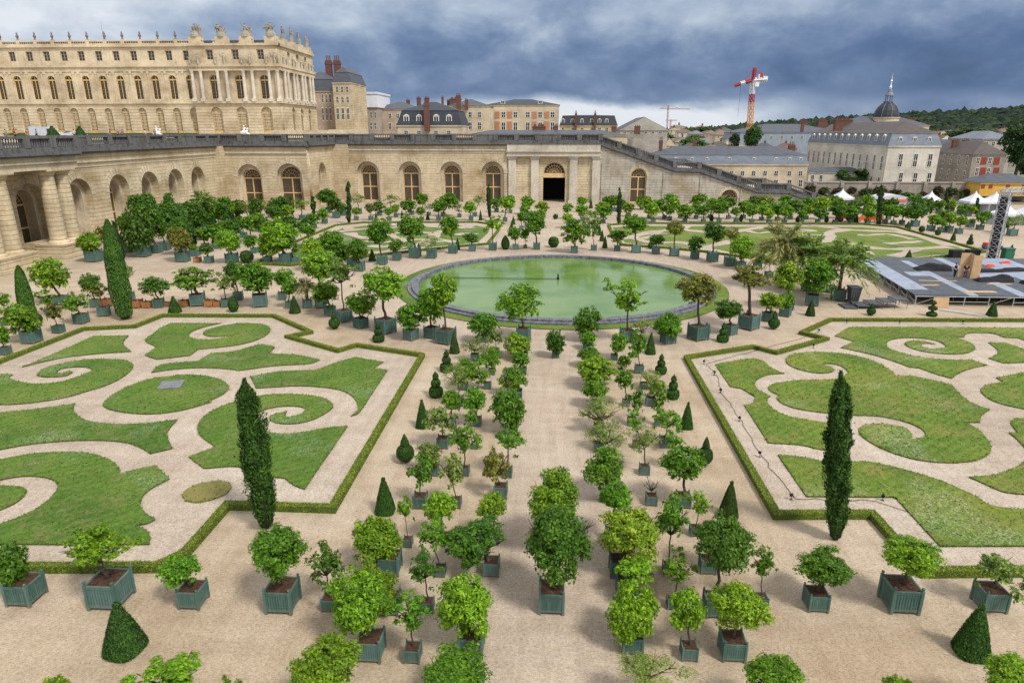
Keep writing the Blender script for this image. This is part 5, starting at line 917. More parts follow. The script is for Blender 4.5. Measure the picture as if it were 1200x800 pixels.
GRP={'frontL':'boxed trees in the front row','frontR':'boxed trees in the front row','bottom':'boxed trees cut by the bottom edge','arcL':'boxed trees around the pond','arcR':'boxed trees around the pond','arcF':'boxed trees around the pond','backL':'boxed trees behind the pond','backR':'boxed trees behind the pond',
 'A':'boxed trees in columns along the avenue','B':'boxed trees in columns along the avenue','C':'boxed trees in columns along the avenue','D':'boxed trees in columns along the avenue','E':'boxed trees in columns along the avenue','F':'boxed trees in columns along the avenue'}
HN=['green','bright green','dark green','grey green','brownish green','yellow fruited']
SN={'r':'round tree','s':'sparse sapling','o':'open limbed tree','k':'feathery olive','d':'conical evergreen','p':'palm','b':'bare tree'}
order={}
for reg in PH:
    it=[i for i,t in enumerate(TREES) if t[0]==reg];it.sort(key=(lambda i:TREES[i][1]/TREES[i][2]) if PH[reg][0]=='x' else (lambda i:TREES[i][2]))
    for k,i in enumerate(it): order[i]=k
for i,(reg,x,y,rz,w,dx,cz,rx,rzz,st,hue) in enumerate(TREES):
    pxr=rx*780/math.hypot(y,17);lod='near' if pxr>26 else('mid' if pxr>10.5 else 'far')
    w*=.87;big=1.38 if reg in('rowF','rowM','rowB') else(1.1 if reg in('wallL','east') else 1.);rx*=big;rzz*=big;nr=.93 if y<27 else(1.06 if y<31 else(1.19 if y<62 else 1.13));rx*=nr*(1.0 if st in 'rdo' else 1.13);rzz*=nr*(1.09 if st in 'rsk' else 1.03)
    kind='potted_palm' if st=='p' else('potted_olive_tree' if st=='k' else('potted_evergreen' if st=='d' else 'potted_orange_tree'))
    hn='' if st=='b' else HN[hue]+' '
    lab=f"{hn}{SN[st]}, {ordw(order[i])} {PH[reg][1]}"
    rt=empty(kind,(x,y,.024 if y<30 else .01),lab,'potted tree',GRP.get(reg,'boxed trees in the parterre'),rz)
    near=y<48
    far=y>82
    pb=link('planter_box',PL if near else(PLF if far else PLP),rt,scale=(w,w,w))
    if near:
        for sx in(-1,1):
            for sy in(-1,1): link('corner_post',POST,pb,(sx*.462,sy*.462,0))
    if not far: link('soil',SOIL,rt,scale=(w,w,w))
    dxl,dyl=dx*math.cos(rz),-dx*math.sin(rz)
    R.seed(i*13+5)
    if st=='p':
        bz=.9*w;hz=max(cz-bz,.4);link('trunk',PTR,rt,(0,0,bz-.05),(1.0,1.0,hz))
        c=link('fronds',FR[i%3],rt,(dxl*.5,dyl*.5,cz+.15),(rx*1.2,rx*1.2,rx*1.15),(0,0,R.random()*6));c.color=(*((.15,.24,.06) if hue!=4 else (.26,.26,.13)),1)
        continue
    bz=.88*w;top=Vector((dxl,dyl,max(cz-(rzz*.25),bz+.25)));v=top-Vector((0,0,bz))
    th=v.length;q=v.to_track_quat('Z','Y').to_euler()
    tr=link('trunk',TRB if st=='b' else (TRO[i%3] if st=='o' else TR[i%5]),rt,(0,0,bz-.02),None,q)
    if st=='b':
        tr.scale=(.6,.6,th);link('branches',BRM[1],tr,(0,0,1),(.9,.9,.8/th));continue
    lim=rx*1.25;rr0=.055/.05*max(.7,rx)
    tr.scale=(rx*1.2,rx*1.2,th*1.0) if st in 'ro' else (rx*.8,rx*.8,th)
    if not far: link('branches',(BRO if st=='o' else BRM)[i%2],rt,(dxl,dyl,cz),(rx,rx,rzz),(0,0,i))
    s=CR[st,lod]
    c=link('crown',s[i%len(s)],rt,(dxl,dyl,cz),(rx*1.04,rx*1.04,rzz*1.02),(R.uniform(-.12,.12),R.uniform(-.12,.12),R.random()*6.28))
    h=HUE[hue];j=R.uniform(.85,1.18);c.color=(h[0]*j*R.uniform(.9,1.12),h[1]*j,h[2]*j,1)
    if hue==5: link('fruit',FRUIT,rt,(dxl,dyl,cz),(rx*.97,rx*.97,rzz*.97),(0,0,i))
# ------------------------------------------------------------------ clipped topiary
def surf_topiary(kind,n,leaf,seed,seg=26):
    P={'cone':[(.0,0),(.46,.0),(.5,.035),(.42,.25),(.33,.45),(.23,.66),(.12,.87),(.06,.905),(.055,.91),(.10,.935),(.11,.96),(.075,.99),(0,1.)],
       'ballcone':[(.0,0),(.05,.0),(.08,.05),(.32,.10),(.47,.22),(.5,.34),(.44,.48),(.28,.58),(.16,.61),(.24,.64),(.21,.74),(.12,.88),(.03,.99),(0,1)],
       'tier':[(0,0),(.36,0),(.46,.06),(.5,.16),(.46,.30),(.3,.36),(.14,.38),(.28,.42),(.34,.50),(.32,.58),(.2,.66),(.09,.68),(.18,.72),(.21,.78),(.16,.86),(.07,.93),(0,1)],
       'egg':[(0,0),(.22,.0),(.4,.14),(.5,.36),(.44,.58),(.28,.80),(.1,.95),(0,1)],
       'ball':[(0,0),(.2,.02),(.42,.2),(.5,.48),(.44,.76),(.26,.94),(0,1)],
       'disc':[(0,0),(.42,.02),(.5,.12),(.4,.22),(.12,.28),(.1,.36),(.36,.42),(.42,.5),(.34,.6),(.1,.66),(.08,.74),(.24,.8),(.26,.88),(.14,.96),(0,1)]}[kind]
    rng=np.random.default_rng(seed)
    # resample profile
    pr=[]
    for (r0,z0),(r1,z1) in zip(P[:-1],P[1:]):
        for t in np.linspace(0,1,4)[:-1]: pr.append((r0+(r1-r0)*t,z0+(z1-z0)*t))
    pr.append(P[-1]);m=MB();m.lathe([(max(r*.965,0.001),z*.99) for r,z in pr],seg)
    sq=(lambda a,z: np.where(z<.9,1.0/((np.abs(np.cos(a))**3.2+np.abs(np.sin(a))**3.2)**(1/3.2)),1.)) if kind=='cone' else (lambda a,z: np.ones_like(a))
    if kind=='cone': m.v=[(x*float(sq(np.array([math.atan2(y,x)]),np.array([z]))[0]),y*float(sq(np.array([math.atan2(y,x)]),np.array([z]))[0]),z) for x,y,z in m.v]
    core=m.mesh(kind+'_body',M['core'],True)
    seglen=np.array([math.hypot(b[0]-a[0],(b[1]-a[1])*1.6)*(a[0]+b[0]+.02) for a,b in zip(pr[:-1],pr[1:])]);pp=seglen/seglen.sum()
    ix=rng.choice(len(seglen),n,p=pp);t=rng.random(n);a=rng.random(n)*2*math.pi
    pa=np.array(pr);r=pa[ix,0]*(1-t)+pa[ix+1,0]*t;z=pa[ix,1]*(1-t)+pa[ix+1,1]*t
    r=r*sq(a,z)
    dr=pa[ix+1,0]-pa[ix,0];dz=(pa[ix+1,1]-pa[ix,1])*1.6
    nr=unit(np.column_stack([np.cos(a)*dz,np.sin(a)*dz,-dr*1.0])+1e-6)
    c=np.column_stack([np.cos(a)*r,np.sin(a)*r,z])+nr*rng.normal(0,.008,(n,1))
    nr=unit(nr+rng.normal(0,.38,(n,3)));L=rng.uniform(.7,1.3,n)*leaf
    return core,quads(leafquads(c,nr,unit(rng.normal(0,1,(n,3))+np.array([0,0,.8])),L,L*.6),M['clip'],'foliage')
TOPK={}
def topmesh(k,l):
    if (k,l) not in TOPK: TOPK[k,l]=surf_topiary(k,{0:4200,1:1500,2:450}[l],{0:.05,1:.085,2:.15}[l],7)
    return TOPK[k,l]
TN={'cone':('topiary_cone','dark clipped cone topiary'),'ballcone':('topiary_shrub','ball topiary topped by cone'),'tier':('topiary_shrub','three tiered clipped topiary'),'egg':('topiary_shrub','teardrop clipped topiary'),'ball':('clipped_bush','low clipped ball bush'),'disc':('topiary_shrub','topiary of stacked clipped discs')}
def tzone(x,y):
    if y<21: return 'on the bottom sand, at far %s'%('left' if x<0 else 'right')
    if y<57 and abs(x)<10: return 'along the %s avenue hedge'%('left' if x<0 else 'right')
    if y<72: return 'on the sand %s of the pond'%('left' if x<0 else 'right')
    if y<106: return 'on the sand behind the pond'
    if y<126 and abs(x)<20: return 'beside the path to the doorway'
    if x<25: return 'among trees before the arched facade'
    return 'among trees at the far right'
cnt={}
seq=sorted(range(len(TOPIARY)),key=lambda i:TOPIARY[i][1]/TOPIARY[i][2] if not(21<=TOPIARY[i][2]<57 and abs(TOPIARY[i][1])<10) else TOPIARY[i][2])
for i in seq:
    k,x,y,w,h=TOPIARY[i];l=0 if y<40 else(1 if y<75 else 2);core,fol=topmesh(k,l)
    zn=tzone(x,y);c=cnt.get((k,zn),0);cnt[k,zn]=c+1
    lab=f"{TN[k][1]}, {ordw(c)} from {'front' if 'avenue' in zn else 'left'} {zn}" if not zn.startswith('on the bottom') else f"{TN[k][1]} with ball tip {zn}"
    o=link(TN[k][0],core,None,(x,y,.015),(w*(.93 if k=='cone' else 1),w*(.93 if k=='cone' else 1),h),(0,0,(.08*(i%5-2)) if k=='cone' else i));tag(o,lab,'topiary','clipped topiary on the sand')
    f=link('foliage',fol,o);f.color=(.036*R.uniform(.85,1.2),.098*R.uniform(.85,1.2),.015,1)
# ------------------------------------------------------------------ cypresses
def cypress_mesh(n,leaf,seed):
    rng=np.random.default_rng(seed)
    def rad(z,a): return .76*np.interp(z,[0,.03,.12,.35,.6,.82,.94,1.],[.2,.45,.78,1.,.98,.84,.58,.12])*(1+.17*np.sin(a*3+seed+z*9)+.13*np.sin(a*5-z*17)+.06*np.sin(z*43+a*2))
    nc=max(30,n//36);zc=rng.random(nc)**.95;ac=rng.random(nc)*2*math.pi
    ix=rng.integers(0,nc,n);z=np.clip(zc[ix]+rng.normal(0,.022,n),0.005,1.03);a=ac[ix]+rng.normal(0,.28,n)
    out=rng.uniform(.66,1.08,n)+.30*(rng.random(nc)[ix]-.5)+np.where(rng.random(n)<.03,.22,0)
    r=.5*rad(np.clip(z,0,1),a)*out
    c=np.column_stack([np.cos(a)*r,np.sin(a)*r,z])
    o=np.column_stack([np.cos(a),np.sin(a),np.zeros(n)])
    ax=unit(o*.55+np.array([0,0,.55])+rng.normal(0,.22,(n,3)));nr=unit(o+rng.normal(0,.55,(n,3)))
    return c,nr,ax
CYM={}
def cypress_crown(l,W,H,i):
    n={0:16000,1:6000,2:700}[l]
    c,nr,ax=cypress_mesh(n,0,i)
    if i in(2,3):
        n=9000;rng=np.random.default_rng(i);z=rng.random(n);a=rng.random(n)*6.283;r=.46*np.interp(z,[0,.04,.3,.7,.92,1],[.35,.75,1,.78,.42,.1])*(1+.04*np.sin(a*4+z*20))*rng.uniform(.93,1.03,n);c=np.column_stack([np.cos(a)*r,np.sin(a)*r,z]);o=np.column_stack([np.cos(a),np.sin(a),.3*np.ones(n)]);nr=unit(o+rng.normal(0,.4,(n,3)));ax=unit(np.column_stack([np.cos(a)*.2,np.sin(a)*.2,np.ones(n)])+rng.normal(0,.25,(n,3)))
    c=c*np.array([W,W,H]);rng=np.random.default_rng(i)
    L=rng.uniform(.7,1.4,n)*{0:.17,1:.24,2:.5}[l];nm=quads(leafquads(c,nr,ax,L,L*.36),M['needle'],'crown');return nm
for i,(x,y,w,H,lean) in enumerate(CYPRESS):
    l=0 if y<32 else(1 if y<70 else 2)
    cyl=['tall dark cypress column standing at the corner of the near left hedge','tall dark cypress column standing at the corner of the near right hedge','leaning dark cypress above the far corner of the left lawn','stout dark cypress cone at the left frame edge',
     'slim cypress at the corner of the far left lawn, right of the corner pavilion','slim cypress left of the doorway at the corner of the far left lawn','slim cypress right of the doorway at the corner of the far right lawn','broad cypress at the far corner of the far right lawn'][i] if i<8 else None
    if cyl is None:
        if x>40: cyl='slim cypress, %s from left among far trees below the white mansion'%['second','fourth','first','fifth'][[8,9,10,11].index(i)] if False else 'slim dark cypress, %s from left in front of the town terrace wall'%{10:'first',8:'second',9:'third',11:'fourth'}[i]
        else: cyl='slim conical cypress, %s from left in the thicket by the left arcade'%{20:'first',12:'second',14:'third',13:'fourth',15:'fifth',16:'sixth',17:'seventh',21:'eighth',18:'ninth',19:'tenth'}[i]
    w*=.86
    rt=empty('cypress_tree',(x,y,.01),cyl,'cypress','cypress trees in the parterre' if i>7 else None);rt.rotation_euler=(0,math.atan2(lean,H),0)
    c=link('crown',cypress_crown(l,w,H-.15,i),rt,(0,0,.12));c.color=((.045,.115,.014,1) if i in(2,3) else (.034,.088,.012,1)) if i not in(17,21) else (.05,.05,.02,1)
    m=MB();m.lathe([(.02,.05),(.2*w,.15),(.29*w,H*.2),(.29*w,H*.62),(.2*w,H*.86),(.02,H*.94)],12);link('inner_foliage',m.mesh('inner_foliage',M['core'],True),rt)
    m=MB();m.tube([(0,0,-.05),(0,0,.5)],[.09+.03*w,.08+.02*w],8);link('trunk',m.mesh('trunk',M['bark']),rt)
# empty timber planters
cm=MB();cm.box(-.43,.43,-.43,.43,.1,.86)
for s in(-1,1):
    for i in range(5):
        a=-.42+.84*i/5
        cm.box(a,a+.13,*((.43,.46) if s>0 else(-.46,-.43)),.12,.84);cm.box(*((.43,.46) if s>0 else(-.46,-.43)),a,a+.13,.12,.84)
for sx in(-1,1):
    for sy in(-1,1): cm.box(sx*.45-.05,sx*.45+.05,sy*.45-.05,sy*.45+.05,0,1.0)
CM=cm.mesh('timber_planter',M['timber'])
sq=sorted(range(len(CRATES)),key=lambda i:CRATES[i][0]/CRATES[i][1]);
for k,i in enumerate(sq):
    x,y,w=CRATES[i];o=link('timber_planter',CM,None,(x,y,.01),(w,w,w*.95));tag(o,f'empty bare wood planter box, {ordw(k)} from left among the green boxes','planter','empty wooden planters')
    link('soil',SOIL,o,(0,0,-.03))
# ------------------------------------------------------------------ architecture helpers
def place(me,name,parent,org,face):
    """put a mesh drawn in (u,z) on a vertical plane: face 'y-' looks to the viewer, 'x+' looks right"""
    o=link(name,me,parent)
    if face=='y-': o.matrix_local=Matrix(((1,0,0,org[0]),(0,0,-1,org[1]),(0,1,0,org[2]),(0,0,0,1)))
    elif face=='x+': o.matrix_local=Matrix(((0,0,1,org[0]),(1,0,0,org[1]),(0,1,0,org[2]),(0,0,0,1)))
    else: o.matrix_local=Matrix(((0,0,-1,org[0]),(-1,0,0,org[1]),(0,1,0,org[2]),(0,0,0,1)))
    return o
def archfill(r,h,th,name,m): # arch panel from z=0 to h
    return poly_fill(arch(0,0,h,r,14),[],th,name,m)
def window_meshes(r,h,frame,door=False,wide=.16,lat=True):
    """local u,z, depth axis = local z (towards viewer +)"""
    f=MB();zs=h-r
    def bar(u0,u1,z0,z1,d0=-.05,d1=.07,mi=0): f.box(u0,u1,z0,z1,d0,d1,mi)
    n=16
    for i in range(n):
        t0=math.pi*i/n;t1=math.pi*(i+1)/n
        vs=[]
        for d in(-.05,.07):
            for rr,t in((r-wide,t0),(r,t0),(r,t1),(r-wide,t1)): vs.append((rr*math.cos(t),zs+rr*math.sin(t),d))
        f.add(vs,[(3,2,1,0),(4,5,6,7),(0,1,5,4),(1,2,6,5),(2,3,7,6),(3,0,4,7)])
    bar(-r,-r+wide,0,zs);bar(r-wide,r,0,zs);bar(-r+wide,r-wide,zs-.18,zs+.10,-.05,.09)
    # fanlight spokes
    for i in range(1,8):
        t=math.pi*i/8;f.bar((.3*r*math.cos(t),zs+.1+.3*r*math.sin(t),.02),((r-wide)*math.cos(t),zs+(r-wide)*math.sin(t),.02),.035)
    for q in(.3,.65):
        for i in range(10):
            t0=math.pi*i/10;t1=math.pi*(i+1)/10;f.bar((q*r*math.cos(t0),zs+.1+q*r*math.sin(t0),.02),(q*r*math.cos(t1),zs+.1+q*r*math.sin(t1),.02),.035)
    if not door:
        bar(-.13,.13,0,zs-.18,-.05,.10);zm=zs*.52;bar(-r+wide,-.13,zm-.12,zm+.12,-.05,.06);bar(.13,r-wide,zm-.12,zm+.12,-.05,.06);bar(-r+wide,-.13,0,.3,-.05,.06);bar(.13,r-wide,0,.3,-.05,.06)
        if lat:
            for s in(-1,1):
                u0,u1=(.13,r-wide) if s>0 else(-r+wide,-.13)
                for k in range(1,5): f.box(u0+(u1-u0)*k/5-.02,u0+(u1-u0)*k/5+.02,.3,zs-.18,-.02,.03,1)
                nz=int((zs-.5)/.45)
                for k in range(1,nz): z=.3+(zs-.48)*k/nz;f.box(u0,u1,z-.02,z+.02,-.021,.031,1)
    return f.mesh('window_frame',[frame,M['iron']])
def fdoor(r,h,zd,frame):
    f=MB();zs=h-r
    return f
# ------------------------------------------------------------------ orangery
WT=13.9
og=empty('orangery_building',(0,170,0),'long limestone orangery with arched windows, dark doorway and balustraded terrace','building')
og.location=(0,0,0)
def wall_part(u0,u1,z1,archs,org,face,thick,name,m,lowz=0):
    me=poly_fill([(u0,lowz),(u1,lowz),(u1,z1),(u0,z1)],[arch(u,max(zb,lowz+.02),zt,r) for(u,zb,zt,r) in archs],thick,name,m)
    return place(me,name,og,org,face)
FY=170
fw=[-46.5,-35.85,-25.4,-15.0]
# main facade: outer wall, then a thinner inner wall with smaller openings, then joinery
wall_part(-55.2,-11.4,WT,[(u,.02,9.85,2.85) for u in fw],(0,FY+.5,0),'y-',1.0,'wall',M['stone'])
wall_part(-55.2,-11.4,WT,[(u,.02,9.0,2.0) for u in fw],(0,FY+1.45,0),'y-',.9,'inner_wall',M['smooth'])
WMAIN=window_meshes(1.98,8.9,M['ochre'])
GL=archfill(1.98,8.9,.02,'window_pane',M['oglass'])
def put_window(u,y,face='y-',org=None,wm=WMAIN,gl=GL):
    o=org or (u,y,0)
    w=place(wm,'window',og,o,face);g=link('window_pane',gl,w,(0,0,-.12));return w
for u in fw: put_window(u,FY+1.7)
# voussoir mouldings round each arch
def archivolt(r0,r1,zs,d,name='arch_moulding'):
    m=MB();n=15
    for i in range(n):
        t0=math.pi*(i+.05)/n;t1=math.pi*(i+.95)/n;e=.25 if i==n//2 else (.1 if i%2 else 0);vs=[]
        for dd in(0,d+(.08 if i==n//2 else 0)):
            for rr,t in((r0,t0),(r1+e,t0),(r1+e,t1),(r0,t1)): vs.append((rr*math.cos(t),zs+rr*math.sin(t),dd))
        m.add(vs,[(3,2,1,0),(4,5,6,7),(0,1,5,4),(1,2,6,5),(2,3,7,6),(3,0,4,7)])
    return m.mesh(name,M['smooth'])
AV=archivolt(2.86,3.75,7.0,.06)
for u in fw: place(AV,'arch_moulding',og,(u,FY-.002,0),'y-')
# portico bay
m=MB()
m.box(-11.4,11.4,FY-.6,FY+.3,11.3,WT+.02)
tag(m.build('entablature',M['pale'],og))
m=MB();m.box(-11.5,11.5,FY-.85,FY+.3,11.15,11.5);m.box(-11.55,11.55,FY-.95,FY+.3,12.2,12.45);m.build('architrave_moulding',M['pale'],og)
me=poly_fill([(-11.4,0),(11.4,0),(11.4,11.3),(-11.4,11.3)],[arch(.3,.02,9.75,2.75)],1.0,'portico_wall',M['stone']);place(me,'portico_wall',og,(0,FY+.82,0),'y-')
for x in(-10.1,-4.5,5.0,10.6):
    m=MB();m.box(x-.95,x+.95,FY-.35,FY+.3,.6,10.5);m.box(x-1.2,x+1.2,FY-.6,FY+.3,0,.6);m.box(x-1.1,x+1.1,FY-.5,FY+.3,10.5,10.75);m.box(x-1.25,x+1.25,FY-.62,FY+.3,10.75,11.15)
    m.build('pilaster',M['pale'],og)
# doorway: dark opening under a fanlight
dm=MB();r=2.75;zs=9.75-r
for i in range(16):
    t0=math.pi*i/16;t1=math.pi*(i+1)/16;vs=[]
    for d in(-.1,.1):
        for rr,t in((r-.22,t0),(r,t0),(r,t1),(r-.22,t1)): vs.append((rr*math.cos(t),zs+rr*math.sin(t),d))
    dm.add(vs,[(3,2,1,0),(4,5,6,7),(0,1,5,4),(1,2,6,5),(2,3,7,6),(3,0,4,7)])
dm.box(-r,r,6.0,zs+.1,-.12,.16)
for i in range(1,10):
    t=math.pi*i/10;dm.bar((.35*math.cos(t),zs+.1+.35*math.sin(t),0),((r-.2)*math.cos(t),zs+(r-.2)*math.sin(t),0),.045)
for q in(.2,.42,.66):
    for i in range(12):
        t0=math.pi*i/12;t1=math.pi*(i+1)/12;dm.bar((q*r*math.cos(t0),zs+.1+q*r*math.sin(t0),0),(q*r*math.cos(t1),zs+.1+q*r*math.sin(t1),0),.045)
fo=place(dm.mesh('fanlight',M['ochre']),'fanlight',og,(.3,FY+1.0,0),'y-')
link('fanlight_pane',poly_fill([(r*math.cos(math.pi*i/16),zs+r*math.sin(math.pi*i/16)) for i in range(17)],[],.02,'fanlight_pane',M['glass']),fo,(0,0,-.2))
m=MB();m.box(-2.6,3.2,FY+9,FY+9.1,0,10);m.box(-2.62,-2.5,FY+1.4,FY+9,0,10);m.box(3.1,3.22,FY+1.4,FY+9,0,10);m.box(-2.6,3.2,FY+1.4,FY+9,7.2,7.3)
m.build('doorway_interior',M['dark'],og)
# ramp wall (side of the great staircase) from x=11.4 to the right
prof=[(11.4,16.1),(29.7,10.0),(35.6,9.85),(50.2,5.0),(57.5,4.85),(70,.6)]
lowp=[(x,z-1.9) for x,z in prof]
outer=[(11.4,0),(70,0)]+[(70,.1)]+[(x,max(z-.55,.12)) for x,z in lowp[::-1]][1:]
me=poly_fill(outer,[arch(21.06,.02,8.3,1.95),arch(43.4,.02,3.35,2.0)],1.2,'staircase_wall',M['rampstone'])
st=empty('great_staircase',(0,0,0),'broad stone staircase descending right from the terrace beside the orangery','staircase')
o=place(me,'staircase_wall',st,(0,FY+.6,0),'y-')
WR=window_meshes(1.9,8.2,M['ochre']);GR=archfill(1.9,8.2,.02,'window_pane',M['oglass'])
w=place(WR,'window',st,(21.06,FY+.7,0),'y-');link('window_pane',GR,w,(0,0,-.12))
WR2=window_meshes(1.95,3.3,M['ochre']);GR2=archfill(1.95,3.3,.02,'window_pane',M['glass'])
w=place(WR2,'window',st,(43.4,FY+.7,0),'y-');link('window_pane',GR2,w,(0,0,-.12))
place(archivolt(1.97,2.6,6.35,.06),'arch_moulding',st,(21.06,FY-.002,0),'y-');place(archivolt(2.02,2.6,1.35,.06),'arch_moulding',st,(43.4,FY-.002,0),'y-')
for x0,z0,w in((11.9,9.5,.5),(27,7.5,.3),(36,6.5,.3),(46,3.5,.3)): m=MB();m.box(x0,x0+w,FY-.18,FY+.1,0,z0);m.build('buttress_strip',M['rampstone'],st)
# steps between the two balustrades
m=MB()
def flight(xa,za,xb,zb):
    n=int((za-zb)/.17)
    for i in range(n): m.box(xa+(xb-xa)*i/n,xa+(xb-xa)*(i+1)/n,FY+1.3,FY+20,max(0,zb-.5),za-(za-zb)*(i+1)/n)
flight(11.4,14.2,29.7,8.1);m.box(29.7,35.6,FY+1.3,FY+20,6,8.1);flight(35.6,8.0,50.2,3.1);m.box(50.2,57.5,FY+1.3,FY+20,1,3.1);flight(57.5,3.0,66.5,0.1)
m.build('steps',M['pale'],st)
def balustrade(par,pts,y0,y1,name,face_y=True,bal=True,hang=2.3):
    """pts list of (u,ztop); solid base + balusters + rail between y0..y1"""
    m=MB();bl=MB()
    def pr(ua,za,ub,zb,o0,o1,d0,d1,mb_=m):
        vs=[(ua,d0,za-o0),(ub,d0,zb-o0),(ub,d1,zb-o0),(ua,d1,za-o0),(ua,d0,za-o1),(ub,d0,zb-o1),(ub,d1,zb-o1),(ua,d1,za-o1)]
        mb_.add(vs,[(3,2,1,0),(4,5,6,7),(0,1,5,4),(1,2,6,5),(2,3,7,6),(3,0,4,7)])
    for (ua,za),(ub,zb) in zip(pts[:-1],pts[1:]):
        L=ub-ua
        pr(ua,za,ub,zb,.32,0,y0,y1);pr(ua,za,ub,zb,hang-.35,1.45,y0,y1);pr(ua,za,ub,zb,hang,hang-.35,y0-.45,y1)
        pr(ua,za,ub,zb,hang+.25,hang,y0-.22,y1)
        k=max(1,round(L/5.2))
        for i in range(0 if ua==pts[0][0] else 1,k+1):
            u=ua+L*i/k;z=za+(zb-za)*i/k;m.box(u-.55,u+.55,y0-.06,y1+.02,z-1.5,z+.04)
        for i in range(k):
            solid=(i%3==1) if L>20 else False
            a=ua+L*i/k+.6;b=ua+L*(i+1)/k-.6
            if solid: pr(a,za+(zb-za)*(a-ua)/L,b,za+(zb-za)*(b-ua)/L,1.45,.32,y0+.08,y1-.1);continue
            if (i+int(abs(ua)))%4!=1: pr(a,za+(zb-za)*(a-ua)/L,b,za+(zb-za)*(b-ua)/L,1.45,.32,(y0+y1)/2+.04,y1-.06)
            nb=int((b-a)/.42)
            for j in range(nb):
                u=a+(b-a)*(j+.5)/nb;z=za+(zb-za)*(u-ua)/L
                bl.lathe([(.10,-1.45),(.10,-1.33),(.06,-1.28),(.15,-1.0),(.13,-.85),(.06,-.6),(.10,-.42),(.10,-.32)],6,(u,(y0+y1)/2,z))
    o=m.build(name,M['balus'],par)
    if bl.v: bl.build('balusters',M['balus'],o,True)['kind']='stuff'
    return o
balustrade(st,prof,FY-.1,FY+.7,'near_balustrade')
balustrade(st,prof,FY+20.0,FY+20.7,'far_balustrade')
balustrade(og,[(-55.2,16.4),(11.4,16.4)],FY-.25,FY+.5,'terrace_balustrade',hang=2.45)
# left gallery wall facing right
LX=-74.0
ly=[(70.6,),(81.2,),(91.9,),(102.3,),(112.2,),(121.3,),(130.1,),(138.6,)]
LA=[(y[0],.02,10.0,2.75) for y in ly]
wall_part(40,150,WT,LA,(LX-.6,0,0),'x+',1.2,'wall',M['stone'])
wall_part(40,150,WT,[(u,.02,9.1,2.0) for u,_,_,_ in LA],(LX-2.1,0,0),'x+',1.8,'inner_wall',M['smooth'])
AVL=archivolt(2.76,3.7,7.25,.07)
for u,_,_,_ in LA:
    w=place(WMAIN,'window',og,(LX-2.7,u,0),'x+');link('window_pane',GL,w,(0,0,-.12))
    place(AVL,'arch_moulding',og,(LX+.002,u,0),'x+')
# portico with paired columns on pedestals
PXC=-69.6
for ya,yb in((78.8,81.6),(90.1,92.9)):
    m=MB();m.box(-72.2,-67.3,ya-2.1,yb+2.1,0,.5);m.box(-71.9,-67.6,ya-1.8,yb+1.8,.5,1.75);m.box(-72.0,-67.5,ya-1.9,yb+1.9,1.75,2.0);m.box(LX,-71.9,ya-1.2,yb+1.2,0,2.0)
    m.build('pedestal',M['stone'],og)
    for y in(ya,yb):
        m=MB();m.lathe([(1.35,0),(1.35,.18),(1.2,.3),(1.08,.42),(1.06,2.5),(1.0,6),(.9,9.1),(.9,9.2),(1.0,9.25),(1.0,9.35),(1.2,9.6),(1.25,9.75)],28,(PXC,y,2.0));m.box(PXC-1.35,PXC+1.35,y-1.35,y+1.35,11.75,12.05)
        m.build('column',M['stone'],og,False)
m=MB();m.box(LX-.2,-68.3,76.6,95.0,12.05,WT);m.box(LX-.2,-68.0,76.4,95.2,12.9,13.1);m.build('portico_entablature',M['smooth'],og)
m=MB();m.box(LX-.1,LX+.25,40,148.6,12.3,12.5);m.box(LX-.1,LX+.12,95.4,148,11.6,11.75);m.build('string_course',M['smooth'],og)
m=MB()
for y in(147.2,):m.box(LX-.2,LX+.9,y-.1,y+2.9,0,WT)
m.build('corner_pier',M['stone'],og)
# frontal corner pavilion
ca=[(-68.1,.02,10.0,2.75),(-58.95,.02,10.15,2.9)]
wall_part(-74.0,-54.6,WT,ca,(0,150.6,0),'y-',1.2,'wall',M['stone'])
wall_part(-74.0,-54.6,WT,[(-68.1,.02,9.1,2.0),(-58.95,.02,9.6,2.55)],(0,151.5,0),'y-',.6,'inner_wall',M['smooth'])
put_window(-68.1,151.7);WB=window_meshes(2.5,9.5,M['ochre']);put_window(-58.95,151.7,wm=WB,gl=archfill(2.5,9.5,.02,'window_pane',M['oglass']))
place(AVL,'arch_moulding',og,(-68.1,149.998,0),'y-');place(archivolt(2.92,3.8,7.25,.07),'arch_moulding',og,(-58.95,149.998,0),'y-')
wall_part(150.02,170.4,WT,[(159.7,.02,10,2.75)],(-55.2,0,0),'x+',1.18,'wall',M['stone'])
wall_part(151.3,169.5,WT,[(159.7,.02,9.1,2.0)],(-56.4,0,0),'x+',1.2,'inner_wall',M['smooth'])
w=place(WMAIN,'window',og,(-57,159.7,0),'x+');link('window_pane',GL,w,(0,0,-.12))
m=MB();m.box(-54.6,-51.0,168.6,170.0,0,WT);m.build('rusticated_pier',M['stone'],og)
m=MB();m.box(-54.5,-11.6,FY-.25,FY+.02,12.45,12.7);m.box(-54.5,-11.6,FY-.12,FY+.02,11.9,12.02);m.box(-73.9,-54.4,149.75,150.02,12.3,12.5);m.build('string_course',M['pale'],og)
# balustrades of the left side
def bal_x(x,pa,pb,par):
    o=balustrade(par,[(pa,16.4),(pb,16.4)],0,.75,'terrace_balustrade',hang=2.45)
    o.matrix_local=Matrix(((0,-1,0,x),(1,0,0,0),(0,0,1,0),(0,0,0,1)))
    return o
bal_x(LX+.35,40,76.3,og);bal_x(-67.9,76.4,95.2,og);bal_x(LX+.35,95.3,149.4,og);bal_x(-54.2,150.3,169.6,og)
balustrade(og,[(-74.3,16.4),(-54.2,16.4)],149.75,150.5,'terrace_balustrade',hang=2.45)
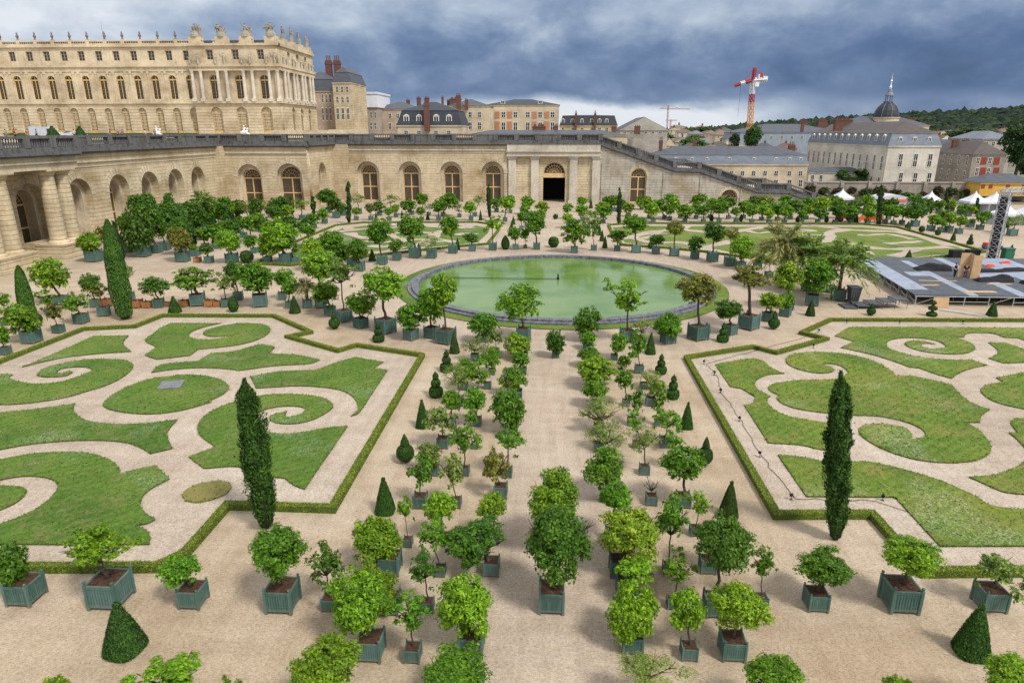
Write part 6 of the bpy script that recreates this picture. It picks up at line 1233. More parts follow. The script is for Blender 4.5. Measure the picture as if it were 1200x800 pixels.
# terrace and its roof body
mb=MB();mb.box(-400,LX-.8,40,150.8,15.2,15.6);mb.box(-400,-54.9,150.8,171.0,15.2,15.6);mb.box(-400,11.4,171.0,192,15.2,15.6);mb.box(-400,-50,192,300,15.2,15.6)
mb.box(-53.9,11.4,FY+19,FY+20,0,15.2)
tag(mb.build('terrace',plain('terrace_gravel',(.42,.35,.26),.95,.15,.4)),kind='structure')
m=MB();m.box(-78,-66,238,239,15.6,17.6);m.box(-83,-55,200,200.6,15.6,17.35);tag(m.build('parapet_wall',M['smooth']),'low plain cream wall on the terrace right of the palace','wall')
# ------------------------------------------------------------------ palace
PY=214.0
pal=empty('palace',(0,0,0),'long cream palace with gilt arched windows and rooftop sculptures above the terrace','palace')
bays=[-168.3+5.575*i for i in range(-6,11)];av=[-104.6,-96.6,-88.8]
x0p,x1p=-111.1,-83.5
def pwall(u0,u1,holes,y,zA,zB,m,th=.7):
    return place(poly_fill([(u0,zA),(u1,zA),(u1,zB),(u0,zB)],holes,th,'wall',m),'wall',pal,(0,y+th/2,0),'y-')
def rectp(u,z0,z1,w): return [(u-w,z0),(u+w,z0),(u+w,z1),(u-w,z1)]
L0=-230
pwall(L0,x0p,[arch(u,16.6,24.0,1.25) for u in bays],PY,15.6,25.3,M['palacecourse'])
pwall(L0,x0p,[arch(u,26.6,33.5,1.2) for u in bays],PY,25.3,36.2,M['palace'])
pwall(L0,x0p,[rectp(u,37.7,40.5,1.0) for u in bays],PY,36.2,42.0,M['palace'])
AY=PY-1.4
pwall(x0p,x1p-.7,[arch(u,16.6,24.2,1.75) for u in av],AY,15.6,25.3,M['palacecourse'])
pwall(x0p,x1p-.7,[arch(u,26.6,33.5,1.45) for u in av],AY+.9,25.3,36.2,M['palace'])
pwall(x0p,x1p-.7,[rectp(u,37.7,40.6,1.05) for u in av],AY,36.2,42.0,M['palace'])
m=MB();m.box(L0,x0p,PY-.35,PY+.1,25.2,25.75);m.box(L0,x0p,PY-.4,PY+.1,35.9,36.5);m.box(L0,x0p,PY-.5,PY+.1,41.6,42.2);m.box(L0,x0p,PY-.2,PY+.1,34.6,34.8)
m.box(x0p-.3,x1p+.5,AY-.5,AY+1,25.2,25.75);m.box(x0p-.3,x1p+.5,AY-.35,AY+1,34.6,35.7);m.box(x0p-.3,x1p+.6,AY-.7,AY+1,35.7,36.5);m.box(x0p-.3,x1p+.6,AY-.55,AY+1,41.6,42.25)
m.box(x1p-.1,x1p+.55,AY,243.4,25.2,25.75);m.box(x1p-.1,x1p+.45,AY,243.4,34.6,35.7);m.box(x1p-.1,x1p+.75,AY,243.6,35.7,36.5);m.box(x1p-.1,x1p+.6,AY,243.5,41.6,42.25)
m.build('cornice',M['palace'],pal)
# windows of the palace
def rect_window(w,z0,z1,fm,bars=2,rows=3):
    f=MB();t=.13
    f.box(-w,-w+t,z0,z1,-.04,.06);f.box(w-t,w,z0,z1,-.04,.06);f.box(-w+t,w-t,z0,z0+t,-.04,.06);f.box(-w+t,w-t,z1-t,z1,-.04,.06);f.box(-.05,.05,z0+t,z1-t,-.04,.05)
    for i in range(1,rows): z=z0+(z1-z0)*i/rows;f.box(-w+t,w-t,z-.03,z+.03,-.03,.04)
    return f.mesh('window_frame',fm)
def arch_window(r,h,fm,wide=.2,nz=6):
    f=MB();zs=h-r
    for i in range(12):
        t0=math.pi*i/12;t1=math.pi*(i+1)/12;vs=[]
        for d in(-.05,.06):
            for rr,t in((r-wide,t0),(r,t0),(r,t1),(r-wide,t1)): vs.append((rr*math.cos(t),zs+rr*math.sin(t),d))
        f.add(vs,[(3,2,1,0),(4,5,6,7),(0,1,5,4),(1,2,6,5),(2,3,7,6),(3,0,4,7)])
    f.box(-r,-r+wide,0,zs,-.05,.06);f.box(r-wide,r,0,zs,-.05,.06);f.box(-.09,.09,0,h-.2,-.05,.08);f.box(-r+wide,r-wide,zs-.28,zs+.12,-.05,.085)
    for i in range(1,nz): z=zs*i/nz;f.box(-r+wide,r-wide,z-.03,z+.03,-.03,.03,1)
    for u in(-r*.5,r*.5): f.box(u-.025,u+.025,0,zs-.28,-.035,.035,1)
    return f.mesh('window_frame',[fm,M['iron']])
W1=arch_window(1.2,6.9,M['gold'],.13);G1=archfill(1.2,6.9,.02,'window_pane',M['glass']);W1b=arch_window(1.45,6.9,M['gold'],.15);G1b=archfill(1.45,6.9,.02,'window_pane',M['glass'])
W0=arch_window(1.25,7.4,M['palewin'],.22);G0=archfill(1.25,7.4,.02,'window_pane',M['palewin']);W0b=arch_window(1.75,7.6,M['palewin'],.25);G0b=archfill(1.75,7.6,.02,'window_pane',M['palewin'])
W2=rect_window(1.0,0,2.8,M['palewin']);mm=MB();mm.box(-1,1,0,2.8,-.01,.01);G2=mm.mesh('window_pane',M['glass'])
sl=MB();sl.box(-1.2,1.2,-.0,.55,-.02,.12);SILL=sl.mesh('gilt_sill_panel',M['gold'])
def pw(wm,gl,u,z,y,sill=False,face='y-',x=None):
    w=place(wm,'window',pal,(u,y,z) if face=='y-' else (x,y,z),face);link('window_pane',gl,w,(0,0,-.1))
    if sill: link('sill_panel',SILL,w,(0,0,.1))
for u in bays:
    pw(W0,G0,u,16.6,PY+.55,True);pw(W1,G1,u,26.6,PY+.5);pw(W2,G2,u,37.7,PY+.3)
for u in av:
    pw(W0b,G0b,u,16.6,AY+.6,True);pw(W1b,G1b,u,26.6,AY+1.4);pw(W2,G2,u,37.7,AY+.4)
# pilasters between bays, columns on the projecting part
m=MB()
for i,u in enumerate(bays):
    for s in(-1.95,1.95):
        m.box(u+s-.3,u+s+.3,PY-.16,PY+.1,26.6,33.9);m.box(u+s-.42,u+s+.42,PY-.26,PY+.1,33.9,34.6);m.box(u+s-.42,u+s+.42,PY-.26,PY+.1,25.75,26.6)
o=m.build('pilasters',M['palace'],pal)
def pcol(x,y):
    m=MB();m.lathe([(.62,0),(.62,.25),(.5,.4),(.5,3),(.44,7.2),(.46,7.3),(.62,8.0)],12,(x,y,26.6));m.box(x-.7,x+.7,y-.7,y+.7,25.75,26.6);m.build('column',M['column'],pal,False)
for x in(-110.8,-108.1,-102.8,-100.1,-94.7,-92.0,-86.75,-84.1): pcol(x,AY-.05)
for y in(216.5,219.0,224.0,226.6,231.4,234.0,238.6,241.4): pcol(x1p+.1,y)
# side wall
sw=[(221.5,),(236.2,)]
def sidew(holes,zA,zB,m,x): return place(poly_fill([(AY,zA),(243.4,zA),(243.4,zB),(AY,zB)],holes,.7,'side_wall',m),'side_wall',pal,(x-.35,0,0),'x+')
sidew([arch(y,16.6,24.2,1.5) for y in(221.5,229,236.3)],15.6,25.3,M['palacecourse'],x1p);sidew([arch(y,26.6,33.5,1.3) for y in(221.5,229,236.3)],25.3,36.2,M['palace'],x1p-.8);sidew([rectp(y,37.7,40.6,1) for y in(221.5,229,236.3)],36.2,42,M['palace'],x1p)
for y in(221.5,229,236.3):
    pw(W0b,G0b,0,16.6,y,False,'x+',x1p-.6);pw(W1b,G1b,0,26.6,y,False,'x+',x1p-1.4);pw(W2,G2,0,37.7,y,False,'x+',x1p-.5)
m=MB();m.box(L0,x1p-1.6,PY+.75,242.6,15.6,42.3);m.build('building_body',M['palace'],pal)
# roof balustrade
m=MB();m.box(L0,x0p,PY-.2,PY+.5,42.2,42.6);m.box(L0,x0p,PY-.25,PY+.55,43.15,43.45)
for i,u in enumerate(bays): 
    xx=u+2.79;m.box(xx-.55,xx+.55,PY-.27,PY+.57,42.2,43.75)
for i in range(int((x0p-L0)/.7)): xx=L0+.35+.7*i;m.box(xx-.13,xx+.13,PY,PY+.28,42.6,43.15)
for u0,u1 in((-110,-106),(-103.2,-98.8),(-95.2,-91)): 
    m.box(u0,u1,AY-.1,AY+.5,43.1,43.4);m.box(u0,u1,AY-.1,AY+.5,42.2,42.6)
    k=int((u1-u0)/.6)
    for i in range(k): m.box(u0+.6*i+.15,u0+.6*i+.42,AY,AY+.3,42.6,43.1)
m.box(x1p-.1,x1p+.4,AY,243.4,42.2,43.3)
PED=[(-106.2+0.0,AY),(-97.6,AY),(-90.0,AY),(-84.6,AY)]
PEDX=[-108.6,-100.4,-92.9,-85.2]
for x in PEDX: m.box(x-1.9,x+1.9,AY-.3,AY+1.5,42.2,44.1)
for y in(219,226,233,240): m.box(x1p-1.2,x1p+.5,y-1.4,y+1.4,42.2,44.0)
m.build('roof_balustrade',M['palace'],pal)
m=MB();m.box(L0,x1p-3,PY+3,240,42.3,43.6);m.build('roof',M['slate'],pal)
# urns / small statues on the parapet
um=MB();um.lathe([(.3,0),(.34,.15),(.16,.3),(.22,.5),(.4,.9),(.42,1.2),(.2,1.5),(.26,1.7),(.2,2.0),(.06,2.3),(0,2.35)],10);UM=um.mesh('urn',M['bronze'],True)
k=0
for u in bays:
    xx=u+2.79
    if xx>x0p-1 : continue
    o=link('parapet_urn',UM,None,(xx,PY+.15,43.75));tag(o,f'dark urn on the palace roof parapet, {ordw(len([b for b in bays if b+2.79<xx]))} along from the left end','urn','urns along the palace roof parapet')
    if xx<-172.6: pass
# lightning rod
m=MB();m.tube([(0,0,0),(0,0,6)],[.05,.02],5);o=m.build('lightning_rod',M['black']);o.location=(-140.5,PY+4,43.5);tag(o,'thin metal rod rising from the palace roof','rod')
def statue_mesh(seed,n,spread,h,m):
    rn=random.Random(seed);b=MB()
    for i in range(n):
        x=rn.uniform(-spread,spread);y=rn.uniform(-.4,.4);hh=h*rn.uniform(.72,1.05);t=rn.uniform(-.25,.25)
        b.tube([(x,y,0),(x+t*.3,y,hh*.25),(x+t*.6,y,hh*.5),(x+t,y,hh*.74),(x+t*1.1,y,hh*.82)],[.38,.34,.3,.36,.12],8)
        b.lathe([(0,-.24),(.15,-.15),(.19,0),(.14,.15),(0,.22)],8,(x+t*1.15,y,hh*.93))
        s=rn.choice((-1,1));b.tube([(x+t+.3*s,y,hh*.74),(x+t+.7*s,y-.1,hh*rn.uniform(.55,.8)),(x+t+rn.uniform(.6,1.1)*s,y-.1,hh*rn.uniform(.6,1.1))],[.13,.11,.08],6)
        b.tube([(x+t-.3*s,y,hh*.74),(x+t-.55*s,y-.25,hh*.5)],[.13,.09],6)
    if n>1:
        for i in range(6):
            a=rn.uniform(.2,2.9);b.tube([(0,.2,h*.2),(math.cos(a)*spread*1.3,.1,h*.25+math.sin(a)*h*.6)],[.22,.07],5)
        b.lathe([(spread*1.05,0),(spread*.9,h*.2),(spread*.5,h*.42),(0,h*.5)],10)
    return b.mesh('sculpture',m,False)
for i,x in enumerate(PEDX):
    o=link('roof_sculpture',statue_mesh(i,3,1.15,4.2 if i<3 else 4.8,M['statue']),None,(x,AY+.6,44.1),(1.35,1.1,.9));tag(o,f'grey trophy sculpture group on the palace roof, {ordw(i)} from left along the front','sculpture','sculpture groups on the palace roof')
for i,y in enumerate((219,226,233,240)):
    o=link('roof_sculpture',statue_mesh(10+i,2,.7,4.4,M['statue']),None,(x1p-.4,y,44.0),None,(0,0,1.57));tag(o,f'grey sculpture group on the palace side roof, {ordw(i)} back from the corner','sculpture','sculpture groups on the palace roof')
SM=[statue_mesh(30+i,1,.05,3.4,M['statuepale']) for i in range(4)]
for i,x in enumerate((-110.8,-108.1,-102.8,-100.1,-94.7,-92.0,-86.9,-84.4)):
    o=link('attic_statue',SM[i%4],None,(x,AY-.35,36.5));tag(o,f'pale standing statue on the palace cornice, {ordw(i)} from left above the columns','statue','statues on the palace cornice')
for i,y in enumerate((216.5,219.0,224.0,226.6,231.4,234.0,238.6,241.4)):
    o=link('attic_statue',SM[(i+1)%4],None,(x1p+.45,y,36.5));tag(o,f'pale statue on the palace side cornice, {ordw(i)} back from the corner','statue','statues on the palace cornice')
# ------------------------------------------------------------------ town houses
um=MB()
um.box(-.5,-.38,-.02,.02,0,1);um.box(.38,.5,-.02,.02,0,1);um.box(-.38,.38,-.02,.02,0,.06);um.box(-.38,.38,-.02,.02,.93,1);um.box(-.04,.04,-.02,.02,.06,.93);um.box(-.38,-.04,-.015,.015,.48,.52);um.box(.04,.38,-.015,.015,.48,.52)
UF=um.mesh('window_frame',M['winwhite']);um=MB();um.box(-.47,.47,.0,.06,.02,.98);UP=um.mesh('window_pane',M['glass'])
up=MB();up.box(-.5,.5,-.04,.0,0,1);UPN=up.mesh('shutter_panel',M['panel']);UPR=up.mesh('shutter_panel',M['redshut'])
def hip(mb_,x0,x1,y0,y1,z0,z1,inset=None,gable=False):
    w=x1-x0;d=y1-y0;i=min(w,d)/2*.98 if inset is None else inset
    if gable:
        xm=(x0+x1)/2;mb_.add([(x0,y0,z0),(x1,y0,z0),(x1,y1,z0),(x0,y1,z0),(xm,y0,z1),(xm,y1,z1)],[(0,1,4),(1,2,5,4),(2,3,5),(3,0,4,5),(3,2,1,0)]);return
    if inset is None and w>=d: a=[(x0+i,(y0+y1)/2,z1),(x1-i,(y0+y1)/2,z1)];mb_.add([(x0,y0,z0),(x1,y0,z0),(x1,y1,z0),(x0,y1,z0)]+a,[(0,1,5,4),(1,2,5),(2,3,4,5),(3,0,4),(3,2,1,0)])
    elif inset is None: a=[((x0+x1)/2,y0+i,z1),((x0+x1)/2,y1-i,z1)];mb_.add([(x0,y0,z0),(x1,y0,z0),(x1,y1,z0),(x0,y1,z0)]+a,[(0,1,4),(1,2,5,4),(2,3,5),(3,0,4,5),(3,2,1,0)])
    else:
        mb_.add([(x0,y0,z0),(x1,y0,z0),(x1,y1,z0),(x0,y1,z0),(x0+i,y0+i,z1),(x1-i,y0+i,z1),(x1-i,y1-i,z1),(x0+i,y1-i,z1)],[(0,1,5,4),(1,2,6,5),(2,3,7,6),(3,0,4,7),(4,5,6,7),(3,2,1,0)])
dmh=MB();dmh.box(-.5,-.36,0,.9,0,.85);dmh.box(.36,.5,0,.9,0,.85);dmh.box(-.36,.36,.02,.9,0,.12);dmh.box(-.36,.36,.05,.1,.12,.85,1);dmh.box(-.04,.04,.0,.06,.12,.85);dmh.box(-.5,.5,.0,1.2,.85,.94)
dmh.add([(-.55,-.05,.94),(.55,-.05,.94),(.55,1.3,.94),(-.55,1.3,.94),(0,-.05,1.14),(0,1.3,1.14)],[(0,1,4),(1,2,5,4),(2,3,5),(3,0,4,5)])
DM=dmh.mesh('dormer',[M['winwhite'],M['glass']])
cmb=MB();cmb.box(-.5,.5,-.5,.5,0,1)
for i in range(3): cmb.lathe([(.09,1),(.08,1.12),(.1,1.14)],6,(-.3+.3*i,0,0))
cmb.box(-.56,.56,-.56,.56,.88,.94);CHM=cmb.mesh('chimney',M['brick'])
for h in HOUSES:
    x0,x1,y,d=h['x0'],h['x1'],h['y'],h['d'];ze,zr=h['ze'],h['zr']
    rt=empty(h['n'],((x0+x1)/2,y,h['base']),h['l'],'house' if 'house' in h['n'] or h['n']=='cottage' else h['n'].replace('_',' '))
    cx=(x0+x1)/2;z0=h['base']
    def P(o): o.location=(o.location[0]-cx,o.location[1]-y,o.location[2]-z0);return o
    m=MB();m.box(x0,x1,y,y+d,z0,ze);e=.18
    m.box(x0-.15,x1+.15,y-.22,y+d+.15,ze-.35,ze)
    wmat=M['ochrewall'] if h['wall']=='ochre' else M[h['wall']]
    P(m.build('wall',wmat,rt))
    r=MB();e=.35
    rc=M['sheetwhite'] if h['rc']=='white' else M[h['rc']]
    if h['roof']=='hip': hip(r,x0-e,x1+e,y-e,y+d+e,ze+.01,zr)
    elif h['roof']=='gable': hip(r,x0-e,x1+e,y+.6,y+d+e,ze+.01,zr-.25,gable=True)
    elif h['roof']=='flat':
        r.box(x0,x1+.5,y-.5,y+d,ze+.01,zr-.8)
        r.box(x0-.3,x1+.8,y-.8,y+d+.3,zr-.8,zr)
    else:
        zb=h['zb'];i=min((zb-ze)*.35,d*.2);hip(r,x0-.2,x1+.2,y-.2,y+d+.2,ze+.01,zb,i);r.box(x0+i-.3,x1-i+.3,y+i-.3,y+d-i+.3,zb,zb+.15)
        if h['rc']=='slatelight':
            r2=MB();hip(r2,x0+i-.25,x1-i+.25,y+i-.25,y+d-i+.25,zb+.15,zr);P(r2.build('upper_roof',M['brownroof' if h['n']=='mansion' else 'slate'],rt))
        else: hip(r,x0+i-.25,x1-i+.25,y+i-.25,y+d-i+.25,zb+.15,zr)
    ro=P(r.build('roof',rc,rt))
    if h['roof']=='gable':
        xm=(x0+x1)/2;g_=MB();g_.add([(x0,y,ze),(x1,y,ze),(xm,y,zr-.4),(x0,y+.6,ze),(x1,y+.6,ze),(xm,y+.6,zr-.4)],[(0,1,2),(5,4,3),(0,2,5,3),(1,4,5,2)]);P(g_.build('gable_wall',wmat,rt))
    for(u,za,zb_,w) in h['w']:
        f=link('window',UF,rt,(u-cx,-.06,za-z0),(w,1,zb_-za));link('window_pane',UP,f)
    for(u,za,zb_,w) in h['pn']: link('shutter_panel',UPR if h['rc']=='brownroof' or h['wall']=='ochre' else UPN,rt,(u-cx,-.03,za-z0),(w,1,zb_-za))
    for(u,za,zb_,w) in h['dm']: link('dormer',DM,rt,(u-cx,-.05+(.25 if h['roof']!='hip' else 1.0),za-z0),(w,1.4,(zb_-za)*.9))
    for(u,zt,w,dy) in h['ch']:
        hh=min(max(zt-ze+1.0,1.5),3.6);yy=d/2+dy*.5 if dy>-.2 else dy
        if dy<-.2: hh=max(zt-(ze-1.5),2)
        if h['roof']=='mansard' and d<40 and dy>=-.2: hh=max(zt-ze+.5,1.5)
        link('chimney',CHM,ro,(u,yy+y,zt-hh),(w,max(.8,min(w*.7,1.6)),hh))
    if 'sw' in h:
        s=h['sw']
        for(zt,zb_) in s['rows']:
            for k in range(s['n']):
                yy=2.5+(d-5)*k/(s['n']-1);f=link('window',UF,rt,(x0-cx-.06,yy,zb_-z0),(s['w'],1,zt-zb_),(0,0,-math.pi/2));link('window_pane',UP,f)
        if s['n']>8:
            for k in range(12):
                yy=4+(d-8)*k/11;link('dormer',DM,rt,(x0-cx+.2,yy,h['ze']+.6-z0),(1.5,1.4,2.2),(0,0,-math.pi/2))
# fix chimney parenting (roof origin at house origin)
# chapel dome
ch=empty('chapel_dome',(154.8,338,18),'slate ribbed dome with white lantern and tall finial above the rooftops','dome')
m=MB();m.lathe([(5.6,0),(5.6,4.6),(5.9,4.8),(5.9,5.2)],24);m.build('drum',M['cream'],ch)
m=MB();m.lathe([(5.5,5.2),(5.4,6.4),(4.9,8.2),(4.0,9.9),(2.8,11.2),(1.7,11.9)],16);m.build('dome_roof',M['slatedark'],ch)
m=MB()
for k in range(8):
    a=2*math.pi*k/8;m.tube([(5.5*math.cos(a),5.5*math.sin(a),5.3),(4.95*math.cos(a),4.95*math.sin(a),8.2),(4.05*math.cos(a),4.05*math.sin(a),9.95),(1.7*math.cos(a),1.7*math.sin(a),12)],[.16]*4,5)
m.build('ribs',M['slatelight'],ch)
m=MB();m.lathe([(2.1,11.9),(2.1,12.3)],12)
for k in range(8): a=2*math.pi*k/8;m.lathe([(.22,12.3),(.22,14.6)],6,(1.5*math.cos(a),1.5*math.sin(a),0))
m.lathe([(2.0,14.6),(1.9,15.0),(1.1,16.2),(.8,17.4),(.4,17.7)],12);m.build('lantern',M['slatelight'],ch)
m=MB();m.lathe([(.35,17.7),(.6,18.4),(.28,19.1),(.18,20.5),(.5,21.0),(.18,21.6),(.06,23.4),(.02,24.6)],10);m.build('finial',M['marble'],ch)
# ------------------------------------------------------------------ concert stage under construction
stg=empty('stage_platform',(46,70,0),'wide grey panelled stage platform on steel legs at right','stage')
def rel(o,p): o.location=(o.location[0]-p.location[0],o.location[1]-p.location[1],o.location[2]-p.location[2]);return o
SX0,SX1,SY0,SY1,SZ=37.0,66.0,68.4,90.0,1.15
def sx(y): return SX0+(y-SY0)*.13
dk=MB();pl_=MB()
cols=[(0,2.3,1),(2.3,3.1,0),(3.1,5.3,0),(5.3,6.3,1),(6.3,10.2,0),(10.2,11.4,1),(11.4,14.6,0),(14.6,19.5,1),(19.5,24.4,0),(24.4,29.2,1)]
rn=random.Random(2)
for a,b_,c in cols:
    for j in range(9):
        y0=SY0+2.4*j;y1=y0+2.38
        if y0>SY1-.5: continue
        cc=c if rn.random()<.95 else 1-c
        o0,o1=sx(y0),sx(y1);z=SZ+.01*rn.random()
        vs=[(o0+a+.01,y0,z-.09),(o0+b_-.01,y0,z-.09),(o1+b_-.01,y1,z-.09),(o1+a+.01,y1,z-.09),(o0+a+.01,y0,z),(o0+b_-.01,y0,z),(o1+b_-.01,y1,z),(o1+a+.01,y1,z)]
        dk.add(vs,[(3,2,1,0),(4,5,6,7),(0,1,5,4),(1,2,6,5),(2,3,7,6),(3,0,4,7)],cc)
rel(dk.build('deck',[M['deckdark'],M['decklight']],stg),stg)
fr=MB()
for y in [SY0+.05+2.4*j for j in range(10)]:
    fr.box(sx(y)+.05,SX1+1,y-.03,y+.03,SZ-.2,SZ-.1)
    for k in range(13):
        x=sx(y)+.2+2.4*k
        if y<SY0+6 or k==0: fr.tube([(x,y,0),(x,y,SZ-.12)],[.04,.04],6)
for k in range(7):
    y=SY0+2.4*k;fr.bar((sx(y)+.2,y+.05,.15),(sx(y+2.4)+.2,y+2.4,SZ-.2),.025);fr.bar((sx(y)+.2,y,.5),(sx(y+2.4)+.2,y+2.4,.5),.025)
for k in range(12):
    x=SX0+.2+2.4*k;fr.bar((x,SY0+.05,.45 if k%3 else .15),(x+2.4,SY0+.05,.45 if k%3 else 1.0),.02)
x=48.0
for k in range(6): fr.bar((x+k*2,SY0-.3,.15),(x+k*2+1,SY0-.3,.85),.035);fr.bar((x+k*2+1,SY0-.3,.85),(x+k*2+2,SY0-.3,.15),.035)
fr.bar((x,SY0-.3,.1),(x+14,SY0-.3,.1),.05);fr.bar((x,SY0-.3,.9),(x+14,SY0-.3,.9),.05)
rel(fr.build('steel_frame',M['steel'],stg),stg)
for i in range(5):
    m=MB();w=1.55;x=35.2-1.25*i;z=.92-.19*i;y=67.9-.12*i;m.box(x-.7,x+.62,y-.9,y+.9,z-.1,z)
    for a in(-.62,.55):
        for b_ in(-.8,.8): m.tube([(x+a,y+b_,0),(x+a,y+b_,z-.1)],[.03,.03],5)
    rel(m.build('step_platform',M['deckdark'],stg),stg)
# plywood wall
m=MB();m.box(0,1.0,0,.06,0,2.75);m.box(1.02,1.95,-.7,-.64,0,2.6);m.box(.97,1.03,-.7,.06,0,2.7);o=m.build('plywood_screen',M['plywood']);o.location=(46.3,77.6,SZ+.01);tag(o,'tall plywood screen standing on the stage behind two workers','plywood screen')
for i,(x,y,w,d,rz,lab) in enumerate([(44.3,70.0,3.2,1.0,.02,'pale plywood sheet lying flat at the front edge of the stage'),(40.8,72.9,2.0,.5,.1,'bare plank lying on the pale stripe of the stage'),(42.8,75.2,4.0,.35,-.05,'long timber beam lying in front of the stage workers'),(48.6,73.9,2.6,.5,.0,'short timber stack at the foot of the black cloth heap')]):
    m=MB();m.cbox(0,0,.02,w,d*.7,.04);o=m.build('plywood_sheet' if i==0 else 'timber_plank',M['plywood']);o.location=(x,y,SZ+.015);o.rotation_euler=(0,0,rz);tag(o,lab,'timber')
m=MB();m.box(-.75,.75,0,.06,0,1.05);o=m.build('plywood_board',M['plywood']);o.location=(39.3,67.6,.01);o.rotation_euler=(-.12,0,0);tag(o,'plywood panel leaning against the stage front','plywood panel')
m=MB();m.tube([(0,0,.05),(3.2,-2.4,.05)],[.09,.09],6);o=m.build('metal_tube',M['steel']);o.location=(38.6,66.6,.02);tag(o,'pale metal tube lying on the sand before the stage','tube')
# draped black equipment
def heap(n,L,W,H,seed,mt):
    rng=np.random.default_rng(seed);m=MB();nx,ny=22,10;ph=rng.random(6)*6
    vs=[];
    for j in range(ny+1):
        for i in range(nx+1):
            u=i/nx*2-1;v=j/ny*2-1;e=max(0,1-abs(u)**5)*max(0,1-abs(v)**4)
            h=H*(e**.3)*(.55+.25*math.sin(u*2.2+ph[0]+v)+.10*math.sin(u*6+v*2+ph[1])+.05*math.sin(u*17+v*9+ph[2])+.05*rng.random())
            vs.append((u*L/2,v*W/2,max(h,0)))
    m.add(vs,[(j*(nx+1)+i,j*(nx+1)+i+1,(j+1)*(nx+1)+i+1,(j+1)*(nx+1)+i) for j in range(ny) for i in range(nx)])
    return m.build(n,mt,None,True)
for i,(x,y,L,W,H,rz,lab) in enumerate([(45.6,81.6,4.0,1.5,.9,-.05,'black draped equipment row behind the plywood screen'),(49.0,75.6,4.0,1.3,.8,.05,'black cloth heap right of the plywood screen'),(53.4,81.2,6.5,1.0,.6,.18,'long black truss bundle lying across the rear stage'),(53.0,74.4,3.6,1.1,.6,.05,'black covered flight case at the right edge of the stage')]):
    o=heap('draped_equipment',L,W,H,i+3,M['black']);o.location=(x,y,SZ+.012);o.rotation_euler=(0,0,rz);tag(o,lab,'equipment')
for i,(x,y,L,W,H,lab) in enumerate([(48.2,77.4,.8,.5,.3,'small red cover beside the plywood screen'),(57.0,86.5,1.2,.6,.35,'bright red cover at the rear right of the stage'),(53.8,84.2,1.0,.5,.3,'dark red cover on the black truss bundle')]):
    o=heap('red_cover',L,W,H,i+9,M['red']);o.location=(x,y,SZ+.012 if i<2 else SZ+.02);tag(o,lab,'cover')
# speakers at the back
for i,(px,py) in enumerate([(56.6,96.2),(59.0,96.6)]):
    m=MB();m.box(-.75,.75,-.5,.5,0,1.1)
    for s in(-.37,.37): m.lathe([(.3,0),(.3,.03),(.1,.05)],12,(s,0,0))
    m=MB();m.box(-.8,.8,-.5,.5,0,1.15);m.box(-.72,-.04,-.53,-.5,.08,1.07,1);m.box(.04,.72,-.53,-.5,.08,1.07,1);m.box(-.8,.8,-.52,-.5,.0,.05)
    o=m.build('loudspeaker',[M['black'],M['rubber']]);o.location=(px,py,.02);tag(o,['left','right'][i]+' one of two black loudspeaker cabinets beside the lattice tower','loudspeaker')
# lattice tower
tw=empty('lattice_tower',(61.0,95.4,0),'tall pale steel lattice tower with short top boom behind the stage','tower')
def lattice(mb_,p0,p1,w,n,r=.045):
    p0=Vector(p0);p1=Vector(p1);d=(p1-p0).normalized();u=d.orthogonal().normalized();v=d.cross(u)
    c=[(u*a+v*b_)*w/2 for a,b_ in((-1,-1),(1,-1),(1,1),(-1,1))]
    for q in c: mb_.bar(p0+q,p1+q,r)
    for k in range(n):
        a=p0.lerp(p1,k/n);b_=p0.lerp(p1,(k+1)/n)
        for i in range(4):
            j=(i+1)%4
            mb_.bar(a+c[i],b_+c[j],r*.6);mb_.bar(a+c[j],b_+c[i],r*.6);mb_.bar(a+c[i],a+c[j],r*.6)
m=MB();lattice(m,(0,0,0),(0,0,9.6),1.15,10,.06);m.box(-1,1,-1,1,0,.12);m.build('mast',M['steel'],tw)
m=MB();lattice(m,(-.4,0,9.2),(3.0,0,9.4),.7,5,.05);m.box(2.4,2.9,-.4,.4,9.0,9.9);m.build('top_boom',M['steel'],tw)
m=MB();m.box(-.4,.4,-.3,.3,0,8.6);m.build('mast_infill',M['black'],tw)  # black box filling the mast, gives the lattice a dark interior
# wheelie bin
m=MB();m.add([(-.3,-.35,.1),(.3,-.35,.1),(.3,.35,.1),(-.3,.35,.1),(-.42,-.45,1.35),(.42,-.45,1.35),(.42,.45,1.35),(-.42,.45,1.35)],[(3,2,1,0),(0,1,5,4),(1,2,6,5),(2,3,7,6),(3,0,4,7),(4,5,6,7)]);m.cbox(0,.02,1.4,.92,1.0,.09);m.box(-.42,.42,.45,.55,1.3,1.4)
for s in(-.34,.34): m.tube([(s-.05,.36,.12),(s+.05,.36,.12)],[.12,.12],10)
for s in(-.2,0,.2): m.box(s-.02,s+.02,-.44,-.35,.3,1.2)
o=m.build('wheelie_bin',M['bin']);o.scale=(1.25,1.25,1.2);o.location=(31.3,69.2,.02);tag(o,'dark grey wheelie bin beside the boxed palm','bin')
m=MB();m.box(-.55,.55,-.45,.45,.1,1.2);m.box(-.6,.6,-.5,.5,1.2,1.32);m.box(-.5,.5,-.48,-.44,.3,1.1)
for s in(-.4,.4): m.tube([(s-.06,-.3,.1),(s+.06,-.3,.1)],[.12,.12],8);m.tube([(s-.06,.3,.1),(s+.06,.3,.1)],[.12,.12],8)
o=m.build('green_container',M['greenp']);o.location=(62.7,95.0,.02);o.scale=(1.1,1.1,1.3);tag(o,'green wheeled container right of the lattice tower','container')
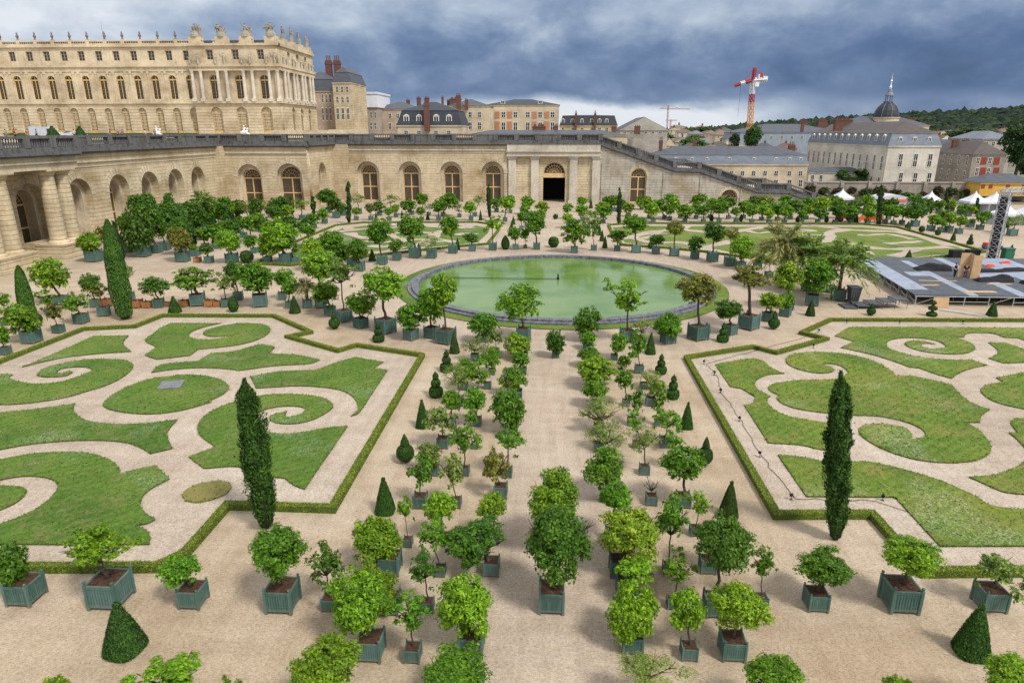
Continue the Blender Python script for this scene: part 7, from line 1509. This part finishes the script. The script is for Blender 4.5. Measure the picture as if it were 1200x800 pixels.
# small blue lifting machine
lf=empty('lifting_machine',(66.5,104.5,0),'small blue lift with red cover on the sand left of the lattice tower','machine')
m=MB();m.box(-1.2,1.2,-.6,.6,.25,.6);m.box(.1,.75,-.35,.35,.6,2.4);m.tube([(.4,0,2.3),(.9,0,2.75),(.3,0,3.0)],[.2,.25,.2],8);m.build('chassis',M['blue'],lf)
m=MB();m.box(-1.15,-.1,-.5,.5,.6,.95);m.build('cover',M['red'],lf)
for a in(-.8,.8):
    for b_ in(-.6,.6): m=MB();m.tube([(a,b_-.08,.28),(a,b_+.08,.28)],[.28,.28],12);m.build('wheel',M['rubber'],lf)
# tractor
tr=empty('tractor',(57.9,136.3,0),'red tractor parked among trees beyond the far right lawn','tractor')
m=MB();m.box(-1.8,.2,-.4,.4,.8,1.5);m.box(.2,1.3,-.6,.6,.7,1.35);m.box(.7,1.2,-.3,.3,1.35,1.9);m.box(.3,1.6,-.95,-.6,1.3,1.45);m.box(.3,1.6,.6,.95,1.3,1.45);m.build('body',M['red'],tr)
for(x,y,r,w) in((1.0,-.8,.75,.35),(1.0,.8,.75,.35),(-1.3,-.65,.48,.25),(-1.3,.65,.48,.25)):
    m=MB();m.tube([(x,y-w/2,r),(x,y+w/2,r)],[r,r],16);wl=m.build('wheel',M['rubber'],tr);m=MB();m.tube([(x,y-w/2-.02,r),(x,y+w/2+.02,r)],[r*.5,r*.5],12);m.build('rim',M['red'],wl)
m=MB();m.tube([(.1,0,1.35),(.35,0,1.75)],[.04,.04],5);m.tube([(.3,-.25,1.75),(.45,.25,1.8)],[.03,.03],5);m.tube([(-1,.2,1.5),(-1,.2,2.1)],[.04,.04],6);m.build('steering_column',M['black'],tr)
m=MB()
for i in range(5): m.box(i*.95,i*.95+.85,-.03,.03,.25,1.0);m.box(i*.95+.08,i*.95+.2,-.25,.25,0,.25)
o=m.build('orange_barrier',M['orange']);o.location=(60.6,136.6,.02);tag(o,'orange plastic barrier right of the red tractor','barrier')
# tents
def tent(x,y,w,h,he,label,name='marquee_tent'):
    t=empty(name,(x,y,0),label,'tent','white peaked marquee tents');m=MB();n=6;pr=[]
    for k in range(n+1):
        f=k/n;pr.append((w/2*(1-f)**1.7+.05*f,he+(h-he)*f))
    m=MB();vs=[];fs=[]
    for r,z in pr: vs+=[(-r,-r,z),(r,-r,z),(r,r,z),(-r,r,z)]
    for i in range(n):
        for k in range(4): fs.append((i*4+k,i*4+(k+1)%4,(i+1)*4+(k+1)%4,(i+1)*4+k))
    fs.append((n*4,n*4+1,n*4+2,n*4+3));m.add(vs,fs);m.box(-w/2,w/2,-w/2-.02,-w/2,he-.45,he);m.box(-w/2-.02,-w/2,-w/2,w/2,he-.45,he);m.build('roof',M['canvas'],t)
    m=MB()
    for a in(-1,1):
        for b_ in(-1,1): m.tube([(a*w/2*.97,b_*w/2*.97,0),(a*w/2*.97,b_*w/2*.97,he)],[.05,.05],6)
    m.build('pole',M['steel'],t);m=MB();m.box(-w/2*.96,w/2*.96,w/2*.94,w/2*.96,.1,he-.3);m.box(w/2*.94,w/2*.96,-w/2*.95,w/2*.93,.1,he-.3);m.build('wall',M['canvas'],t)
tent(68.0,164.0,4.2,4.2,2.2,'white peaked tent beside the foot of the great staircase')
tent(85.0,158,4.2,4.3,2.2,'white peaked tent below the white mansion')
tent(91,152,4.2,4.8,2.7,'left one of two joined white tents before the yellow cottage');tent(95.2,152,4.2,4.7,2.7,'right one of two joined white tents before the yellow cottage')
tent(86.4,134,3.8,4.1,2.1,'left one of two white tents behind the lattice tower boom');tent(90.4,134,3.8,4.1,2.1,'right one of two white tents at the right frame edge')
mq=empty('round_marquee',(73.8,151,0),'pale round topped marquee with a blurred red band on its roof','marquee');m=MB();n=12
for i in range(n):
    t0=math.pi*i/n;t1=math.pi*(i+1)/n
    m.add([(4*math.cos(t0),0,2.0+1.9*math.sin(t0)),(4*math.cos(t1),0,2.0+1.9*math.sin(t1)),(4*math.cos(t1),5,2.0+1.9*math.sin(t1)),(4*math.cos(t0),5,2.0+1.9*math.sin(t0))],[(0,1,2,3)])
m.add([(4*math.cos(math.pi*i/n),0,2+1.9*math.sin(math.pi*i/n)) for i in range(n+1)],[tuple(range(n+1))]);m.box(-4,4,0,5,0,2.0);m.build('canvas',plain('grey_white_canvas',(.50,.51,.54),.6,.1,.8),mq)
m=MB();m.box(-3.0,2.4,-.04,-.01,2.35,3.0);m.build('red_band',plain('faded_red_band',(.55,.12,.12),.7,.35,1.2),mq)
# ------------------------------------------------------------------ town wall and terrace edge
m=MB();m.box(66,132,183,184,0,4.2);m.box(66,132,182.8,184.2,4.2,4.45)
for x in range(68,132,7): m.box(x,x+.8,182.6,184.1,0,4.6)
tag(m.build('retaining_wall',M['greystone']),'long grey stone retaining wall below the white mansion','wall')
def bush(name,label,x,y,z,w,h,hue,seed,n=500,cat='shrub',grp=None):
    o=link(name,CR['r','far'][seed%5],None,(x,y,z+h/2),(w/2,w/2,h/2),(0,0,seed));o.color=(*hue,1);tag(o,label,cat,grp);return o
rn=random.Random(11)
BH=[(.05,.045,.02),(.04,.07,.02),(.07,.06,.03)]
for i in range(18): bush('wall_shrub',f'brownish ivy shrub, {ordw(i)} from left along the town retaining wall',67+3.6*i,181.8,rn.uniform(.2,1.2),rn.uniform(2.4,4.2),rn.uniform(1.8,3.6),BH[i%3],i,grp='shrubs along the town wall')
for i,(x,y,z,w,h) in enumerate([(92.7,212,3,6,3.6),(86.2,210,3,4.5,3.6),(89.5,209,2.6,9,1.6)]): bush('garden_shrub',['bright green shrub on the terrace before the white mansion, right one','small green shrub on the terrace by the annex windows','low green hedge strip along the mansion terrace'][i],x,y,z,w,h,(.045,.11,.02),i)
def bigtree(label,x,y,z0,w,h,hue,seed,dense='r'):
    t=empty('town_tree',(x,y,z0),label,'tree');m=MB();m.tube([(0,0,0),(.1,0,h*.35),(0,.1,h*.7)],[.05*w,.04*w,.02*w],7);m.build('trunk',M['bark'],t)
    c=link('crown',CR[dense,'mid'][seed%2],t,(0,0,h*.58),(w*.52,w*.52,h*.46),(0,0,seed));c.color=(*hue,1)
bigtree('broad bushy green conifer in front of the scaffolded building below the crane',71.2,255,9,7.5,10.0,(.04,.10,.02),1,'d')
bigtree('slim blue green fir left of the crane tree',66,258,9,4.4,7.6,(.022,.045,.022),2,'d')
bigtree('round light green tree among the far roofs beyond the staircase',55.5,280,8,11,7.2,(.075,.15,.02),3)
bigtree('tall dark tree at the right frame edge above the yellow cottage',152,235,2,11,18.5,(.022,.06,.016),4)
bigtree('dark tree beside the yellow cottage at right edge',140,212,2,6,8,(.02,.045,.015),6)
bigtree('distant pale green tree below the wooded hill',219,380,10,24,9.5,(.06,.10,.03),5)
bigtree('second pale green tree far beyond the staircase at its left',61,400,9,16,7,(.07,.14,.03),2)
rn=random.Random(21)
for i,(x,y,z,w_,h_) in enumerate([(48,330,9,9,6),(60,300,8,8,6),(66,330,9,10,7),(73,238,6,6,5),(58,236,5,7,5),(88,470,11,16,8),(110,520,12,20,9),(196,330,8,12,8),(176,290,6,8,6),(205,420,10,16,8),(240,430,10,18,9),(150,270,6,7,6)]):
    bigtree(f'small town tree among the roofs behind the garden, {ordw(i)} nearest',x,y,z,w_,h_,[(.045,.10,.02),(.03,.07,.018),(.07,.13,.025)][i%3],i+3)
# wooded hill: terrain sheet and a canopy that reads as one mass
def ridge(x): return np.interp(x,[-400,300,420,700,1100,1500,2000,3000],[8,12,22,46,70,88,104,120])
m=MB();xs=list(range(-400,3001,100));vs=[]
for x in xs:
    h=float(ridge(x));vs+=[(x,1250,2),(x,1650,h*.5),(x,2050,h-7),(x,2600,h-14)]
m.add(vs,[(i*4+k,(i+1)*4+k,(i+1)*4+k+1,i*4+k+1) for i in range(len(xs)-1) for k in range(3)])
tag(m.build('hills',plain('hill_ground',(.02,.03,.015),.95,.3,.01),None,True),kind='structure')
bmx=bmesh.new();bmesh.ops.create_icosphere(bmx,subdivisions=1,radius=1);ico=np.array([v.co[:] for v in bmx.verts]);icf=[tuple(v.index for v in f.verts) for f in bmx.faces];bmx.free()
rng=np.random.default_rng(4);V_=[];F_=[];off=0
for k in range(5200):
    y=1270+800*rng.random()**.8;x=rng.uniform(.12,.88)*y
    f=(y-1250)/800;h=float(ridge(x));z=(2+(h*.5-2)*f*2) if f<.5 else (h*.5+(h*.5-7)*(f-.5)*2)
    r=rng.uniform(4.5,11);p=ico*(1+.22*np.sin(ico[:,[1]]*7+k)*np.cos(ico[:,[2]]*6+k*2)+rng.normal(0,.2,(len(ico),1)))*np.array([r,r,r*rng.uniform(.8,1.25)])+np.array([x,y,z+r*.35])
    V_.append(p);F_+= [tuple(a+off for a in t) for t in icf];off+=len(ico)
me=bpy.data.meshes.new('forest');me.from_pydata(np.concatenate(V_).tolist(),[],F_)
fm_,nt,b=mat('forest_canopy',.9);g=N(nt,'ShaderNodeNewGeometry');rr_=g.outputs['Random Per Island'];col=ramp(nt,rr_,[(0,(.008,.019,.012)),(.6,(.016,.034,.018)),(1,(.034,.054,.022))]);col=mix(nt,.6,col,ramp(nt,noise(nt,g.outputs['Position'],.22,4,.7),[(.3,(.4,.45,.5)),(.7,(1.4,1.35,1.2))]),'MULTIPLY')  # bluish distance haze is mixed into the canopy colours
setc(nt,b,col);me.materials.append(fm_);o=link('forest',me);tag(o,'dark wooded hill along the right horizon','forest',kind='stuff')
# ------------------------------------------------------------------ cranes
cr=empty('tower_crane',(82,300,8),'red, white and yellow tower crane rising behind the scaffolded roof','crane')
def lat3(mb_,p0,p1,w,n,r): lattice(mb_,p0,p1,w,n,r)
m=MB();lat3(m,(.8,0,0),(.0,0,20.5),1.7,9,.13);m.build('yellow_mast',M['yellowp'],cr)
m=MB();lat3(m,(0,0,20.5),(-.1,0,23.8),1.55,2,.15);m.build('red_mast',M['redwhite'],cr)
m=MB();lat3(m,(-.1,0,23.8),(-.2,0,29.2),1.45,3,.14);m.build('white_mast',M['whitepaint'],cr)
m=MB();lat3(m,(-.2,0,29.2),(0,0,34.0),1.0,3,.15);m.bar((0,0,34),(-3.5,0,29.5),.1);m.bar((0,0,34),(4,0,30),.1);m.build('red_head',M['redwhite'],cr)
m=MB();lat3(m,(-.5,0,29),(-3.4,0,28.3),1.0,2,.15);lat3(m,(-5.2,0,27.8),(-7.6,0,27.0),.8,2,.15);m.build('red_jib',M['redwhite'],cr)
m=MB();lat3(m,(-3.4,0,28.3),(-5.2,0,27.8),.9,2,.15);m.build('white_jib',M['whitepaint'],cr)
m=MB();lat3(m,(0,0,29),(5.2,0,29.4),1.3,3,.22);m.box(3.4,5.4,-.8,.8,28.9,30.6);m.box(.6,2.2,-.8,.8,26.6,28.4);m.box(1.7,3.6,-.8,.8,29.6,31.4);m.build('counter_jib',M['whitepaint'],cr)
m=MB();m.box(2.2,3.5,-.9,.7,30.2,31.9);m.build('winch',M['redwhite'],cr)
m=MB();m.bar((-5,0,27.6),(-5,0,15),.04);m.build('cable',M['black'],cr)
c2=empty('tower_crane',(80,500,14),'faint distant red tower crane with horizontal jib above the far roofs','crane')
m=MB();lat3(m,(0,0,0),(-.3,0,20.3),.8,10,.06);m.build('mast',M['pinkred'],c2);m=MB();lat3(m,(-6,0,18.3),(15,0,17.9),.6,14,.045);m.bar((-.3,0,20.5),(8,0,18.2),.1);m.bar((-.3,0,20.5),(-5,0,18.5),.1);m.build('jib',M['pinkred'],c2)
c3=empty('tower_crane',(92,560,14),'tiny distant red crane right of the larger faint crane','crane')
m=MB();lat3(m,(0,0,0),(0,0,12),1.0,6,.06);m.build('mast',M['pinkred'],c3);m=MB();lat3(m,(-4,0,11.2),(5,0,11.2),.7,6,.05);m.build('jib',M['pinkred'],c3)
# ------------------------------------------------------------------ people
def skin_mesh(name,joints,edges,m,lv=2):
    me=bpy.data.meshes.new(name);me.from_pydata([j[:3] for j in joints],edges,[]);o=bpy.data.objects.new('t',me);COL.objects.link(o)
    md=o.modifiers.new('s','SKIN');sb=o.modifiers.new('u','SUBSURF');sb.levels=lv;sb.render_levels=lv
    sv=me.skin_vertices[0].data
    for i,j in enumerate(joints): sv[i].radius=(j[3],j[4] if len(j)>4 else j[3]);sv[i].use_root=(i==0)
    dg=bpy.context.evaluated_depsgraph_get();r=bpy.data.meshes.new_from_object(o.evaluated_get(dg));bpy.data.objects.remove(o)
    r.name=name;r.materials.clear();r.materials.append(m)
    for p in r.polygons:p.use_smooth=True
    return r
def figure(armf,stride,lean):
    """joint positions of one standing person 1.75 m tall facing -y"""
    J=[(0,0,.95,.15,.11),(0,-lean*.3,1.12,.14,.10),(0,-lean*.7,1.32,.17,.11),(0,-lean,1.46,.10,.08),(0,-lean,1.53,.055),(0,-lean-.01,1.62,.085,.10),(0,-lean,1.70,.075,.085)]
    E=[(0,1),(1,2),(2,3),(3,4),(4,5),(5,6)]
    for s in(-1,1):
        b=len(J);f=stride*s
        J+=[(.09*s,0,.90,.09),(.10*s,-f*.5,.50,.06),(.10*s,f*.3,.09,.042),(.105*s,f*.3-.14,.04,.045,.03)];E+=[(0,b),(b,b+1),(b+1,b+2),(b+2,b+3)]
        a=len(J);J+=[(.19*s,-lean,1.42,.06),(.24*s,-lean+.02,1.15,.045),(.23*s,-lean-armf,.98,.035),(.225*s,-lean-armf-.05,.90,.035,.02)];E+=[(2,a),(a,a+1),(a+1,a+2),(a+2,a+3)]
    return J,E
PB=[skin_mesh('person',*figure(.12,.08,0.0),M['skin']),skin_mesh('person',*figure(.28,.02,.05),M['skin'])]
def cloth(idx):
    arm,st_,ln=[(.12,.08,0.),(.28,.02,.05)][idx];J,E=figure(arm,st_,ln);g=.014
    tj=[(x,y,z,*(q+g for q in r)) for x,y,z,*r in J]
    top=[tj[0],tj[1],tj[2],(*tj[3][:3],.105,.085)];te=[(0,1),(1,2),(2,3)]
    for k in(11,19): b=len(top);top+=[tj[k],tj[k+1]];te+=[(2,b),(b,b+1)]
    leg=[tj[0]];le=[]
    for k in(7,15): b=len(leg);leg+=[tj[k],tj[k+1],tj[k+2]];le+=[(0,b),(b,b+1),(b+1,b+2)]
    return skin_mesh('shirt',top,te,M['black'],1),skin_mesh('trousers',leg,le,M['black'],1)
CL=[cloth(0),cloth(1)]
hb=MB();hb.lathe([(.0,1.56),(.08,1.57),(.098,1.64),(.09,1.71),(.06,1.755),(0,1.775)],10,(0,.022,0));HB=hb.mesh('hair',M['hair'],True)
CM_={}
def clothm(c):
    if c not in CM_: CM_[c]=plain('cloth_%d'%len(CM_),c,.8,.15,8)
    return CM_[c]
def person(x,y,z,rz,idx,top,leg,label,grp=None):
    o=link('person',PB[idx],None,(x,y,z),None,(0,0,rz));tag(o,label,'person',grp)
    for nme,me,c in(('shirt',CL[idx][0],top),('trousers',CL[idx][1],leg)):
        q=link(nme,me,o);q.material_slots[0].link='OBJECT';q.material_slots[0].material=clothm(c)
    link('hair',HB,o,(0,-(0.05 if idx else 0),0))
K=(.015,.016,.022);DN=(.05,.07,.13);GY=(.2,.2,.21)
person(45.6,77.0,SZ+.01,.6,0,K,K,'worker in black standing left of another before the plywood screen')
person(46.5,76.6,SZ+.01,-.4,1,K,DN,'worker in black top and dark blue trousers at the plywood screen')
TP_=[(-87.3,104,(.05,.05,.06),'person in dark top, first from left on the palace terrace'),(-86.0,104.6,(.15,.35,.22),'person in pale green top, second from left on the terrace'),(-85.6,106,(.05,.04,.07),'person in dark top, third from left on the terrace'),
 (-84.6,105.2,(.75,.28,.02),'person in orange top leaning at the terrace balustrade'),(-83.9,106.5,(.3,.1,.1),'person in dull red top right of the orange one on the terrace'),(-82.5,106.6,(.02,.13,.5),'person in bright blue jacket on the terrace by the white van'),
 (-82.2,115,(.55,.38,.33),'person in pale pink top between the two terrace cones'),(-82.6,125.4,(.08,.08,.18),'person in dark blue top, first right of the terrace cones'),(-80.6,124.6,(.35,.1,.14),'person in pink top, left of a pair on the terrace'),(-79.6,124.4,(.22,.14,.25),'person in purple top, right of a pair on the terrace'),
 (-78.0,129,(.62,.5,.5),'person in whitish top right of the pair on the terrace'),(-76.6,129.8,(.25,.08,.08),'person in dark red top near the marble sculpture'),(-76.4,138,(.1,.12,.2),'person in grey blue top beside the marble sculpture')]
for i,(x,y,c,lab) in enumerate(TP_): person(x,y,15.61,(i*1.7)%6.2,i%2,c,[DN,GY,K][i%3],lab,'people on the palace terrace')
# ------------------------------------------------------------------ vehicles on the terrace
def profile_body(pts,w,m,parent,name='body',inset=.0):
    b=MB();n=len(pts);vs=[]
    for s,k in((-1,1),(1,1)):
        for x,z in pts: vs.append((x,s*(w/2-(.10 if z>1.05 else 0)),z))
    b.add(vs,[tuple(range(n-1,-1,-1)),tuple(range(n,2*n))]+[(i,(i+1)%n,n+(i+1)%n,n+i) for i in range(n)]);return b.build(name,m,parent)
def wheels(par,xs,w,r=.33):
    for x in xs:
        for s in(-1,1):
            b=MB();b.tube([(x,s*(w/2-.2),r),(x,s*(w/2+.01),r)],[r,r],16);wl=b.build('wheel',M['rubber'],par);b=MB();b.tube([(x,s*(w/2-.1),r),(x,s*(w/2+.02),r)],[r*.6,r*.6],10);b.build('rim',M['steel'],wl)
vn=empty('white_van',(-94.0,124,15.6),'white panel van parked on the palace terrace behind the left cone','van',None,.1)
profile_body([(-2.5,.35),(2.4,.35),(2.5,.9),(2.3,1.15),(1.6,1.3),(1.05,2.05),(.8,2.2),(-2.4,2.25),(-2.5,2.1)],1.9,plain('van_paint',(.42,.45,.50),.35,.06,2),vn);wheels(vn,(-1.5,1.6),1.9)
b=MB();b.box(.75,1.3,-.965,-.955,1.3,1.85);b.build('side_window',M['glass'],vn);b=MB();b.add([(1.66,-.75,1.33),(1.66,.75,1.33),(1.12,.75,2.0),(1.12,-.75,2.0)],[(0,1,2,3)]);b.build('windscreen',M['glass'],vn)
b=MB();b.box(2.42,2.5,-.8,-.5,.75,.95);b.build('headlight',M['steel'],vn);b=MB();b.box(2.42,2.5,.5,.8,.75,.95);b.build('headlight',M['steel'],vn)
ca=empty('silver_car',(-89.0,124.5,15.6),'silver hatchback parked on the palace terrace between the two cones','car',None,-.05)
profile_body([(-2.0,.3),(2.0,.3),(2.1,.65),(1.9,.88),(1.1,.98),(.4,1.42),(-.9,1.48),(-1.7,1.1),(-2.05,.95)],1.75,plain('silver_paint',(.5,.52,.55),.3,.06,2),ca);wheels(ca,(-1.3,1.3),1.75,.31)
b=MB();b.add([(.35,-.79,1.36),(-.85,-.79,1.42),(-1.5,-.79,1.12),(.95,-.79,1.04)],[(0,1,2,3)]);b.build('side_window',M['glass'],ca)
b=MB();b.add([(1.1,-.68,1.01),(1.1,.68,1.01),(.46,.66,1.40),(.46,-.66,1.40)],[(0,1,2,3)]);b.build('windscreen',M['glass'],ca)
# terrace cones, low hedge, marble sculptures
for i,(x,y) in enumerate([(-88.6,118.5),(-83.6,118.5)]):
    core,fol=topmesh('cone',1);o=link('topiary_cone',core,None,(x,y,15.6),(2.4,2.4,2.3),(0,0,i));tag(o,f'clipped green cone on the palace terrace, {["left","right"][i]} one of two','topiary','topiary cones on the palace terrace');f=link('foliage',fol,o);f.color=(.035,.09,.016,1)
m=MB();m.box(-175,-112,212.0,212.9,15.6,16.5);o=m.build('terrace_hedge',M['hedgecore']);tag(o,'low green hedge running below the palace ground floor windows','hedge')
def sphinx(x,y,label,s):
    b=MB();b.box(-1.1,1.1,-.5,.5,0,.7);b.box(-1.2,1.2,-.6,.6,.7,.85);b.tube([(-.9,0,1.15),(-.3,0,1.3),(.4,0,1.35),(.75,0,1.7)],[.3,.4,.38,.24],10);b.lathe([(.0,-.26),(.17,-.16),(.22,0),(.16,.18),(0,.26)],10,(.82,0,2.05))
    for q in(-.25,.25): b.tube([(.5,q,1.25),(.8,q,.98),(1.1,q,.92)],[.16,.13,.1],7)
    b.tube([(-.1,0,1.6),(-.12,0,2.1),(-.1,0,2.45)],[.22,.24,.14],8);b.lathe([(0,-.2),(.15,-.1),(.17,.02),(.1,.16),(0,.2)],8,(-.08,0,2.68));b.tube([(-.1,.2,2.35),(.2,.3,2.2),(.5,.2,2.0)],[.09,.07,.06],6);b.tube([(-.1,-.2,2.35),(.1,-.35,2.6),(.2,-.3,2.9)],[.09,.07,.05],6)
    o=b.build('marble_sculpture',M['marble'],None,False);o.location=(x,y,15.6);o.scale=(s,s,s);tag(o,label,'sculpture')
sphinx(-78.6,134.0,'white marble sculpture on the terrace among the people',.85);sphinx(-71.2,157,'white marble sculpture on the terrace at the palace corner bays',.95)
# ------------------------------------------------------------------ spotlights and cable by the right lawn
sm_=MB();sm_.tube([(-.18,0,.02),(.18,0,.02)],[.025,.025],5);sm_.tube([(0,-.18,.02),(0,.18,.02)],[.025,.025],5);sm_.tube([(0,0,.02),(0,0,.28)],[.025,.025],6);sm_.tube([(-.1,-.12,.36),(.05,.08,.44)],[.13,.10],10);sm_.box(-.2,.2,-.02,.02,.24,.28);sm_.box(-.2,-.17,-.02,.02,.24,.42);sm_.box(.17,.2,-.02,.02,.24,.42)
SPM=sm_.mesh('spotlight',M['black'])
for i,(x,y) in enumerate(SPOTS):
    o=link('spotlight',SPM,None,(x,y,.05),(.52,.52,.65),(0,0,i*1.1));tag(o,f'small black garden spotlight, {ordw(i)} along the cable inside the near right hedge','spotlight','spotlights inside the near right hedge')
cb=MB();pts=[]
path=[SPOTS[8],SPOTS[7],SPOTS[0]]+list(SPOTS[1:7])
rn=random.Random(8)
for (xa,ya),(xb,yb) in zip(path[:-1],path[1:]):
    for j in range(8): t=j/8;pts.append((xa+(xb-xa)*t+rn.uniform(-.10,.10)+.15,ya+(yb-ya)*t+rn.uniform(-.12,.12),.06))
pts.append((SPOTS[6][0]+1.6,SPOTS[6][1]-1.7,.06))
cb.tube(pts,[.013]*len(pts),5);tag(cb.build('power_cable',M['black']),'thin black power cable linking the spotlights inside the near right hedge','cable')
# rubbish bag beside the box on the arc
m=MB();m.lathe([(.05,0),(.32,.06),(.38,.35),(.30,.75),(.1,.98),(.14,1.1)],10);o=m.build('rubbish_bag',plain('dark_green_bag',(.03,.06,.055),.4,.3,5),None,True);o.location=(13.6,56.6,.02);tag(o,'dark bin bag leaning on a planter box right of the near pond rim','bag')
# barrier at the far right
m=MB()
for x in(0,2.2): m.tube([(x,0,0),(x,0,1.1)],[.03,.03],5)
m.tube([(0,0,1.1),(2.2,0,1.1)],[.03,.03],5);m.tube([(0,0,.2),(2.2,0,.2)],[.03,.03],5)
for k in range(1,12): m.tube([(2.2*k/12,0,.2),(2.2*k/12,0,1.1)],[.012,.012],4)
o=m.build('crowd_barrier',M['steel']);o.location=(71.5,104,.02);o.rotation_euler=(0,0,.4);tag(o,'grey steel crowd barrier near the right frame edge','barrier')
# ------------------------------------------------------------------ sky and light
AZ,EL=math.radians(132),math.radians(52)   # sun behind the viewer, to the right
w=bpy.data.worlds.new('World');sc.world=w;w.use_nodes=True;nt=w.node_tree;bg=nt.nodes['Background']
sky=N(nt,'ShaderNodeTexSky');sky.sky_type='NISHITA';sky.sun_disc=False;sky.sun_elevation=EL;sky.sun_rotation=AZ
skyc=mix(nt,1.,sky.outputs[0],(.1,.1,.1),'MULTIPLY')
d=coord(nt,'Generated');sp=N(nt,'ShaderNodeSeparateXYZ');nt.links.new(d,sp.inputs[0]);x_,y_,z_=sp.outputs
az=math_(nt,'ARCTAN2',x_,y_)                       # 0 ahead, + right
cx=N(nt,'ShaderNodeCombineXYZ');nt.links.new(math_(nt,'MULTIPLY',az,5.0),cx.inputs[0]);nt.links.new(math_(nt,'MULTIPLY',z_,8.5),cx.inputs[1]);cx.inputs[2].default_value=2.3
pl=cx.outputs[0]
n1=noise(nt,pl,.6,10,.55,.2);n2=noise(nt,mapping(nt,pl,(1,1,1),(0,0,.1),(7,2,0)),1.9,9,.55,.15)
def ss(v,a,b):
    m=N(nt,'ShaderNodeMapRange');m.interpolation_type='SMOOTHSTEP';m.inputs['From Min'].default_value=a;m.inputs['From Max'].default_value=b;nt.links.new(v,m.inputs['Value']);return m.outputs[0]
# cloud deck: dark shower band low ahead, lighter higher up and to the left, a bright gap at the horizon
warp=math_(nt,'ADD',math_(nt,'MULTIPLY',math_(nt,'SUBTRACT',n1,.5),.085),math_(nt,'MULTIPLY',math_(nt,'SUBTRACT',n2,.5),.045))
el=math_(nt,'ADD',z_,warp);azw=math_(nt,'ADD',az,math_(nt,'MULTIPLY',warp,3.))
inv=lambda v: math_(nt,'SUBTRACT',1.,v)
band=math_(nt,'MULTIPLY',math_(nt,'MULTIPLY',ss(el,.022,.046),inv(ss(el,.080,.15))),ss(azw,-.58,-.22))
val=math_(nt,'ADD',.64,math_(nt,'MULTIPLY',math_(nt,'SUBTRACT',n1,.5),.55))
val=math_(nt,'ADD',val,math_(nt,'MULTIPLY',math_(nt,'SUBTRACT',n2,.5),.95))
val=math_(nt,'SUBTRACT',val,math_(nt,'MULTIPLY',band,.27))
val=math_(nt,'ADD',val,math_(nt,'MULTIPLY',inv(ss(azw,-.70,-.28)),.20))
low=math_(nt,'MULTIPLY',inv(ss(el,.026,.044)),math_(nt,'MULTIPLY',ss(azw,-.30,-.02),inv(ss(azw,.16,.34))))
val=math_(nt,'ADD',val,math_(nt,'MULTIPLY',low,.40))
val=math_(nt,'SUBTRACT',val,math_(nt,'MULTIPLY',math_(nt,'MULTIPLY',ss(azw,.24,.48),inv(ss(z_,.09,.17))),.16))
cl=ramp(nt,val,[(.0,(.06,.108,.22)),(.18,(.092,.158,.31)),(.36,(.16,.235,.40)),(.52,(.26,.345,.50)),(.72,(.46,.545,.67)),(.95,(.80,.84,.90))])
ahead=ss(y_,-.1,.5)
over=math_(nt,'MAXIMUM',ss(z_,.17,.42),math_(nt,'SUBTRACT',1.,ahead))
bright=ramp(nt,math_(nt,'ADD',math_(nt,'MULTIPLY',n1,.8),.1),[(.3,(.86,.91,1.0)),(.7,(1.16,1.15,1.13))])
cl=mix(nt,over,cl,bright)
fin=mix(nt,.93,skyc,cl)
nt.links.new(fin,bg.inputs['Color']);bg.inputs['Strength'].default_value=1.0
sun=bpy.data.lights.new('sun','SUN');sun.energy=3.5;sun.angle=math.radians(11);sun.color=(1,.95,.86)
so=bpy.data.objects.new('sun',sun);COL.objects.link(so);dv=Vector((math.sin(AZ)*math.cos(EL),math.cos(AZ)*math.cos(EL),math.sin(EL)));so.rotation_euler=dv.to_track_quat('Z','Y').to_euler();so.location=(0,0,80)
# ------------------------------------------------------------------ camera
cam=bpy.data.cameras.new('camera');co=bpy.data.objects.new('camera',cam);COL.objects.link(co);sc.camera=co
F_PX=780.;cam.sensor_width=36;cam.lens=F_PX/1200*36;cam.clip_end=20000;cam.clip_start=.5
pitch=math.atan(246/F_PX);yaw=math.atan(49/math.hypot(F_PX,246))
co.location=(0,0,17);co.rotation_euler=(math.pi/2-pitch,0,yaw)
sc.view_settings.view_transform='Standard';sc.view_settings.look='None';sc.view_settings.exposure=0;sc.view_settings.gamma=1
sc.render.engine='CYCLES';sc.cycles.use_denoising=True
try: sc.cycles.denoiser='OPENIMAGEDENOISE'
except Exception: pass
sc.cycles.max_bounces=6;sc.cycles.diffuse_bounces=3;sc.cycles.transparent_max_bounces=4
